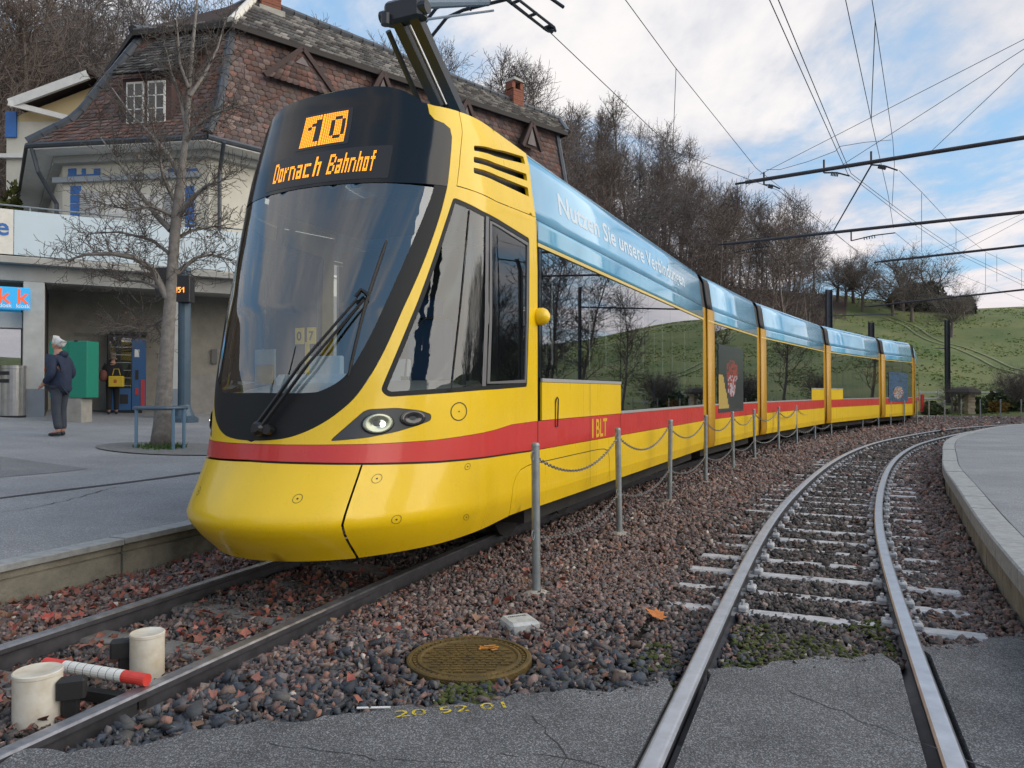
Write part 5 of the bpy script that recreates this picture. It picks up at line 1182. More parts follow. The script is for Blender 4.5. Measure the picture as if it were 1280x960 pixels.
for t, wv in ((.15, 1.15), (.36, .55), (.62, .55), (.86, .5)):
    c = roofpt(1, 2, t, .80 if wv < 1 else .74); hgt = .62 if wv > 1 else .55; mb = MB(); o = c + ln * .36
    back = c - ln * .6
    mb.add([o - ldir * wv - Vector((0, 0, hgt)), o + ldir * wv - Vector((0, 0, hgt)), o + Vector((0, 0, hgt * .75)), back - ldir * wv * .2 - Vector((0, 0, 0)), back + Vector((0, 0, hgt * .75)), back + ldir * wv * .2], [(0, 1, 2), (0, 2, 4, 3), (1, 5, 4, 2)]); g_ = mb.build('gablet', base_t, rf)
    MB().add([o - ldir * wv * (.5 if wv < 1 else .2) - Vector((0, 0, hgt * .8 if wv < 1 else -.02)) + ln * .06, o + ldir * wv * (.5 if wv < 1 else .2) - Vector((0, 0, hgt * .8 if wv < 1 else -.02)) + ln * .05, o + Vector((0, 0, hgt * .42)) + ln * .06], [(0, 1, 2)]).build('gablet_board', mat('grey_board', (.14, .12, .12), .8, var=.2), rf)
    for sg in (-1, 1): MB().beam(o + sg * ldir * wv * 1.05 - Vector((0, 0, hgt * 1.05)) + ln * .06, o + Vector((0, 0, hgt * .82)) + ln * .06, .09, .14).build('barge_board', mat('dark_barge', (.05, .03, .028), .8), rf)
    if wv > 1: tiled('gablet_tile', [(o - ldir * wv - Vector((0, 0, hgt)), o + ldir * wv - Vector((0, 0, hgt)), o + ldir * .12 + Vector((0, 0, hgt * .68)), o - ldir * .12 + Vector((0, 0, hgt * .68)))], .2, .15, PT1, rf)
    if wv > 1: tiled('gablet_tile', [(o + ldir * wv - Vector((0, 0, hgt)), back + ldir * .3 - Vector((0, 0, .1)), back + Vector((0, 0, hgt * .75)), o + Vector((0, 0, hgt * .75)))], .2, .15, PT1, rf)
BRICKM = mat('chimney_brick', (.26, .09, .05), .9, col2=(.16, .07, .05), vscale=9, bump=.5, bscale=30)
def chimney(p, w, hgt, open_=False):
    mb = MB(); n = int(hgt / .09)
    for k in range(n): mb.box((p.x, p.y, p.z + k * .09), (w + .012 * (k % 2), w + .012 * (k % 2), .082), R(40))
    o = mb.build('chimney', BRICKM, rf)
    o['kind'] = 'stuff'
    if open_:
        for dx in (-.3, .3): MB().box((p.x + dx * w, p.y + dx * w * .8, p.z + hgt + .12), (w * .3, w * .8, .3), R(40)).build('chimney_pier', BRICKM, rf)
        MB().lathe([(w * .8, 0), (w * .5, .16), (0, .3)], (p.x, p.y, p.z + hgt + .27), 4).build('chimney_cap', CONC, rf)
    else: MB().box((p.x, p.y, p.z - .35), (w * 1.3, w * 1.3, .5), R(40)).build('chimney_base', CONC, rf)
chimney(Vector((-7.6, 23.25, 13.3)), .62, 2.2); chimney(RL.lerp(RR_, .80) + Vector((0, 0, -.2)), .55, .75, True)
# neighbouring wing at far left
nb = root('neighbouring_house', (-18, 28, .9)); tag(nb, 'cream house with white gable boards and a blue shutter behind the station', 'building')
NB0 = atY(10, 250, 29); ze = atY(40, 136, 29).z; zt_ = atY(112, 103, 29).z; xa, xb, xr = atY(8, 200, 29).x, atY(70, 200, 29).x, atY(42, 136, 29).x; xt = atY(122, 103, 29).x
mb = MB(); mb.prism([(xa, 29), (xt + 2.5, 29), (xt + 2.5, 37), (xa, 37)], .8, ze - .5); mb.build('wall', CREAM, nb)
mb = MB(); mb.add([(xa, 29, ze - .5), (xt + 2.5, 29, ze - .5), (xt + 1, 29, zt_ - .3), (xt, 29, zt_ - .1), (xa + .6, 29, ze - .2)], [(0, 1, 2, 3, 4)]); mb.build('gable_wall', mat('ochre_render', (.55, .44, .25), .9), nb)
MB().beam((xr - .5, 28.35, ze - .05), (xt, 28.35, zt_ + .02), .12, .34).build('verge_board', WHITEW, nb); MB().beam((xr - .5, 28.3, ze - .05), (xr + 1.6, 28.9, ze - .45), .12, .2).build('eaves_board', WHITEW, nb)
mb = MB(); mb.add([(xr - .6, 28.3, ze + .1), (xt, 28.3, zt_ + .2), (xt, 37, zt_ + .2), (xr - .6, 37, ze + .1)], [(0, 1, 2, 3)]); mb.add([(xt, 28.3, zt_ + .2), (xt + 4, 28.3, zt_ - 1.4), (xt + 4, 37, zt_ - 1.4), (xt, 37, zt_ + .2)], [(0, 1, 2, 3)]); o = mb.build('roof', base_t, nb); md = o.modifiers.new('t', 'SOLIDIFY'); md.thickness = .12
q = atY(13, 155, 28.9); MB().box((q.x, 28.95, q.z), (.42, .08, 1.0)).build('shutter', BLUEP, nb); q = atY(10, 195, 28.9); MB().box((q.x + .5, 28.92, q.z), (1.6, .2, .16)).build('string_course', WHITEW, nb)

# ================================================================== THINGS ON THE FORECOURT
def stand(name, label, cat, p, rz=0, group=None): return tag(root(name, p, 0), label, cat, group)
# vending machine
ub0, ub1 = u_at(133, VB - .9)[0], u_at(184, VB - .9)[0]; vm = root('vending_machine', SF((ub0 + ub1) / 2, VB - .5, ZB)); tag(vm, 'blue snack vending machine with a lit glass front against the station wall', 'vending machine')
zt0, zt1 = ZB - .02 + .06, hz_at(150, 417, VB - .9)
VD = mat('machine_black', (.012, .012, .016), .4); VBL = mat('machine_blue', (.02, .10, .26), .35, coat=.3)
def vbox(px0, px1, z0, z1, v0, v1, m, name, par=vm): return sbox(u_at(px0, VB - .9)[0], u_at(px1, VB - .9)[0], v0, v1, z0, z1, m, name, par)
vbox(135, 178, zt0 - .08, zt1, VB - .85, VB - .05, VD, 'cabinet'); vbox(165, 182.5, zt0 + .05, zt1 - .12, VB - .9, VB - .86, VBL, 'control_panel'); vbox(137, 164, zt0 + .05, zt0 + .62, VB - .9, VB - .86, VBL, 'lower_front'); vbox(150, 160, zt0 + .22, zt0 + .46, VB - .915, VB - .9, VD, 'delivery_flap'); vbox(138, 184, zt1 - .02, zt1 + .06, VB - .93, VB - .05, VD, 'top_cap')
vbox(176, 181, zt0 + .05, zt0 + .85, VB - .912, VB - .9, mat('machine_red', (.45, .04, .05), .5), 'red_strip'); vbox(169, 173, zt0 + .45, zt0 + .62, VB - .912, VB - .9, RED, 'emblem'); vbox(168, 174, zt1 - .6, zt1 - .4, VB - .912, VB - .9, POLEM, 'keypad'); vbox(169, 173, zt0 + .85, zt0 + 1.1, VB - .912, VB - .9, VD, 'coin_slot')
vbox(138, 164, zt0 + .66, zt1 - .1, VB - .80, VB - .78, mat('lit_cabinet_back', (.5, .48, .42), .7, emit=(1, .95, .8, 1.1)), 'lit_back')
SN = [mat('snack_' + n_, c, .5, emit=(*c, .8)) for n_, c in (('orange', (.7, .22, .03)), ('red', (.6, .05, .04)), ('yellow', (.75, .55, .05)), ('white', (.7, .7, .65)), ('brown', (.2, .09, .04)), ('green', (.1, .35, .08)))]
nr_ = 6
for r_ in range(nr_):
    z = zt0 + .70 + (zt1 - zt0 - .9) * r_ / (nr_ - .3); sh = vbox(138, 164, z - .015, z, VB - .86, VB - .78, POLEM, 'shelf')
    for k in range(7):
        a = 139 + k * 3.55; hh = random.uniform(.12, .2); m_ = random.choice(SN); vbox(a, a + 2.7, z + .001, z + hh, VB - .845, VB - .80, m_, 'snack_packet', sh)
vbox(137, 164.5, zt0 + .64, zt1 - .1, VB - .892, VB - .887, glass('machine_glass', (.9, .9, .9), .05), 'glass_front')
# green cabinet on a concrete block
g0 = plaza(95, 528); gd = g0.y
def fbox(px0, px1, py0, py1, Y, dep, m, name, par, rz=FACE, bev=.012):
    a, b = atY(px0, py1, Y), atY(px1, py0, Y); return MB().bbox(((a.x + b.x) / 2, Y + dep / 2, (a.z + b.z) / 2), (b.x - a.x, dep, b.z - a.z), bev, 0).build(name, m, par)
gb = root('green_cabinet', g0); tag(gb, 'flat green metal cabinet standing on a pale concrete block behind the man', 'cabinet')
GRN = mat('green_enamel', (.008, .21, .14), .45, var=.05); fbox(61, 109, 426, 497, gd, .47, GRN, 'cabinet', gb); fbox(84.6, 85.2, 427, 496, gd - .005, .02, mat('dark_green', (.004, .17, .11), .5), 'door_joint', gb); fbox(92, 97, 425, 427, gd - .01, .05, VD, 'latch', gb); fbox(82, 102, 497.5, 531, gd + .02, .42, CONC, 'concrete_block', gb)
# litter bin
b0 = plaza(16, 521); bn = root('litter_bin', b0); tag(bn, 'brushed steel oval litter bin beside the kiosk pillar', 'litter bin'); ppm = F_PX / b0.y; rbin = 15 / ppm; hb = 64 / ppm
mb = MB(); ring_ = [(rbin * 1.0 * math.cos(a), rbin * .75 * math.sin(a)) for a in np.linspace(0, 2 * math.pi, 28, endpoint=False)]; mb.prism([(b0.x + x, b0.y + y) for x, y in ring_], b0.z + .03, b0.z + hb * .93); mb.build('bin_body', STEELB, bn)
mb = MB(); mb.prism([(b0.x + x * 1.01, b0.y + y * 1.01) for x, y in ring_], b0.z - .02, b0.z + .03); mb.build('bin_foot', VD, bn)
mb = MB(); mb.prism([(b0.x + x * 1.02, b0.y + y * 1.02) for x, y in ring_], b0.z + hb * .935, b0.z + hb); mb.build('bin_lid', STEELB, bn)
for zz in (.70, .85): MB().box((b0.x - rbin * .25, b0.y - rbin * .72, b0.z + hb * zz), (rbin * .8, .06, hb * .07)).build('bin_slot', VD, bn)
# departure board on its pole
p0 = plaza(230, 527); pl_ = root('departure_display', p0); tag(pl_, 'black departure display with amber digits on a blue grey pole behind the bare tree', 'sign')
Yp = p0.y; zt_p = zat(230, 335, Yp); mb = MB(); mb.tube([(p0.x, Yp, p0.z), (p0.x, Yp, zt_p)], 7.5 / F_PX * Yp, 14); mb.build('pole', BLUESTEEL, pl_)
mb = MB(); mb.lathe([(17 / F_PX * Yp, 0), (17 / F_PX * Yp, .10), (12 / F_PX * Yp, .16), (7.6 / F_PX * Yp, .42)], (p0.x, Yp, p0.z - .02), 14); mb.build('pole_foot', BLUESTEEL, pl_)
for px0, px1, py0, py1 in ((193, 209, 334, 370), (219, 237, 344, 377)): fbox(px0, px1, py0, py1, Yp - .35, .30, mat('display_housing', (.012, .014, .018), .4), 'display_box', pl_)
q = atY(221, 364, Yp - .365); mb = MB(); b51 = bitmap('!51'); c_ = 11.5 / F_PX * Yp / len(b51[0])
for r_ in range(7):
    for k, ch in enumerate(b51[r_]):
        if ch == '1': mb.box((q.x + k * c_, q.y, q.z + (6 - r_) * c_ * .9 - .02), (c_ * .9, .01, c_ * .85))
mb.build('amber_digits', led('amber_led2', (1, .3, .04), 1.2), pl_)['kind'] = 'stuff'
yb = plaza(293, 520); fy = root('yellow_stop_flag', yb); tag(fy, 'small yellow stop flag on a dark post just behind the tram nose', 'sign')
yq = atY(293, 300, yb.y); MB().tube([(yb.x, yb.y, yb.z), (yb.x, yb.y, yq.z)], .045, 8).build('post', MASTM, fy); fbox(289, 300, 293, 312, yb.y - .05, .06, YEL, 'flag', fy)
# tree bench ring
t0 = plaza(201, 560); rb = root('tree_guard_bench', t0); tag(rb, 'round steel tube guard standing around the bare tree trunk', 'bench'); Yt = t0.y; k_ = Yt / F_PX
rr_ = 30 * k_; zt_r = zat(201, 510, Yt); mb = MB(); rows = []
mb.tube([(t0.x + rr_ * math.cos(a), t0.y + rr_ * .9 * math.sin(a), zt_r) for a in np.linspace(0, 2 * math.pi, 33)], .032, 8, caps=False); mb.build('ring', BLUESTEEL, rb)
for a in (math.pi * 1.02, math.pi * 1.25, math.pi * 1.78, math.pi * 1.97, .5 * math.pi):
    x, y = t0.x + rr_ * math.cos(a), t0.y + rr_ * .9 * math.sin(a); MB().tube([(x, y, zplaza(-nearest(EDGE_L, np.array([[x, y]]))[0][0]) - .02), (x, y, zt_r)], .028, 8).build('leg', mat('guard_blue_steel', (.14, .24, .34), .45, metal=.2), rb)
pit = MB(); R0_ = 62 * k_; n = 28; pit.add([(t0.x + .25 + R0_ * 1.5 * math.cos(a), t0.y + R0_ * 1.1 * math.sin(a), 0) for a in np.linspace(0, 2 * math.pi, n, endpoint=False)], [tuple(range(n))])
pit.v = [(x, y, zplaza(-nearest(EDGE_L, np.array([[x, y]]))[0][0]) + .012) for x, y, z in pit.v]; o = pit.build('tree_pit', mat('pit_gravel', (.15, .15, .15), .95, col2=(.21, .21, .205), vscale=9, bump=1, bscale=60)); kind(o, 'structure')
GR = mat('weeds', (.05, .11, .02), .9, var=.4, vscale=40); V, Fc = [], []
for k in range(420):
    a = random.uniform(0, 6.28); r_ = random.uniform(.1, .42) ; x, y = t0.x + r_ * math.cos(a), t0.y + r_ * math.sin(a); z = t0.z; b = random.uniform(0, 6.28); hh = random.uniform(.03, .12); n0 = len(V)
    V += [(x - .012 * math.cos(b), y - .012 * math.sin(b), z), (x + .012 * math.cos(b), y + .012 * math.sin(b), z), (x + random.uniform(-.05, .05), y + random.uniform(-.05, .05), z + hh)]; Fc.append((n0, n0 + 1, n0 + 2))
o = npmesh('weeds', np.array(V), np.array(Fc), GR); kind(o, 'stuff'); tag(o, 'green weeds sprouting round the foot of the bare tree')

# ------------------------------------------------------------------ people
def skinned(name, joints, edges, m, parent, sub=2):
    """one continuous surface grown over a skeleton: joints {name: (pos, rx, ry)}"""
    ks_ = list(joints); me = bpy.data.meshes.new(name); o = org(parent)
    me.from_pydata([Vector(joints[k][0]) - o for k in ks_], [(ks_.index(a), ks_.index(b)) for a, b in edges], []); me.materials.append(m)
    ob = bpy.data.objects.new(name, me); COL.objects.link(ob); ob.parent = parent; ORG[ob.name] = o
    md = ob.modifiers.new('skin', 'SKIN'); md.use_smooth_shade = True; lay = me.skin_vertices[0].data
    for i, k in enumerate(ks_): lay[i].radius = joints[k][1:3]; lay[i].use_root = (i == 0)
    if sub: s_ = ob.modifiers.new('sub', 'SUBSURF'); s_.levels = sub; s_.render_levels = sub
    return ob
SKIN = mat('skin', (.45, .24, .17), .6, var=.06); NAVY = mat('navy_jacket', (.018, .03, .065), .75, var=.25, vscale=9, bump=.4, bscale=25); TROU = mat('slate_trousers', (.045, .055, .075), .85, var=.2, vscale=8); SHOE = mat('dark_shoes', (.015, .02, .025), .5); HAIRW = mat('white_hair', (.62, .62, .60), .9, var=.1, vscale=60, bump=.6, bscale=90)
def person(label, P, H, face, cols, hair, pose):
    """P: ground point, H: height, face: heading (0 = away from the viewer, +90 deg = to the right)"""
    r_ = root('person', P); tag(r_, label, 'person'); s_ = H / 1.75; fx = Vector((math.sin(face), math.cos(face), 0)); rx = Vector((math.cos(face), -math.sin(face), 0))
    def W(r__, f_, z): return P + rx * r__ * s_ + fx * f_ * s_ + Vector((0, 0, z * s_))
    S_ = lambda v: v * s_
    jk, tr, sh, sk, hr = cols; ln = pose.get('lean', 0.)
    def T(r__, f_, z): return W(r__, f_ + ln * max(0, z - .9), z)
    st_ = pose.get('stride', .0)
    hands = pose['hands']        # (right hand point, left hand point), elbows
    el = pose['elbows']
    # body: one continuous skin mesh
    J = {'pel': (T(0, 0, .93), S_(.15), S_(.11)), 'bel': (T(0, .01, 1.08), S_(.145), S_(.11)), 'che': (T(0, .01, 1.28), S_(.165), S_(.12)), 'nek0': (T(0, -.01, 1.44), S_(.075), S_(.07)), 'nek': (T(0, .01, 1.51), S_(.055), S_(.055)), 'hd': (T(0, .035, 1.60), S_(.072), S_(.085)), 'top': (T(0, .02, 1.69), S_(.06), S_(.075)),
         'nose': (T(0, .135, 1.585), S_(.014), S_(.018)), 'chin': (T(0, .095, 1.525), S_(.03), S_(.03))}
    E_ = [('pel', 'bel'), ('bel', 'che'), ('che', 'nek0'), ('nek0', 'nek'), ('nek', 'hd'), ('hd', 'top'), ('hd', 'nose'), ('nek', 'chin')]
    for sg, n_, f_ in ((1, 'r', st_), (-1, 'l', -st_)):
        J['hip' + n_] = (T(.09 * sg, 0, .88), S_(.085), S_(.09)); J['kn' + n_] = (W(.09 * sg, .03 + f_ * .5, .48), S_(.06), S_(.062)); J['an' + n_] = (W(.09 * sg, -.02 + f_, .09), S_(.042), S_(.045)); J['toe' + n_] = (W(.10 * sg, .14 + f_, .035), S_(.04), S_(.03))
        E_ += [('pel', 'hip' + n_), ('hip' + n_, 'kn' + n_), ('kn' + n_, 'an' + n_), ('an' + n_, 'toe' + n_)]
        hd_ = hands[0 if sg > 0 else 1]; e_l = el[0 if sg > 0 else 1]
        J['sho' + n_] = (T(.175 * sg, -.01, 1.39), S_(.062), S_(.062)); J['el' + n_] = (T(*e_l), S_(.045), S_(.045)); J['wr' + n_] = (T(*hd_), S_(.03), S_(.03))
        h0_, w0 = Vector(J['el' + n_][0]), Vector(J['wr' + n_][0]); d = (w0 - h0_).normalized(); sd_ = d.cross(fx).normalized() if d.cross(fx).length > .1 else rx
        J['pa' + n_] = (w0 + d * S_(.07), S_(.036), S_(.018))
        E_ += [('che', 'sho' + n_), ('sho' + n_, 'el' + n_), ('el' + n_, 'wr' + n_), ('wr' + n_, 'pa' + n_)]
        for q in range(4):
            o_ = (q - 1.5) * S_(.018); l_ = S_((.075, .085, .08, .062)[q]); cu = fx * S_(.02) * (1 if q < 2 else .7); J['fa%d%s' % (q, n_)] = (w0 + d * (S_(.07) + l_ * .55) + sd_ * o_ + cu * .4, S_(.009), S_(.009)); J['fb%d%s' % (q, n_)] = (w0 + d * (S_(.07) + l_ * .95) + sd_ * o_ + cu * 1.2, S_(.007), S_(.007)); E_ += [('pa' + n_, 'fa%d%s' % (q, n_)), ('fa%d%s' % (q, n_), 'fb%d%s' % (q, n_))]
        J['th' + n_] = (w0 + d * S_(.045) + fx * S_(.04), S_(.010), S_(.010)); J['tt' + n_] = (w0 + d * S_(.08) + fx * S_(.055), S_(.008), S_(.008)); E_ += [('wr' + n_, 'th' + n_), ('th' + n_, 'tt' + n_)]
    skinned('body', J, E_, sk, r_)
    # clothes follow the same joints, a little wider
    JJ = {'z': (T(0, 0, .74), S_(.19), S_(.17)), 'a': (T(0, 0, .84), S_(.205), S_(.18)), 'b': (T(0, .005, 1.0), S_(.20), S_(.17)), 'c': (T(0, .01, 1.25), S_(.21), S_(.165)), 'd': (T(0, -.01, 1.40), S_(.13), S_(.11)), 'e': (T(0, -.005, 1.47), S_(.09), S_(.085))}; EE = [('z', 'a'), ('a', 'b'), ('b', 'c'), ('c', 'd'), ('d', 'e')]
    for sg, n_ in ((1, 'r'), (-1, 'l')):
        JJ['s' + n_] = (T(.19 * sg, -.01, 1.37), S_(.085), S_(.085)); e0 = Vector(J['el' + n_][0]); w0 = Vector(J['wr' + n_][0]); JJ['e' + n_] = (e0, S_(.072), S_(.072)); JJ['w' + n_] = (e0.lerp(w0, .92), S_(.052), S_(.052)); EE += [('c', 's' + n_), ('s' + n_, 'e' + n_), ('e' + n_, 'w' + n_)]
    skinned('jacket', JJ, EE, jk, r_)
    JT = {'p': (T(0, 0, .92), S_(.165), S_(.13))}; ET = []
    for sg, n_, f_ in ((1, 'r', st_), (-1, 'l', -st_)):
        JT['h' + n_] = (T(.088 * sg, 0, .82), S_(.10), S_(.105)); JT['k' + n_] = (W(.09 * sg, .03 + f_ * .5, .48), S_(.078), S_(.08)); JT['a' + n_] = (W(.09 * sg, -.015 + f_, .10), S_(.066), S_(.072)); ET += [('p', 'h' + n_), ('h' + n_, 'k' + n_), ('k' + n_, 'a' + n_)]
        skinned('shoe', {'a': (W(.09 * sg, -.05 + f_, .045), S_(.045), S_(.045)), 'b': (W(.095 * sg, .05 + f_, .045), S_(.05), S_(.04)), 'c': (W(.10 * sg, .17 + f_, .03), S_(.042), S_(.028))}, [('a', 'b'), ('b', 'c')], sh, r_)
    skinned('trousers', JT, ET, tr, r_)
    skinned('hair', {'a': (T(0, -.01, 1.69), S_(.072), S_(.078)), 'b': (T(0, -.05, 1.635), S_(.078), S_(.062)), 'c': (T(0, -.06, 1.565), S_(.07), S_(.05)), 'd': (T(0, .045, 1.70), S_(.052), S_(.034))}, [('a', 'b'), ('b', 'c'), ('a', 'd')], hr, r_, 2)
    for sg in (1, -1): skinned('ear', {'a': (T(.083 * sg, .015, 1.575), S_(.012), S_(.022)), 'b': (T(.088 * sg, .01, 1.615), S_(.010), S_(.02))}, [('a', 'b')], sk, r_, 1)
    for sg in (1, -1): skinned('eye', {'a': (T(.03 * sg, .112, 1.612), S_(.010), S_(.008)), 'b': (T(.04 * sg, .108, 1.612), S_(.009), S_(.008))}, [('a', 'b')], SHOE, r_, 1)
    return r_, T
m0 = plaza(75, 545); hm = (545 - 421.5) / F_PX * m0.y
pr, T = person('white haired man in a navy hooded jacket standing and facing left', m0, hm, R(-82), (NAVY, TROU, SHOE, SKIN, HAIRW), 'short', dict(hands=((.20, .20, .93), (-.20, .16, .92)), elbows=((.26, -.06, 1.10), (-.25, -.05, 1.10)), lean=.05, stride=.03))
s_ = hm / 1.75; skinned('hood', {'a': (T(-.09, -.07, 1.46), .05 * s_, .06 * s_), 'b': (T(0, -.12, 1.44), .06 * s_, .07 * s_), 'c': (T(.09, -.07, 1.46), .05 * s_, .06 * s_)}, [('a', 'b'), ('b', 'c')], NAVY, pr)
skinned('red_pocket_zip', {'a': (T(-.20, .12, 1.22), .008, .008), 'b': (T(-.205, .13, 1.14), .008, .008)}, [('a', 'b')], mat('zip_red', (.5, .05, .04), .6), pr, 1)
w0_ = SF(u_at(141, 1.2)[0], 1.2, 0); w0_.z = zplaza(-nearest(EDGE_L, np.array([[w0_.x, w0_.y]]))[0][0]); hw = (514 - 438) / F_PX * w0_.y
BLKC = mat('black_coat', (.012, .012, .015), .85, var=.2, vscale=8); HAIRG = mat('grey_brown_hair', (.20, .17, .13), .9, var=.2, vscale=50)
pr2, T2 = person('person in a black coat choosing from the vending machine', w0_, hw, R(-25), (BLKC, BLKC, SHOE, SKIN, HAIRG), 'short', dict(hands=((.17, .25, 1.05), (-.2, .2, 1.1)), elbows=((.24, -.02, 1.12), (-.24, -.02, 1.12)), lean=.14, stride=.06))
s2 = hw / 1.75; bgq = T2(.10, -.22, 1.0); bag = root('yellow_bag', bgq); tag(bag, 'yellow carrier bag hanging beside the person in the black coat', 'bag')
MB().bbox(bgq + Vector((0, 0, -.05)), (.40 * s2, .12, .30 * s2), .02, R(8)).build('bag_body', mat('bag_yellow', (.62, .42, .03), .6, var=.1), bag); MB().tube([bgq + Vector((-.1, 0, .1)), bgq + Vector((-.06, 0, .26)), bgq + Vector((.06, 0, .26)), bgq + Vector((.1, 0, .1))], .01, 5).build('handle', MATS['bag_yellow'], bag); MB().lathe([(0, 0), (.05, 0), (.05, .004), (0, .004)], bgq + Vector((0, -.062, -.05)), 8, ax=Matrix.Rotation(R(90), 3, 'X')).build('print', mat('bag_print_red', (.5, .12, .03), .6), bag)
bq = T2(-.24, -.10, 1.12); bp = root('shoulder_bag', bq); tag(bp, 'reddish brown rucksack slung at the left side of the person in black', 'bag')
skinned('bag_body', {'a': (bq + Vector((0, 0, -.2)) * s2, .12 * s2, .09 * s2), 'b': (bq, .13 * s2, .10 * s2), 'c': (bq + Vector((0, 0, .16)) * s2, .09 * s2, .07 * s2)}, [('a', 'b'), ('b', 'c')], mat('rucksack_brown', (.15, .055, .04), .8, var=.2, vscale=9), bp); MB().tube([bq + Vector((0, -.05, .15)), bq + Vector((.08, -.06, .30)), bq + Vector((.14, -.02, .25))], .015, 6).build('strap', BLKC, bp)
# ================================================================== TREES
def perp(d):
    d = d.normalized(); a = d.orthogonal().normalized(); return a, d.cross(a)
class TreeBuf:
    def __init__(s): s.V = []; s.F = []; s.n = 0
    def stick(s, a, b, r0, r1, k=3):
        d = b - a
        if d.length < 1e-5: return
        x, y = perp(d)
        for p, r in ((a, r0), (b, r1)):
            for j in range(k): t = 6.28318 * j / k; q = p + (x * math.cos(t) + y * math.sin(t)) * r; s.V.append((q.x, q.y, q.z))
        n = s.n
        for j in range(k): w = (j + 1) % k; s.F.append((n + j, n + w, n + k + w, n + k + j))
        s.n += 2 * k
    def make(s, name, m, parent=None): return npmesh(name, np.array(s.V), np.array(s.F), m, None, parent)
def branch(tb, rnd, a, d, L_, r, lv, nk, spread, curl, up, rmin, k=3, stop=None):
    """a limb of a few segments that throws side shoots"""
    segs = 4 if lv > 1 else 2; p = a.copy(); d = d.normalized(); pts = [p]
    for i in range(segs):
        d = (d + Vector((rnd.gauss(0, curl), rnd.gauss(0, curl), rnd.gauss(0, curl) + up))).normalized(); q = p + d * L_ / segs
        r1 = max(rmin, r * (1 - .75 * (i + 1) / segs)); tb.stick(p, q, max(rmin, r * (1 - .75 * i / segs)), r1, k if r > rmin * 3 else 3)
        if lv > 0:
            for c in range(nk[lv]):
                x, y = perp(d); t = rnd.uniform(0, 6.283); ang = rnd.uniform(.55, 1.25) * spread; dd = d * math.cos(ang) + (x * math.cos(t) + y * math.sin(t)) * math.sin(ang)
                s_ = rnd.uniform(.1, 1); branch(tb, rnd, p.lerp(q, s_), dd, L_ * rnd.uniform(.42, .68) * (1.1 - .45 * (i + s_) / segs), r * .45, lv - 1, nk, spread, curl * 1.15, up, rmin, k)
        p = q
    if lv > 0: branch(tb, rnd, p, d, L_ * .45, r * .3, lv - 1, nk, spread, curl, up, rmin, k)
def forest_tree(seed, H, slim, nk, rmin=.014):
    rnd = random.Random(seed); tr, cr = TreeBuf(), TreeBuf(); p = Vector((0, 0, -.4)); d = Vector((rnd.gauss(0, .04), rnd.gauss(0, .04), 1)).normalized(); r = H * .013; n = 9
    for i in range(n):
        d = (d + Vector((rnd.gauss(0, .05), rnd.gauss(0, .05), .05))).normalized(); q = p + d * (H + .4) / n * .92; r1 = r * (1 - .80 * (i + 1) / n); tr.stick(p, q, r * (1 - .80 * i / n), r1, 5)
        if i >= 2:
            for c in range(3 if i > 3 else 2):
                x, y = perp(d); t = rnd.uniform(0, 6.283); ang = rnd.uniform(.5, 1.0); dd = d * math.cos(ang) + (x * math.cos(t) + y * math.sin(t)) * math.sin(ang)
                branch(cr, rnd, p.lerp(q, rnd.random()), dd, H * slim * rnd.uniform(.55, 1.05) * (1.15 - .5 * abs(i / n - .55)), r * .34 * (1.2 - i / n), 2, nk, 1, .16, .10, rmin)
        p = q
    for c in range(4): branch(cr, rnd, p, d + Vector((rnd.gauss(0, .4), rnd.gauss(0, .4), .3)), H * slim * .7, r * .15, 2, nk, 1, .16, .12, rmin)
    return tr, cr
PROT = []
for i in range(7):
    H = (13, 15, 12, 16, 14, 11, 13)[i]; tr, cr = forest_tree(50 + i, H, (.26, .22, .30, .22, .26, .32, .24)[i], [0, 2, 2], .017)
    t = root('bare_tree', (0, 0, 0)); tr.make('trunk', BARK, t); cr.make('crown', TWIG if i % 3 else TWIGW, t); PROT.append((t, H))
print('forest tree faces', len(cr.F))
fr_ = random.Random(11); placed = []; FL = 'bare brown tree in the dense wood covering the hillside'; cnt = 0; used = set(); tries = 0
while cnt < 285 and tries < 9000:
    tries += 1; a = fr_.uniform(-.80, .385); rf = np.interp(a, AZ, RF); rc = np.interp(a, AZ, RCR); r_ = rf + 2 + (rc - rf + 4) * fr_.random() ** (.85 if a > -.1 else .75)
    if a > .30 and r_ < 62: continue
    x, y = r_ * math.sin(a), r_ * math.cos(a)
    if x < 5 and x > -20 and y < 41: continue
    if any((x - u) ** 2 + (y - v) ** 2 < 4.2 for u, v in placed): continue
    placed.append((x, y)); k = fr_.randrange(7); t, H = PROT[k]
    o = t if k not in used else copy_tree(t); used.add(k)
    sc_ = fr_.uniform(.75, 1.15) * (.84 if a > .05 else 1.0); o.location = (x, y, hz(x, y) - .1); o.scale = (sc_ * 1.05, sc_ * 1.05, sc_); o.rotation_euler = (0, 0, fr_.uniform(0, 6.28)); tag(o, FL, 'tree', 'bare trees of the wood on the hillside'); cnt += 1
# undergrowth of the wood: thin brown shoots, joined
V, Fc = [], []; tb_ = TreeBuf(); ur_ = random.Random(5)
for _ in range(5200):
    a = ur_.uniform(-.8, .40); rf = np.interp(a, AZ, RF); rc = np.interp(a, AZ, RCR); r_ = rf + (rc - rf) * ur_.random(); x, y = r_ * math.sin(a), r_ * math.cos(a)
    if x < 6 and x > -22 and y < 42: continue
    z = hz(x, y) - .1; p = Vector((x, y, z))
    for k in range(4): tb_.stick(p, p + Vector((ur_.gauss(0, .7), ur_.gauss(0, .7), ur_.uniform(.8, 2.6))), .03, .006)
o = tb_.make('undergrowth', mat('undergrowth_twigs', (.075, .055, .05), .95, var=.4, vscale=.12)); kind(o, 'stuff'); tag(o, 'brown leafless undergrowth filling the wood on the hillside')
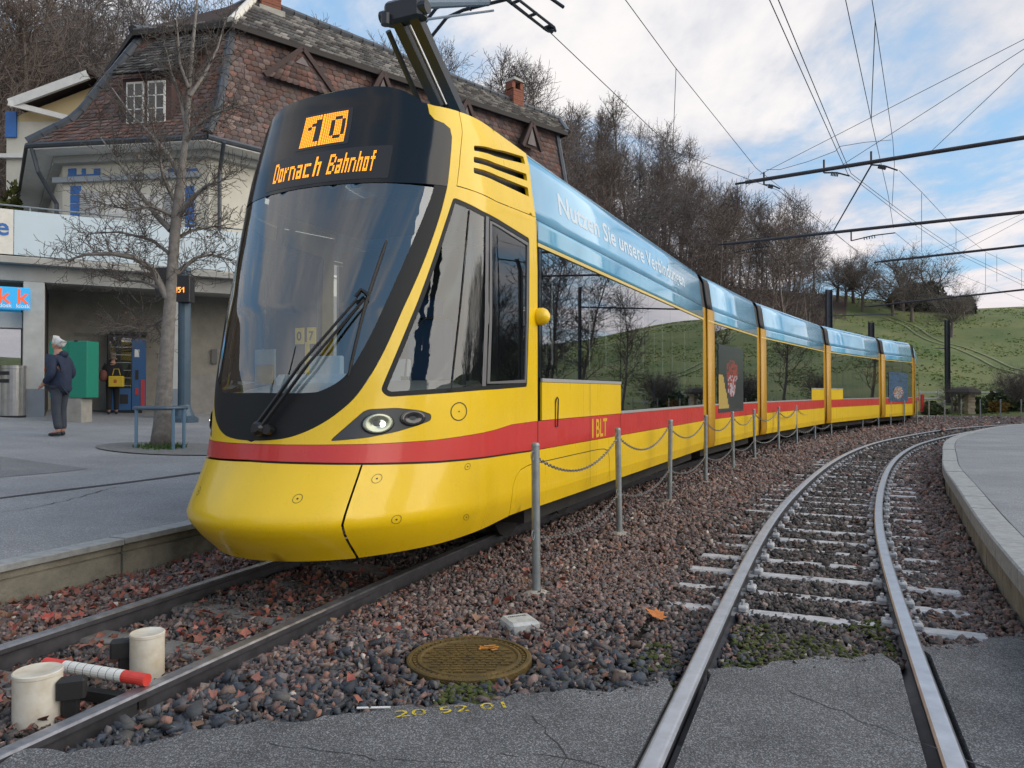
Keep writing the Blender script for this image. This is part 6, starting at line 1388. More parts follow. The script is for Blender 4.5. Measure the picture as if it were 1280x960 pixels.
# orchard on the meadow
def orchard_tree(seed, H, W_):
    rnd = random.Random(seed); tr, cr = TreeBuf(), TreeBuf(); p = Vector((0, 0, -.2)); top = Vector((rnd.gauss(0, .15), rnd.gauss(0, .15), H * .30)); tr.stick(p, top, H * .034, H * .026, 6)
    for i in range(7):
        t = i * 2.4 + rnd.uniform(-.3, .3); dd = Vector((math.cos(t) * W_, math.sin(t) * W_, rnd.uniform(.5, 1.3))); branch(cr, rnd, top - Vector((0, 0, rnd.uniform(0, H * .06))), dd, H * rnd.uniform(.42, .62), H * .014, 3, [0, 2, 2, 2], 1, .17, .07, .0065)
    return tr, cr
def hillpt(px, py_hint, Y0, Y1):
    """walk along a sight line until it meets the hill"""
    d = ray(px, py_hint); best = None
    for Y in np.linspace(Y0, Y1, 800):
        p = Vector((0, 0, CZ)) + d * (Y / d.y)
        g_ = p.z - hz(p.x, p.y)
        if g_ <= 0: return p
        if best is None or g_ < best[0]: best = (g_, p)
    return best[1]
OT = []
for i in range(3):
    tr, cr = orchard_tree(90 + i, 7.5, (.9, 1.1, .8)[i]); t = root('orchard_tree', (0, 0, 0)); tr.make('trunk', BARK, t); cr.make('crown', mat('fruit_tree_twig', (.15, .13, .115), .95, var=.3, vscale=.2), t); OT.append(t)
usedO = set()
olist = [(1047, 377, 7.2, 0, 'slim bare fruit tree on the meadow, leftmost of the row against the sky'), (1057, 383, 7.0, 1, 'bare fruit tree second in the row on the meadow next to the wood'), (1067, 379, 7.6, 2, 'bare fruit tree third in the row on the meadow'), (1079, 389, 7.6, 0, 'bare fruit tree standing lowest at the right end of the row on the meadow'), (1116, 395, 6.6, 1, 'small bare fruit tree left of the dark evergreen clump on the hill'), (1128, 389, 8.6, 2, 'tall bare tree rising behind the dark evergreen clump on the hill'), (1140, 402, 6.4, 0, 'bare fruit tree with a stout trunk just in front of the dark evergreen clump'), (1158, 386, 8.8, 1, 'bare tree with a rounded crown above the right side of the evergreen clump'), (1189, 422, 6.0, 2, 'lone crooked fruit tree below the dark bush, beside the tall mast'), (1205, 400, 4.2, 0, 'small bare tree growing out behind the round dark bush')]
for px, py, H, k, lab in olist:
    p = hillpt(px, py, 55, 140); t = OT[k]; o = t if k not in usedO else copy_tree(t); usedO.add(k); s_ = H / 7.5 * .92; o.location = (p.x, p.y, hz(p.x, p.y)); o.scale = (s_, s_, s_); o.rotation_euler = (0, 0, px * .7); tag(o, lab, 'tree', 'fruit trees on the meadow')
for i, (a, r_) in enumerate(((.80, 62), (.88, 70), (.96, 58), (1.02, 74), (.92, 90), (1.12, 62), (1.2, 76), (1.3, 60), (1.08, 90), (.84, 84))):
    o = copy_tree(OT[i % 3]); x, y = r_ * math.sin(a), r_ * math.cos(a); o.location = (x, y, hz(x, y)); s_ = 1 + .15 * (i % 3); o.scale = (s_, s_, s_); tag(o, 'bare fruit tree on the slope beyond the right edge of the view', 'tree', 'fruit trees beyond the right edge')
rg_ = random.Random(8)
for i in range(22):
    a = .65 + .03 * i + rg_.uniform(-.015, .015); r_ = rg_.uniform(44, 56); o = copy_tree(PROT[i % 7][0]); x, y = r_ * math.sin(a), r_ * math.cos(a); o.location = (x, y, hz(x, y) - .1); s_ = rg_.uniform(.55, .85); o.scale = (s_ * 1.3, s_ * 1.3, s_); o.rotation_euler = (0, 0, i * 1.3); tag(o, 'tall bare tree beyond the right edge, mirrored in the tram windows', 'tree', 'tall bare trees beyond the right edge')
# evergreen bushes: many small leaf clumps
EVG = mat('dark_evergreen', (.016, .024, .016), .9, var=.5, vscale=.9); HEDGE = mat('garden_bush', (.06, .08, .03), .9, var=.5, vscale=2)
def leafy(name, c, rx, ry, rz, n, m, seed, size=.16, lobes=6):
    r_ = np.random.default_rng(seed); cs = r_.normal(0, .42, (lobes, 3)) * np.array([rx, ry, rz]); cs[:, 2] = np.abs(cs[:, 2]) * .9; ls = r_.uniform(.42, .72, lobes)
    k = r_.integers(0, lobes, n); d = r_.normal(0, 1, (n, 3)); d /= np.linalg.norm(d, axis=1)[:, None]; q = cs[k] + d * (ls[k] * r_.uniform(.55, 1.05, n))[:, None] * np.array([rx, ry, rz]); q[:, 2] = np.abs(q[:, 2])
    M = rotm(n, 1.2); base_ = np.array([(-1, -.5, 0), (0, -.9, .2), (1, -.4, 0), (.1, 1, .15)]); v = np.einsum('nij,kj->nki', M, base_) * (size * r_.uniform(.5, 1.3, n))[:, None, None] + q[:, None, :] + np.array(c)
    F_ = np.stack([np.arange(n) * 4 + i for i in range(4)], 1); return npmesh(name, v.reshape(-1, 3), F_, m)
def bush(name, lab, cat, px, py, Y0, Y1, w, hgt, m, seed, n=5000, size=.2, base=None):
    p = base or hillpt(px, py, Y0, Y1); r_ = root(name, (p.x, p.y, hz(p.x, p.y) if base is None else p.z)); tag(r_, lab, cat)
    o = leafy('foliage', (0, 0, 0), w / 2, w / 2 * .8, hgt, n, m, seed, size); o.parent = r_
    MB().tube([(0, 0, -.2), (.05, 0, hgt * .5)], [.12, .05], 6).build('stem', BARK, None).parent = r_
    return r_
bush('evergreen_clump', 'large dark evergreen clump among bare trees on the hill crest', 'bush', 1152, 388, 60, 140, 6.6, 4.2, EVG, 1, 9000, .3)
bush('evergreen_bush', 'round dark bush standing alone on the hill skyline right of the clump', 'bush', 1208, 392, 60, 140, 2.9, 2.5, EVG, 2, 4000, .22)
# rough grass tufts that break up the meadow
tg_ = np.random.default_rng(77); n = 22000; a = tg_.uniform(.34, 1.0, n); r_ = 53 + 64 * tg_.uniform(0, 1, n) ** .8; P = np.stack([r_ * np.sin(a), r_ * np.cos(a)], 1); hh = np.array([hz(x, y) for x, y in P]); keep = vnoise(P, 3.5, 41) + .5 * vnoise(P, 1.1, 42) > .72; P, hh = P[keep], hh[keep]; n = len(P)
w = tg_.uniform(.06, .20, n); u = tg_.uniform(0, 6.283, n); tp = tg_.uniform(.03, .13, n); V = np.stack([np.stack([P[:, 0] - np.cos(u) * w, P[:, 1] - np.sin(u) * w, hh - .05], 1), np.stack([P[:, 0] + np.cos(u) * w, P[:, 1] + np.sin(u) * w, hh - .05], 1), np.stack([P[:, 0] + np.cos(u) * w * .5 + tg_.normal(0, .08, n), P[:, 1] + np.sin(u) * w * .5, hh + tp], 1), np.stack([P[:, 0] - np.cos(u) * w * .6, P[:, 1] - np.sin(u) * w * .6, hh + tp * .8], 1)], 1)
gc = np.array([[.07, .11, .025], [.10, .13, .035], [.15, .15, .06], [.085, .12, .03]])[tg_.integers(0, 4, n)] * tg_.uniform(1.3, 2.1, (n, 1)); o = npmesh('grass_tufts', V.reshape(-1, 3), np.arange(n * 4).reshape(n, 4), mat('tuft_grass', (.1, .1, .03), .95, var=.2, vscale=3, tint=True), np.repeat(gc, 4, 0)); kind(o, 'stuff'); tag(o, 'rough tufts of winter grass on the sloping meadow')
# pale foot path up the meadow
PATHM = mat('pale_gravel_path', (.22, .23, .13), .95, col2=(.14, .17, .07), vscale=1.5); rows = []
pp = [hillpt(px, py, 50, 140) for px, py in ((1108, 397), (1120, 401), (1140, 409), (1155, 420), (1172, 428), (1192, 433), (1212, 440), (1235, 450), (1255, 460), (1280, 467), (1310, 480))]
for sgn in (-.6, .6):
    mb = MB(); rows = []
    Q = resample([(p.x, p.y) for p in pp], 1.0); nq = normals(Q)
    for q, n_ in zip(Q, nq): rows.append([(q[0] + n_[0] * (sgn + b), q[1] + n_[1] * (sgn + b), hz(q[0] + n_[0] * (sgn + b), q[1] + n_[1] * (sgn + b)) + .07) for b in (-.13, .13)])
    mb.grid(rows); o = mb.build('hill_path', PATHM); kind(o, 'structure')
# trees behind the photographer (seen only as reflections in the glass)
for i, (x, y, H) in enumerate(((-17, -8, 10), (-21, -13, 15), (-16, -11, 8.5), (-24, -8, 11), (17, -3, 11), (20, -7, 13))):
    r_ = root('conifer', (x, y, .2)); tag(r_, 'dark conifer standing behind the viewpoint', 'tree', 'conifers behind the viewpoint'); rg = np.random.default_rng(60 + i); n = 5000
    t = rg.uniform(0, 1, n) ** .7; rad = (1 - t) * H * .17 * rg.uniform(.3, 1, n) * (1 + .25 * np.sin(t * 40)); a = rg.uniform(0, 6.283, n); q = np.stack([rad * np.cos(a), rad * np.sin(a), .8 + t * (H - .8)], 1)
    M = rotm(n, .5); v = np.einsum('nij,kj->nki', M, np.array([(-1, -.3, -.2), (0, -.5, .1), (1, -.3, -.2), (0, .8, .1)])) * .28 + q[:, None, :]; npmesh('foliage', v.reshape(-1, 3), np.arange(n * 4).reshape(n, 4), EVG, None, r_); o = MB().tube([(x, y, .1), (x, y, H * .95)], [.2, .03], 7).build('trunk', BARK, r_)

# ---- bare tree on the platform
pt = root('platform_tree', t0); tag(pt, 'slender bare plane tree with a leaning grey trunk and few dry leaves on the platform', 'tree')
PBARK = mat('platform_tree_bark', (.15, .135, .12), .95, col2=(.26, .24, .22), vscale=11, bump=.5, bscale=50)
DTW = mat('platform_tree_twig', (.105, .09, .08), .95, var=.4, vscale=3)
def tp_(px, py, dy=0.): return atY(px, py, Yt + dy)
spx = [(200, 562), (203, 530), (206, 480), (209, 430), (212, 385), (215, 340), (218, 300), (221, 265), (225, 230), (229, 195), (233, 165), (236, 130), (238, 90), (242, 45), (246, 5), (248, -40)]
sr = [12.5, 10.8, 9.3, 8.2, 7.2, 6.3, 6.3, 6.2, 5.2, 4, 3.4, 2.9, 2.4, 2, 1.5, .9]
wob = [0, 0, 0, .02, .03, .02, 0, -.03, -.05, -.05, 0, .03, .1, .1, .15, .2]
MB().tube([tp_(x, y, w) for (x, y), w in zip(spx, wob)], [r * k_ for r in sr], 10).build('trunk', PBARK, pt, True)
lim = TreeBuf(); twg = TreeBuf(); prn = random.Random(21); LVS = []
limbs = [([(209, 372), (190, 336), (168, 322), (140, 317), (108, 318), (85, 325)], -.35, 5), ([(212, 350), (225, 338), (245, 322), (265, 318), (290, 325)], .3, 3.5), ([(214, 288), (196, 270), (172, 238), (150, 205), (126, 172)], .3, 4.5), ([(219, 275), (240, 248), (258, 232), (280, 225)], -.4, 4.0), ([(226, 225), (212, 195), (188, 168), (165, 145), (140, 110)], .35, 4), ([(230, 180), (246, 158), (268, 142), (300, 132)], -.3, 3.6), ([(222, 258), (205, 225), (198, 190), (190, 150)], -.5, 3.2), ([(233, 160), (226, 125), (214, 90), (205, 50)], .3, 3), ([(237, 120), (256, 92), (272, 60), (282, 25)], .4, 2.8), ([(216, 320), (190, 300), (150, 290), (112, 292)], .5, 2.8), ([(217, 300), (240, 288), (262, 284), (290, 280)], .55, 2.6), ([(208, 395), (195, 405), (175, 412), (150, 405)], .4, 2.2), ([(236, 110), (225, 80), (222, 40), (218, 0)], -.2, 2.4), ([(210, 365), (180, 352), (150, 350), (120, 340)], .7, 2.2), ([(220, 270), (188, 258), (160, 262), (130, 255)], -.6, 2.6)]
for pts, dy, w in limbs:
    P = [tp_(x, y, dy * (i / (len(pts) - 1)) ** .8) for i, (x, y) in enumerate(pts)]
    for i in range(len(P) - 1):
        r0, r1 = max(.006, w * k_ * (1 - .8 * i / (len(P) - 1))), max(.005, w * k_ * (1 - .8 * (i + 1) / (len(P) - 1))); lim.stick(P[i], P[i + 1], r0, r1, 6)
        d = (P[i + 1] - P[i])
        for c in range(6):
            x, y = perp(d); t = prn.uniform(0, 6.28); ang = prn.uniform(.4, 1.15); dd = d.normalized() * math.cos(ang) + (x * math.cos(t) + y * math.sin(t)) * math.sin(ang); s0 = P[i].lerp(P[i + 1], prn.random())
            branch(twg, prn, s0, dd, prn.uniform(.30, .75) * (1 - .35 * i / len(P)), .009, 2, [0, 1, 1], 1, .28, .10, .0042)
            if prn.random() < .5: LVS.append(s0 + dd * prn.uniform(.2, .6))
    branch(twg, prn, P[-1], P[-1] - P[-2], .5, .007, 2, [0, 1, 2], 1, .28, .08, .0042)
lim.make('limbs', PBARK).parent = pt; twg.make('twigs', DTW).parent = pt
for o in pt.children:
    if o.name.startswith(('limbs', 'twigs')): o.matrix_parent_inverse = Matrix.Translation(-Vector(t0)); o['kind'] = 'stuff'
n = len(LVS); P_l = np.array([v[:] for v in LVS]); M = rotm(n, 1.0); v = np.einsum('nij,nkj->nki', M, LV_[None] * rng.uniform(.025, .055, n)[:, None, None]) + P_l[:, None, :]; v -= np.array(t0)
ol = npmesh('dry_leaves', v.reshape(-1, 3), (LF_[None] + (np.arange(n) * 8)[:, None, None]).reshape(-1, 3), mat('dry_leaf', (.16, .075, .035), .8, var=.3, vscale=9), None, None); ol.parent = pt; ol['kind'] = 'stuff'
gbp = plaza(-8, 470); gbp.z += 0
q = atY(4, 262, 24.5); bush('garden_shrub', 'yellow green shrub at the far left edge beside the old house', 'bush', 0, 0, 0, 0, 1.6, 3.6, mat('yellow_green_shrub', (.07, .075, .015), .9, var=.5, vscale=4), 5, 3500, .12, base=Vector((q.x - .3, q.y, q.z - 2.6)))

# ================================================================== BOLLARDS AND CHAINS
bpts = [(.18, 5.57), (1.126, 7.9), (2.15, 10.27), (3.19, 12.4), (4.26, 14.5), (5.40, 16.75), (6.8, 19.2), (8.1, 21.4), (9.5, 23.6), (10.9, 25.7), (12.3, 27.7), (13.6, 29.2), (14.9, 30.6), (15.95, 31.7), (17.1, 32.8), (18.25, 33.9), (19.4, 35.0), (20.7, 36.0), (22.1, 37.0), (23.6, 37.9), (25.2, 38.8), (26.8, 39.6), (28.5, 40.3), (30.3, 41)]
BH = 1.14; m = MB(); m.lathe([(.031, -.12), (.031, BH - .13), (.033, BH - .13), (.033, BH - .12), (.026, BH - .108), (0, BH - .104)], (0, 0, 0), 16); bol = root('bollard', (0, 0, 0)); po = m.build('post', GALV, bol, False); smooth_by_angle(po, 40)
MB().lathe([(.17, -.13), (.165, -.105), (.07, -.055), (.045, -.05), (.0, -.05)], (0, 0, 0), 6).build('concrete_foot', CONC, bol)
def ringm(z): return MB().tube([(-.033 - .028 + .028 * math.cos(a), 0, z + .034 * math.sin(a)) for a in np.linspace(0, 6.283, 15)], .0045, 5, caps=False)
for z in (BH - .20, .36): ringm(z).build('chain_ring', GALV, bol)
ordn = ['nearest', 'second nearest', 'third nearest', 'fourth', 'fifth', 'sixth', 'seventh', 'eighth', 'ninth', 'tenth', 'eleventh', 'twelfth', 'thirteenth', 'fourteenth', 'fifteenth', 'sixteenth', 'seventeenth']
wherel = ['behind the flat white box', 'in front of the red stripe', 'below the wide first window', 'beside the first ochre column', 'in front of the film poster', 'at the second ochre gangway column']
bb = []
for i, (x, y) in enumerate(bpts):
    o = bol if i == 0 else copy_tree(bol); tx = bpts[min(i + 1, len(bpts) - 1)]; pv = bpts[max(i - 1, 0)]; o.location = (x, y, 0); o.rotation_euler = (R(random.uniform(-1, 1)), R(random.uniform(-.8, .8)), math.atan2(tx[1] - pv[1], tx[0] - pv[0]))
    lab = 'grey steel chain post, %s in the row' % ordn[i] + (', ' + wherel[i] if i < len(wherel) else ' along the tram') if i < len(ordn) else 'thin grey chain post in the far bend behind the right platform'
    tag(o, lab, 'bollard', 'chain posts between the two tracks'); bb.append((x, y))
CH = mat('chain_steel', (.22, .22, .22), .4, metal=.8, var=.3, vscale=40)
def linkmesh(mb, p, d, roll, L_=.036, w=.011, r=.0042):
    x, y = perp(d); a = x * math.cos(roll) + y * math.sin(roll); pts = [p + d * (math.cos(t) * L_ * .62) + a * (math.sin(t) * w) for t in np.linspace(0, 6.283, 9)[:-1]]; mb.tube(pts + [pts[0]], r, 4, caps=False)
chn = 0
for i in range(12):
    (x0, y0), (x1, y1) = bb[i], bb[i + 1]
    for j, (z0, z1, sag) in enumerate(((BH - .225, BH - .20, .20), (.335, .345, .13))):
        dn = Vector((x1 - x0, y1 - y0, 0)).normalized(); A = Vector((x0, y0, z0)) + dn * .035; B = Vector((x1, y1, z1)) - dn * .06; Lc = (B - A).length; step = .042 if i < 4 else (.07 if i < 7 else .14); n = int(Lc * 1.04 / step); mb = MB(); P = [A.lerp(B, t) - Vector((0, 0, sag * (1 - (2 * t - 1) ** 2))) for t in np.linspace(0, 1, n + 1)]
        for k in range(n):
            d = (P[k + 1] - P[k]).normalized(); linkmesh(mb, (P[k] + P[k + 1]) / 2, d, (k % 2) * math.pi / 2, step * .86 * 1.0, .011 if i < 7 else .02, .0042 if i < 5 else .007)
        o = mb.build('chain', CH, loc=tuple(A)); o['kind'] = 'thing'
        nm = ('upper' if j == 0 else 'lower'); tag(o, '%s sagging steel chain between the %s and %s posts of the row' % (nm, ordn[i], ordn[i + 1]) if i < 11 else '%s chain far along the post row' % nm, 'chain', 'chains hung between the posts')
# ================================================================== SMALL THINGS ON THE TRACK BED
IRON = mat('rusty_manhole_iron', (.085, .060, .022), .6, col2=(.16, .105, .03), vscale=9, metal=.35, bump=.5, bscale=120)
mh = root('manhole_cover', (MH[0], MH[1], -.07)); tag(mh, 'round rusty iron manhole cover with ribbed pattern lying in the stones', 'manhole cover')
zb = -.065; mb = MB(); mb.lathe([(.345, -.12), (.345, zb + .012), (.335, zb + .018), (.318, zb + .018), (.315, zb + .006), (.29, zb + .006), (.285, zb + .016), (.27, zb + .018), (.262, zb + .008), (0, zb + .008)], (MH[0], MH[1], 0), 48); mb.build('cover_plate', IRON, mh)
mb = MB()
for i in range(-6, 7):
    y = i * .036; hw_ = math.sqrt(max(0, .255 ** 2 - y * y))
    if hw_ < .05: continue
    k = -hw_ + (.03 if i % 2 else 0)
    while k < hw_ - .05: mb.box((MH[0] + k + .026, MH[1] + y, zb + .012), (.046, .020, .007)); k += .062
mb2 = MB()
for a in np.linspace(0, 2 * math.pi, 52, endpoint=False): mb.box((MH[0] + .302 * math.cos(a), MH[1] + .302 * math.sin(a), zb + .010), (.014, .020, .007), a)
o = mb.build('raised_rib', IRON, mh); o['kind'] = 'stuff'
MB().lathe([(.03, 0), (.028, .002), (0, .002)], (MH[0], MH[1], zb + .009), 12).build('lifting_hole', BLACKT, mh)
OR = mat('orange_marking_paint', (.50, .20, .03), .8); mb = MB()
for a, b, c, d in ((.05, .15, .14, .17), (.06, .12, .13, .13), (.05, .10, .07, .16), (.12, .09, .15, .11), (.10, .13, .16, .145)): mb.beam((MH[0] + a, MH[1] + b, zb + .019), (MH[0] + c, MH[1] + d, zb + .019), .014, .003)
o = mb.build('paint_mark', OR, mh); o['kind'] = 'stuff'
q = atz(650, 776, -.045); wb_ = root('ground_box', q); tag(wb_, 'flat white plastic ground box with worn lettering beside the nearest post', 'box')
MB().bbox(q + Vector((0, 0, -.02)), (.20, .21, .075), .018, R(22)).build('lid', mat('worn_white_plastic', (.50, .52, .52), .5, col2=(.34, .35, .34), vscale=22), wb_); mb = MB()
for k in range(9): mb.box(q + Matrix.Rotation(R(22), 3, 'Z') @ Vector((-.06 + k * .014, .045, .0182)), (.008, .012 + .004 * (k % 3), .001), R(22))
o = mb.build('worn_lettering', BLACKT, wb_); o['kind'] = 'stuff'
# the two white capped cylinders and the striped bar inside the platform track
WC = mat('dirty_white_enamel', (.66, .64, .57), .55, col2=(.46, .38, .26), vscale=6); BRK = mat('black_bracket', (.015, .015, .016), .6)
for (px, py, w, h_, lab) in ((47, 898, .203, .225, 'dirty white capped cylinder nearest the lower left corner inside the track'), (184, 845, .17, .235, 'dirty white capped cylinder with a side notch beyond the striped bar')):
    p = atz(px, py, -.10); c_ = root('track_cylinder', p); tag(c_, lab, 'cylinder', 'white cylinders inside the track'); r_ = w / 2
    o = MB().lathe([(r_ * .98, -.06), (r_, .0), (r_, h_ - .02), (r_ * 1.03, h_ - .018), (r_ * 1.03, h_ - .004), (r_ * .98, h_), (r_ * .88, h_ - .004), (0, h_ - .006)], p, 28).build('cap_sleeve', WC, c_); smooth_by_angle(o, 35)
    sgx = 1 if px < 100 else -1; MB().bbox(p + Vector((sgx * (r_ + .05), .01, h_ * .62)), (.12, .07, .09), .01, R(20)).build('bracket', BRK, c_); MB().bbox(p + Vector((sgx * (r_ + .04), .02, h_ * .30)), (.07, .05, .2), .01, R(20)).build('bracket_leg', BRK, c_)
A_, B_ = atz(57, 829, .045), atz(184, 850, .03); d = (B_ - A_); bar = root('striped_bar', A_); tag(bar, 'white round bar with red ends lying across the platform track', 'bar'); RP = mat('signal_red', (.60, .05, .035), .5, var=.12, vscale=20); WP2 = mat('chipped_white_paint', (.66, .66, .62), .5, var=.1, vscale=30)
for t0_, t1_, m_ in ((0, .2, RP), (.2, .78, WP2), (.78, 1, RP)): MB().tube([A_ + d * t0_, A_ + d * t1_], .029, 16).build('red_end' if m_ is RP else 'white_middle', m_, bar)
mb = MB()
for k in range(7): mb.tube([A_ + d * (.27 + k * .075 - .001), A_ + d * (.27 + k * .075 + .003)], .0294, 16)
mb.build('dark_joint', BLACKT, bar)['kind'] = 'stuff'
A2, B2 = atz(120, 872, -.08), atz(30, 790, -.08); MB().beam(A_ + Vector((.02, -.05, -.10)), B_ + Vector((0, -.04, -.09)), .05, .05).build('bar_carrier', BRK, bar)
# yellow survey marking on the asphalt
YM = mat('yellow_marking_spray', (.62, .47, .03), .85, var=.2, vscale=50)
t_ = YM.node_tree; b_ = t_.nodes['Principled BSDF']; g_ = t_.nodes.new('ShaderNodeNewGeometry'); n_ = t_.nodes.new('ShaderNodeTexNoise'); n_.inputs['Scale'].default_value = 95; n_.inputs['Detail'].default_value = 5; t_.links.new(g_.outputs['Position'], n_.inputs['Vector']); r_ = t_.nodes.new('ShaderNodeMapRange'); r_.inputs[1].default_value = .40; r_.inputs[2].default_value = .50; t_.links.new(n_.outputs[0], r_.inputs[0]); t_.links.new(r_.outputs[0], b_.inputs['Alpha'])
vs, fs = text_mesh('20 52 01', .105, 'CENTER', False); mk_ = root('survey_marking', (-.25, 3.40, -.008)); tag(mk_, 'worn yellow spray numbers on the asphalt edge below the manhole cover', 'marking')
mb = MB(); M = Matrix.Rotation(R(12), 3, 'Z'); mb.add([M @ Vector((v.x * 1.42, v.y * .9, 0)) + Vector((-.255, 3.345, -.0065)) for v in vs], fs); mb.build('numbers', YM, mk_)['kind'] = 'stuff'
q0, q1 = atz(446, 885, .0), atz(488, 884, .0); ws = root('paper_stick', q0); tag(ws, 'thin white paper stick lying at the edge of the asphalt', 'litter'); MB().tube([q0, q1], .005, 6).build('stick', mat('white_paper', (.7, .7, .7), .7), ws)
# single fallen maple leaves
def maple(sz):
    pr_ = [(0, -.55), (.06, -.25), (.30, -.38), (.26, -.18), (.56, -.02), (.36, .08), (.44, .36), (.20, .26), (.12, .42), (0, .68), (-.12, .42), (-.20, .26), (-.44, .36), (-.36, .08), (-.56, -.02), (-.26, -.18), (-.30, -.38), (-.06, -.25)]
    vs = [(x * sz, y * sz, (.25 * abs(x) + .12 * y * y) * sz) for x, y in pr_] + [(0, 0, 0)]; n = len(pr_); return vs, [(i, (i + 1) % n, n) for i in range(n)]
LM = [mat('leaf_orange', (.46, .15, .03), .7, var=.2, vscale=40), mat('leaf_red', (.42, .07, .045), .65, var=.2, vscale=40), mat('leaf_pink_brown', (.45, .20, .15), .7, var=.2, vscale=40), mat('leaf_brown', (.20, .09, .045), .8, var=.2, vscale=40)]
leaves = [(821, 770, .15, 0, 'large orange maple leaf on the stones left of the curved track'), (455, 747, .09, 1, 'bright red maple leaf on the stones beside the platform rail'), (357, 827, .11, 2, 'pink brown maple leaf on dark stones between rail and manhole'), (408, 795, .10, 2, 'curled pale red leaf among dark stones beside the near rail'), (340, 878, .09, 0, 'small orange leaf on dark stones near the asphalt edge'), (361, 815, .07, 0, 'orange leaf lying above the pink maple leaf'), (697, 835, .075, 1, 'small red leaf right of the manhole cover'), (748, 755, .055, 0, 'tiny orange leaf on the stones in the middle of the bed'), (172, 737, .12, 2, 'pale pink maple leaf beside the far platform rail'), (255, 765, .12, 1, 'red maple leaf between the rails in front of the tram'), (110, 757, .12, 3, 'brown maple leaf heaped against the platform wall'), (60, 772, .12, 1, 'red leaf lying low at the left below the platform wall')]
for px, py, sz, k, lab in leaves:
    p = atz(px, py, -.07); vs, fs = maple(sz); rz = random.uniform(0, 6.28); M = Matrix.Rotation(rz, 3, 'Z') @ Matrix.Rotation(random.uniform(-.4, .4), 3, 'X') @ Matrix.Rotation(random.uniform(-.3, .3), 3, 'Y'); mb = MB(); mb.add([M @ Vector(v) + p for v in vs], fs); o = mb.build('maple_leaf', LM[k], loc=tuple(p)); tag(o, lab, 'leaf', 'single fallen maple leaves')
# ================================================================== MASTS, BRACKETS AND WIRES
def mast(lab, x, y, z0, z1, w=.2, arm=None):
    r_ = root('catenary_mast', (x, y, z0)); tag(r_, lab, 'mast'); m = MB()
    for dx in (-w / 2, w / 2): m.box((x + dx, y, (z0 + z1) / 2), (.02, w, z1 - z0))
    m.box((x, y, (z0 + z1) / 2), (w - .02, .02, z1 - z0)); m.build('steel_column', MASTM, r_); MB().box((x, y, z0 + .05), (w * 2, w * 2, .3)).build('mast_foot', CONC, r_)
    if arm: MB().tube([(x, y, arm[0]), (x + arm[1], y + arm[2], arm[0] + .05)], .03, 6).build('arm', MASTM, r_)
    return r_
def fromY(px, py, Y): return atY(px, py, Y)
p = fromY(1036, 362, 36.0); mast('dark square mast rising just behind the tram roof at its fourth joint', p.x, p.y, -.1, p.z, .24, (fromY(1036, 395, 36).z, 3.0, -.6))
p = fromY(1184, 400, 50); mast('tall dark mast on the grass slope below the fruit tree', p.x, p.y, -.1, p.z, .24, (fromY(1184, 436, 50).z, -.8, 0))
p = fromY(1089, 403, 46); mast('short dark mast top showing above the rear tram sections', p.x, p.y, -.1, p.z, .26)
def bracket(lab, A, B, ext, r=.045, strut=None):
    A, B = Vector(A), Vector(B); E = B + (B - A).normalized() * ext; r_ = root('catenary_bracket', A); tag(r_, lab, 'bracket'); MB().tube([A, E], r * .9, 10).build('tube', MATS.get('bracket_tube') or mat('bracket_tube', (.055, .05, .055), .5, metal=.4, var=.2), r_)
    MB().tube([A - (B - A).normalized() * .25, A], r * .55, 8).build('end_rod', WIREM, r_)
    m_ = MB().tube([(E.x, E.y, 0.2), (E.x, E.y, E.z + 1.2)], .11, 10).build('mast', MASTM, r_); MB().tube([(E.x, E.y, E.z + 1.1), E.lerp(A, .25)], .008, 6).build('stay', WIREM, r_)
    return r_, A, E
A1, B1 = fromY(932, 228, 18.0), fromY(1280, 172, 15.0); b1, A1, E1 = bracket('topmost dark support tube crossing the sky at the right', A1, B1, 2.6, .05)
A2, B2 = fromY(907, 305, 25.6), fromY(1280, 265, 21.0); b2, A2, E2 = bracket('second support tube from the top, reaching over the tram', A2, B2, 3.0, .055)
A3, B3 = fromY(1101, 327, 29.0), fromY(1280, 307, 25.9); b3, A3, E3 = bracket('third shorter support tube at the right edge of the sky', A3, B3, 3.5, .05)
A4, B4 = fromY(1086, 383, 43.0), fromY(1280, 362, 37.0); b4, A4, E4 = bracket('lowest support tube, crossing in front of the evergreen clump', A4, B4, 3.5, .055)
def fitting(parent, px, py, Y, px2, py2, Y2):
    """registration arm with insulator ribs under a support tube"""
    a, b = fromY(px, py, Y), fromY(px2, py2, Y2); MB().tube([a, a.lerp(b, .5) + Vector((0, 0, .04)), b], .018, 6).build('registration_arm', WIREM, parent); d = (b - a).normalized(); mb = MB()
    for t in (.3, .36, .42, .48, .54): mb.tube([a.lerp(b, t) - d * .012, a.lerp(b, t) + d * .012], .05, 8)
    mb.build('insulator', mat('insulator_brown', (.03, .02, .018), .3), parent); MB().tube([a, a + Vector((0, 0, .3))], .022, 6).build('drop_hanger', WIREM, parent)
fitting(b1, 1030, 216, 17.2, 1062, 220, 17.0); fitting(b1, 1089, 206, 16.7, 1122, 213, 16.4); fitting(b2, 1064, 301, 23.6, 1119, 291, 23.0); fitting(b2, 918, 316, 25.5, 962, 308, 25.0); fitting(b1, 955, 231, 17.9, 975, 236, 17.8)
MB().tube([fromY(1090, 205, 16.7), fromY(1041, 290, 23.9)], .02, 6).build('diagonal_stay', WIREM, b1)
def wire(lab, pts, r=.0065, cat='wire', group='overhead wires'):
    pts = [Vector(p) for p in pts]; r_ = MB().tube(pts, r, 5).build('overhead_wire', WIREM, loc=tuple(pts[0])); tag(r_, lab, cat, group); return r_
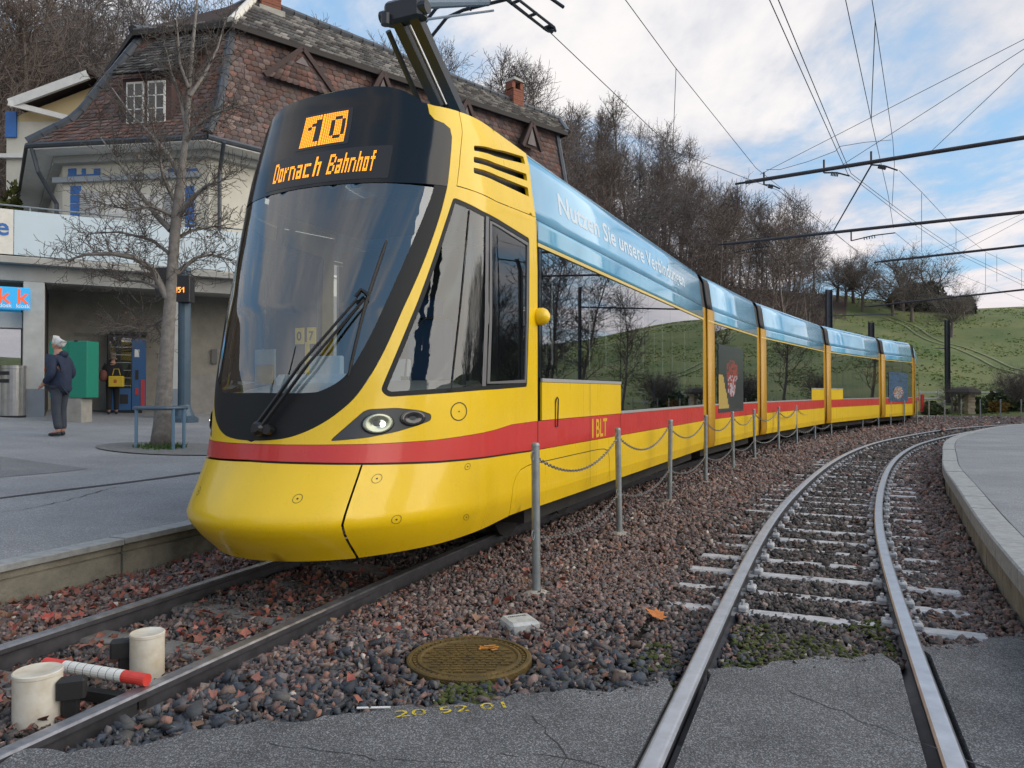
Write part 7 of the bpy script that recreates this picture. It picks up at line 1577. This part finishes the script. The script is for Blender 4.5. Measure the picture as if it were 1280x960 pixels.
WA = [fromY(600, -30, 8.2), fromY(685, 38, 9.5), fromY(845, 190, 14.2), fromY(973, 238, 18.0), fromY(1060, 305, 24.5), fromY(1130, 355, 33)]
wire('contact wire over the tram roof, leading from the pantograph', [fromY(560, -70, 7.4)] + WA, .006)
wire('carrying wire above the tram contact wire', [fromY(720, -70, 9.2), fromY(782, 0, 10.7), fromY(843, 83, 13.0), fromY(945, 210, 18.4), fromY(1010, 262, 22.5), fromY(1075, 318, 29)], .0065)
wire('thin dropper joining the two wires over the tram', [fromY(845, 86, 13.1), fromY(841, 187, 14.0)], .006)
wire('left wire of the close pair over the curved track', [fromY(925, -70, 7.6), fromY(962, 0, 8.8), fromY(1048, 192, 14.4), fromY(1060, 218, 17.0), fromY(1130, 272, 22), fromY(1198, 318, 27), fromY(1290, 362, 33)], .0065)
wire('right wire of the close pair over the curved track', [fromY(940, -70, 7.6), fromY(973, 0, 8.8), fromY(1052, 190, 14.4), fromY(1064, 217, 17.0), fromY(1135, 271, 22), fromY(1204, 317, 27), fromY(1296, 360, 33)], .0065)
wire('single wire falling from the top edge to the second support tube', [fromY(1042, -70, 9.2), fromY(1057, 0, 10.7), fromY(1089, 150, 14.6), fromY(1110, 243, 20.0), fromY(1117, 285, 23)], .0065)
wire('rightmost wire falling from the top edge past the topmost tube', [fromY(1080, -70, 10.3), fromY(1090, 0, 11.7), fromY(1094, 25, 12), fromY(1116, 175, 17.9), fromY(1118, 205, 18.5), fromY(1115, 258, 20.5)], .0065)
wire('short steep wire beside the rightmost overhead wire', [fromY(1094, 25, 12), fromY(1090, 120, 14), fromY(1089, 150, 14.6)], .008)
wire('wire from the topmost tube to the right edge, upper', [fromY(1124, 213, 16.4), fromY(1152, 240, 19), fromY(1193, 284, 24), fromY(1232, 315, 28), fromY(1290, 343, 34)], .006)
wire('wire running lower right from the second tube', [fromY(1119, 291, 23), fromY(1152, 318, 26.5), fromY(1196, 342, 31), fromY(1290, 380, 40)], .006)
wire('slack jumper cable strung between the wires at the topmost tube', [fromY(958, 212, 17.9), fromY(975, 212, 17.5), fromY(1010, 202, 16.5), fromY(1044, 189, 14.5), fromY(1050, 183, 14.4), fromY(1080, 178, 15), fromY(1114, 175, 17.5)], .006)
for i, (a, b) in enumerate((((950, 218, 17.9), (1290, 44, 13)), ((1050, 208, 17), (1290, 55, 13)), ((1163, 190, 16), (1290, 70, 13)), ((1152, 322, 28), (1290, 262, 22)), ((1200, 316, 27.5), (1290, 268, 22)))):
    wire(('thin stay wire rising to the right edge, %s' % ['uppermost', 'second from top', 'starting on the topmost tube', 'crossing above the third tube', 'lowest and steepest at the right edge'][i]), [fromY(*a), fromY(*b)], .006)
for i, (px, y0, y1, Y) in enumerate(((1013, 263, 290, 22.7), (1152, 241, 315, 19.5), (1232, 316, 365, 28), (1277, 336, 360, 33), (1195, 286, 312, 25), (1246, 318, 352, 30))): wire('hanging dropper wire at the right, %s' % ['beside the dark wood', 'between second tube and topmost', 'under the third tube', 'at the right edge', 'above the third tube', 'right of the third tube end'][i], [fromY(px, y0, Y), fromY(px, y1, Y + .4)], .006)
# section insulator in the tram's contact wire
a, b = fromY(636, -4, 8.9), fromY(688, 36, 9.55); si = root('section_insulator', a); tag(si, 'ladder shaped section insulator in the contact wire near the pantograph', 'insulator'); d = (b - a).normalized(); sdx = Vector((d.y, -d.x, 0)).normalized()
for sg in (-1, 1): MB().tube([a + sdx * sg * .06, b + sdx * sg * .06, b + sdx * sg * .02 + d * .08], .018, 6).build('runner', PT, si)
for t in (.15, .55, .93): MB().tube([a.lerp(b, t) - sdx * .07, a.lerp(b, t) + sdx * .07], .02, 6).build('crossbar', PT, si)
MB().lathe([(0, -.03), (.05, -.03), (.05, .03), (0, .03)], b, 10).build('clamp', PT, si)
# ================================================================== FAR RIGHT: road strip, fences, shelter, garden
m = MB(); q = [atz(1140, 524, -.05), atz(1400, 527, -.05), atz(1420, 520.5, -.05), atz(1150, 518, -.05)]; m.prism([(k.x, k.y) for k in q], -.12, -.05); kind(m.build('far_road', mat('pale_road', (.36, .37, .38), .9, var=.1)), 'structure')
def fence(lab, pxs, ytop, ybot, Y, nr_, m_, group=None):
    r0 = fromY(pxs[0], ybot, Y); r_ = root('rail_fence', r0); tag(r_, lab, 'fence')
    xs = np.linspace(fromY(pxs[0], 500, Y).x, fromY(pxs[1], 500, Y).x, int((pxs[1] - pxs[0]) / 24) + 2); zt, zb_ = fromY(0, ytop, Y).z, fromY(0, ybot, Y).z
    for x in xs: MB().box((x, Y, (zt + zb_) / 2 - .1), (.09, .09, zt - zb_ + .3)).build('post', m_, r_)
    for k in range(nr_): z = zt - (zt - zb_) * .55 * k; MB().box((0 + (xs[0] + xs[-1]) / 2, Y - .06, z - .06), (xs[-1] - xs[0] + .2, .035, .10)).build('rail', m_, r_)
FW = mat('weathered_white_rail', (.45, .46, .45), .8, var=.15)
fence('pale rail fence crossing the foot of the grass slope', (1150, 1330), 489, 503, 52.5, 2, FW); fence('low pale rail fence in front of the garden bushes', (1155, 1330), 503.5, 516, 48, 2, FW)
q = fromY(1212, 518, 46.5); sh = root('garden_shelter', q); tag(sh, 'small stone pillar shelter with a dark mossy roof beyond the bend', 'shelter'); zt_s = fromY(1212, 492, 46.5).z; STN = mat('ashlar_stone', (.40, .34, .25), .9, var=.25, vscale=3)
n_ = 7
for k in range(n_):
    z0, z1 = q.z + (zt_s - q.z) * k / n_, q.z + (zt_s - q.z) * (k + 1) / n_; MB().bbox((q.x + .02 * (-1) ** k, q.y, (z0 + z1) / 2), (.46, .46, z1 - z0 - .015), .02).build('stone', STN, sh)
for px in (1190, 1199): a = fromY(px, 518, 46.8); MB().tube([(a.x, a.y, a.z), (a.x, a.y, zt_s)], .05, 6).build('post', BARK, sh)
a = fromY(1205, 488, 46.5); MB().lathe([(.98, -.22), (.96, -.08), (.7, .14), (.3, .24), (0, .26)], (a.x, a.y, a.z - .02), 7).build('roof', mat('mossy_roof', (.05, .042, .035), .95, var=.3, vscale=4), sh)
for i, (px, w, hh, m_, lab) in enumerate(((1168, 1.8, .85, HEDGE, 'low green garden bush behind the far posts, left of the shelter'), (1228, 2.0, .95, HEDGE, 'dark green garden bush just right of the shelter'), (1250, 1.8, .8, mat('yellowing_bush', (.16, .10, .02), .9, var=.4, vscale=3), 'yellowing low bush at the foot of the slope right of the shelter'), (1272, 2.2, 1.1, HEDGE, 'green garden bush at the right edge behind the far posts'))):
    a = fromY(px, 520, 47.2); bush('garden_bush', lab, 'bush', 0, 0, 0, 0, w, hh, m_, 20 + i, 1800, .13, base=Vector((a.x, a.y, -.1)))
for i, (px, H) in enumerate(((1194, 2.4), (1263, 3.2), (1273, 3.0), (1281, 3.4))):
    a = fromY(px, 520, 47.6); t = copy_tree(OT[i % 3]); t.location = (a.x, a.y, -.1); s_ = H / 7.5; t.scale = (s_, s_, s_); tag(t, ['small bare shrub beside the shelter roof', 'small bare shrub right of the shelter, first of three', 'small bare shrub right of the shelter, middle of three', 'small bare shrub at the right edge'][i], 'bush', 'bare shrubs in the far garden')
q = fromY(1153, 515, 47); rp_ = root('red_post', q); tag(rp_, 'small red post just behind the rear of the tram', 'post'); MB().box((q.x, q.y, q.z + .55), (.18, .12, 1.1)).build('panel', RED, rp_); MB().box((q.x, q.y, q.z + .1), (.08, .08, .3)).build('foot', MASTM, rp_)
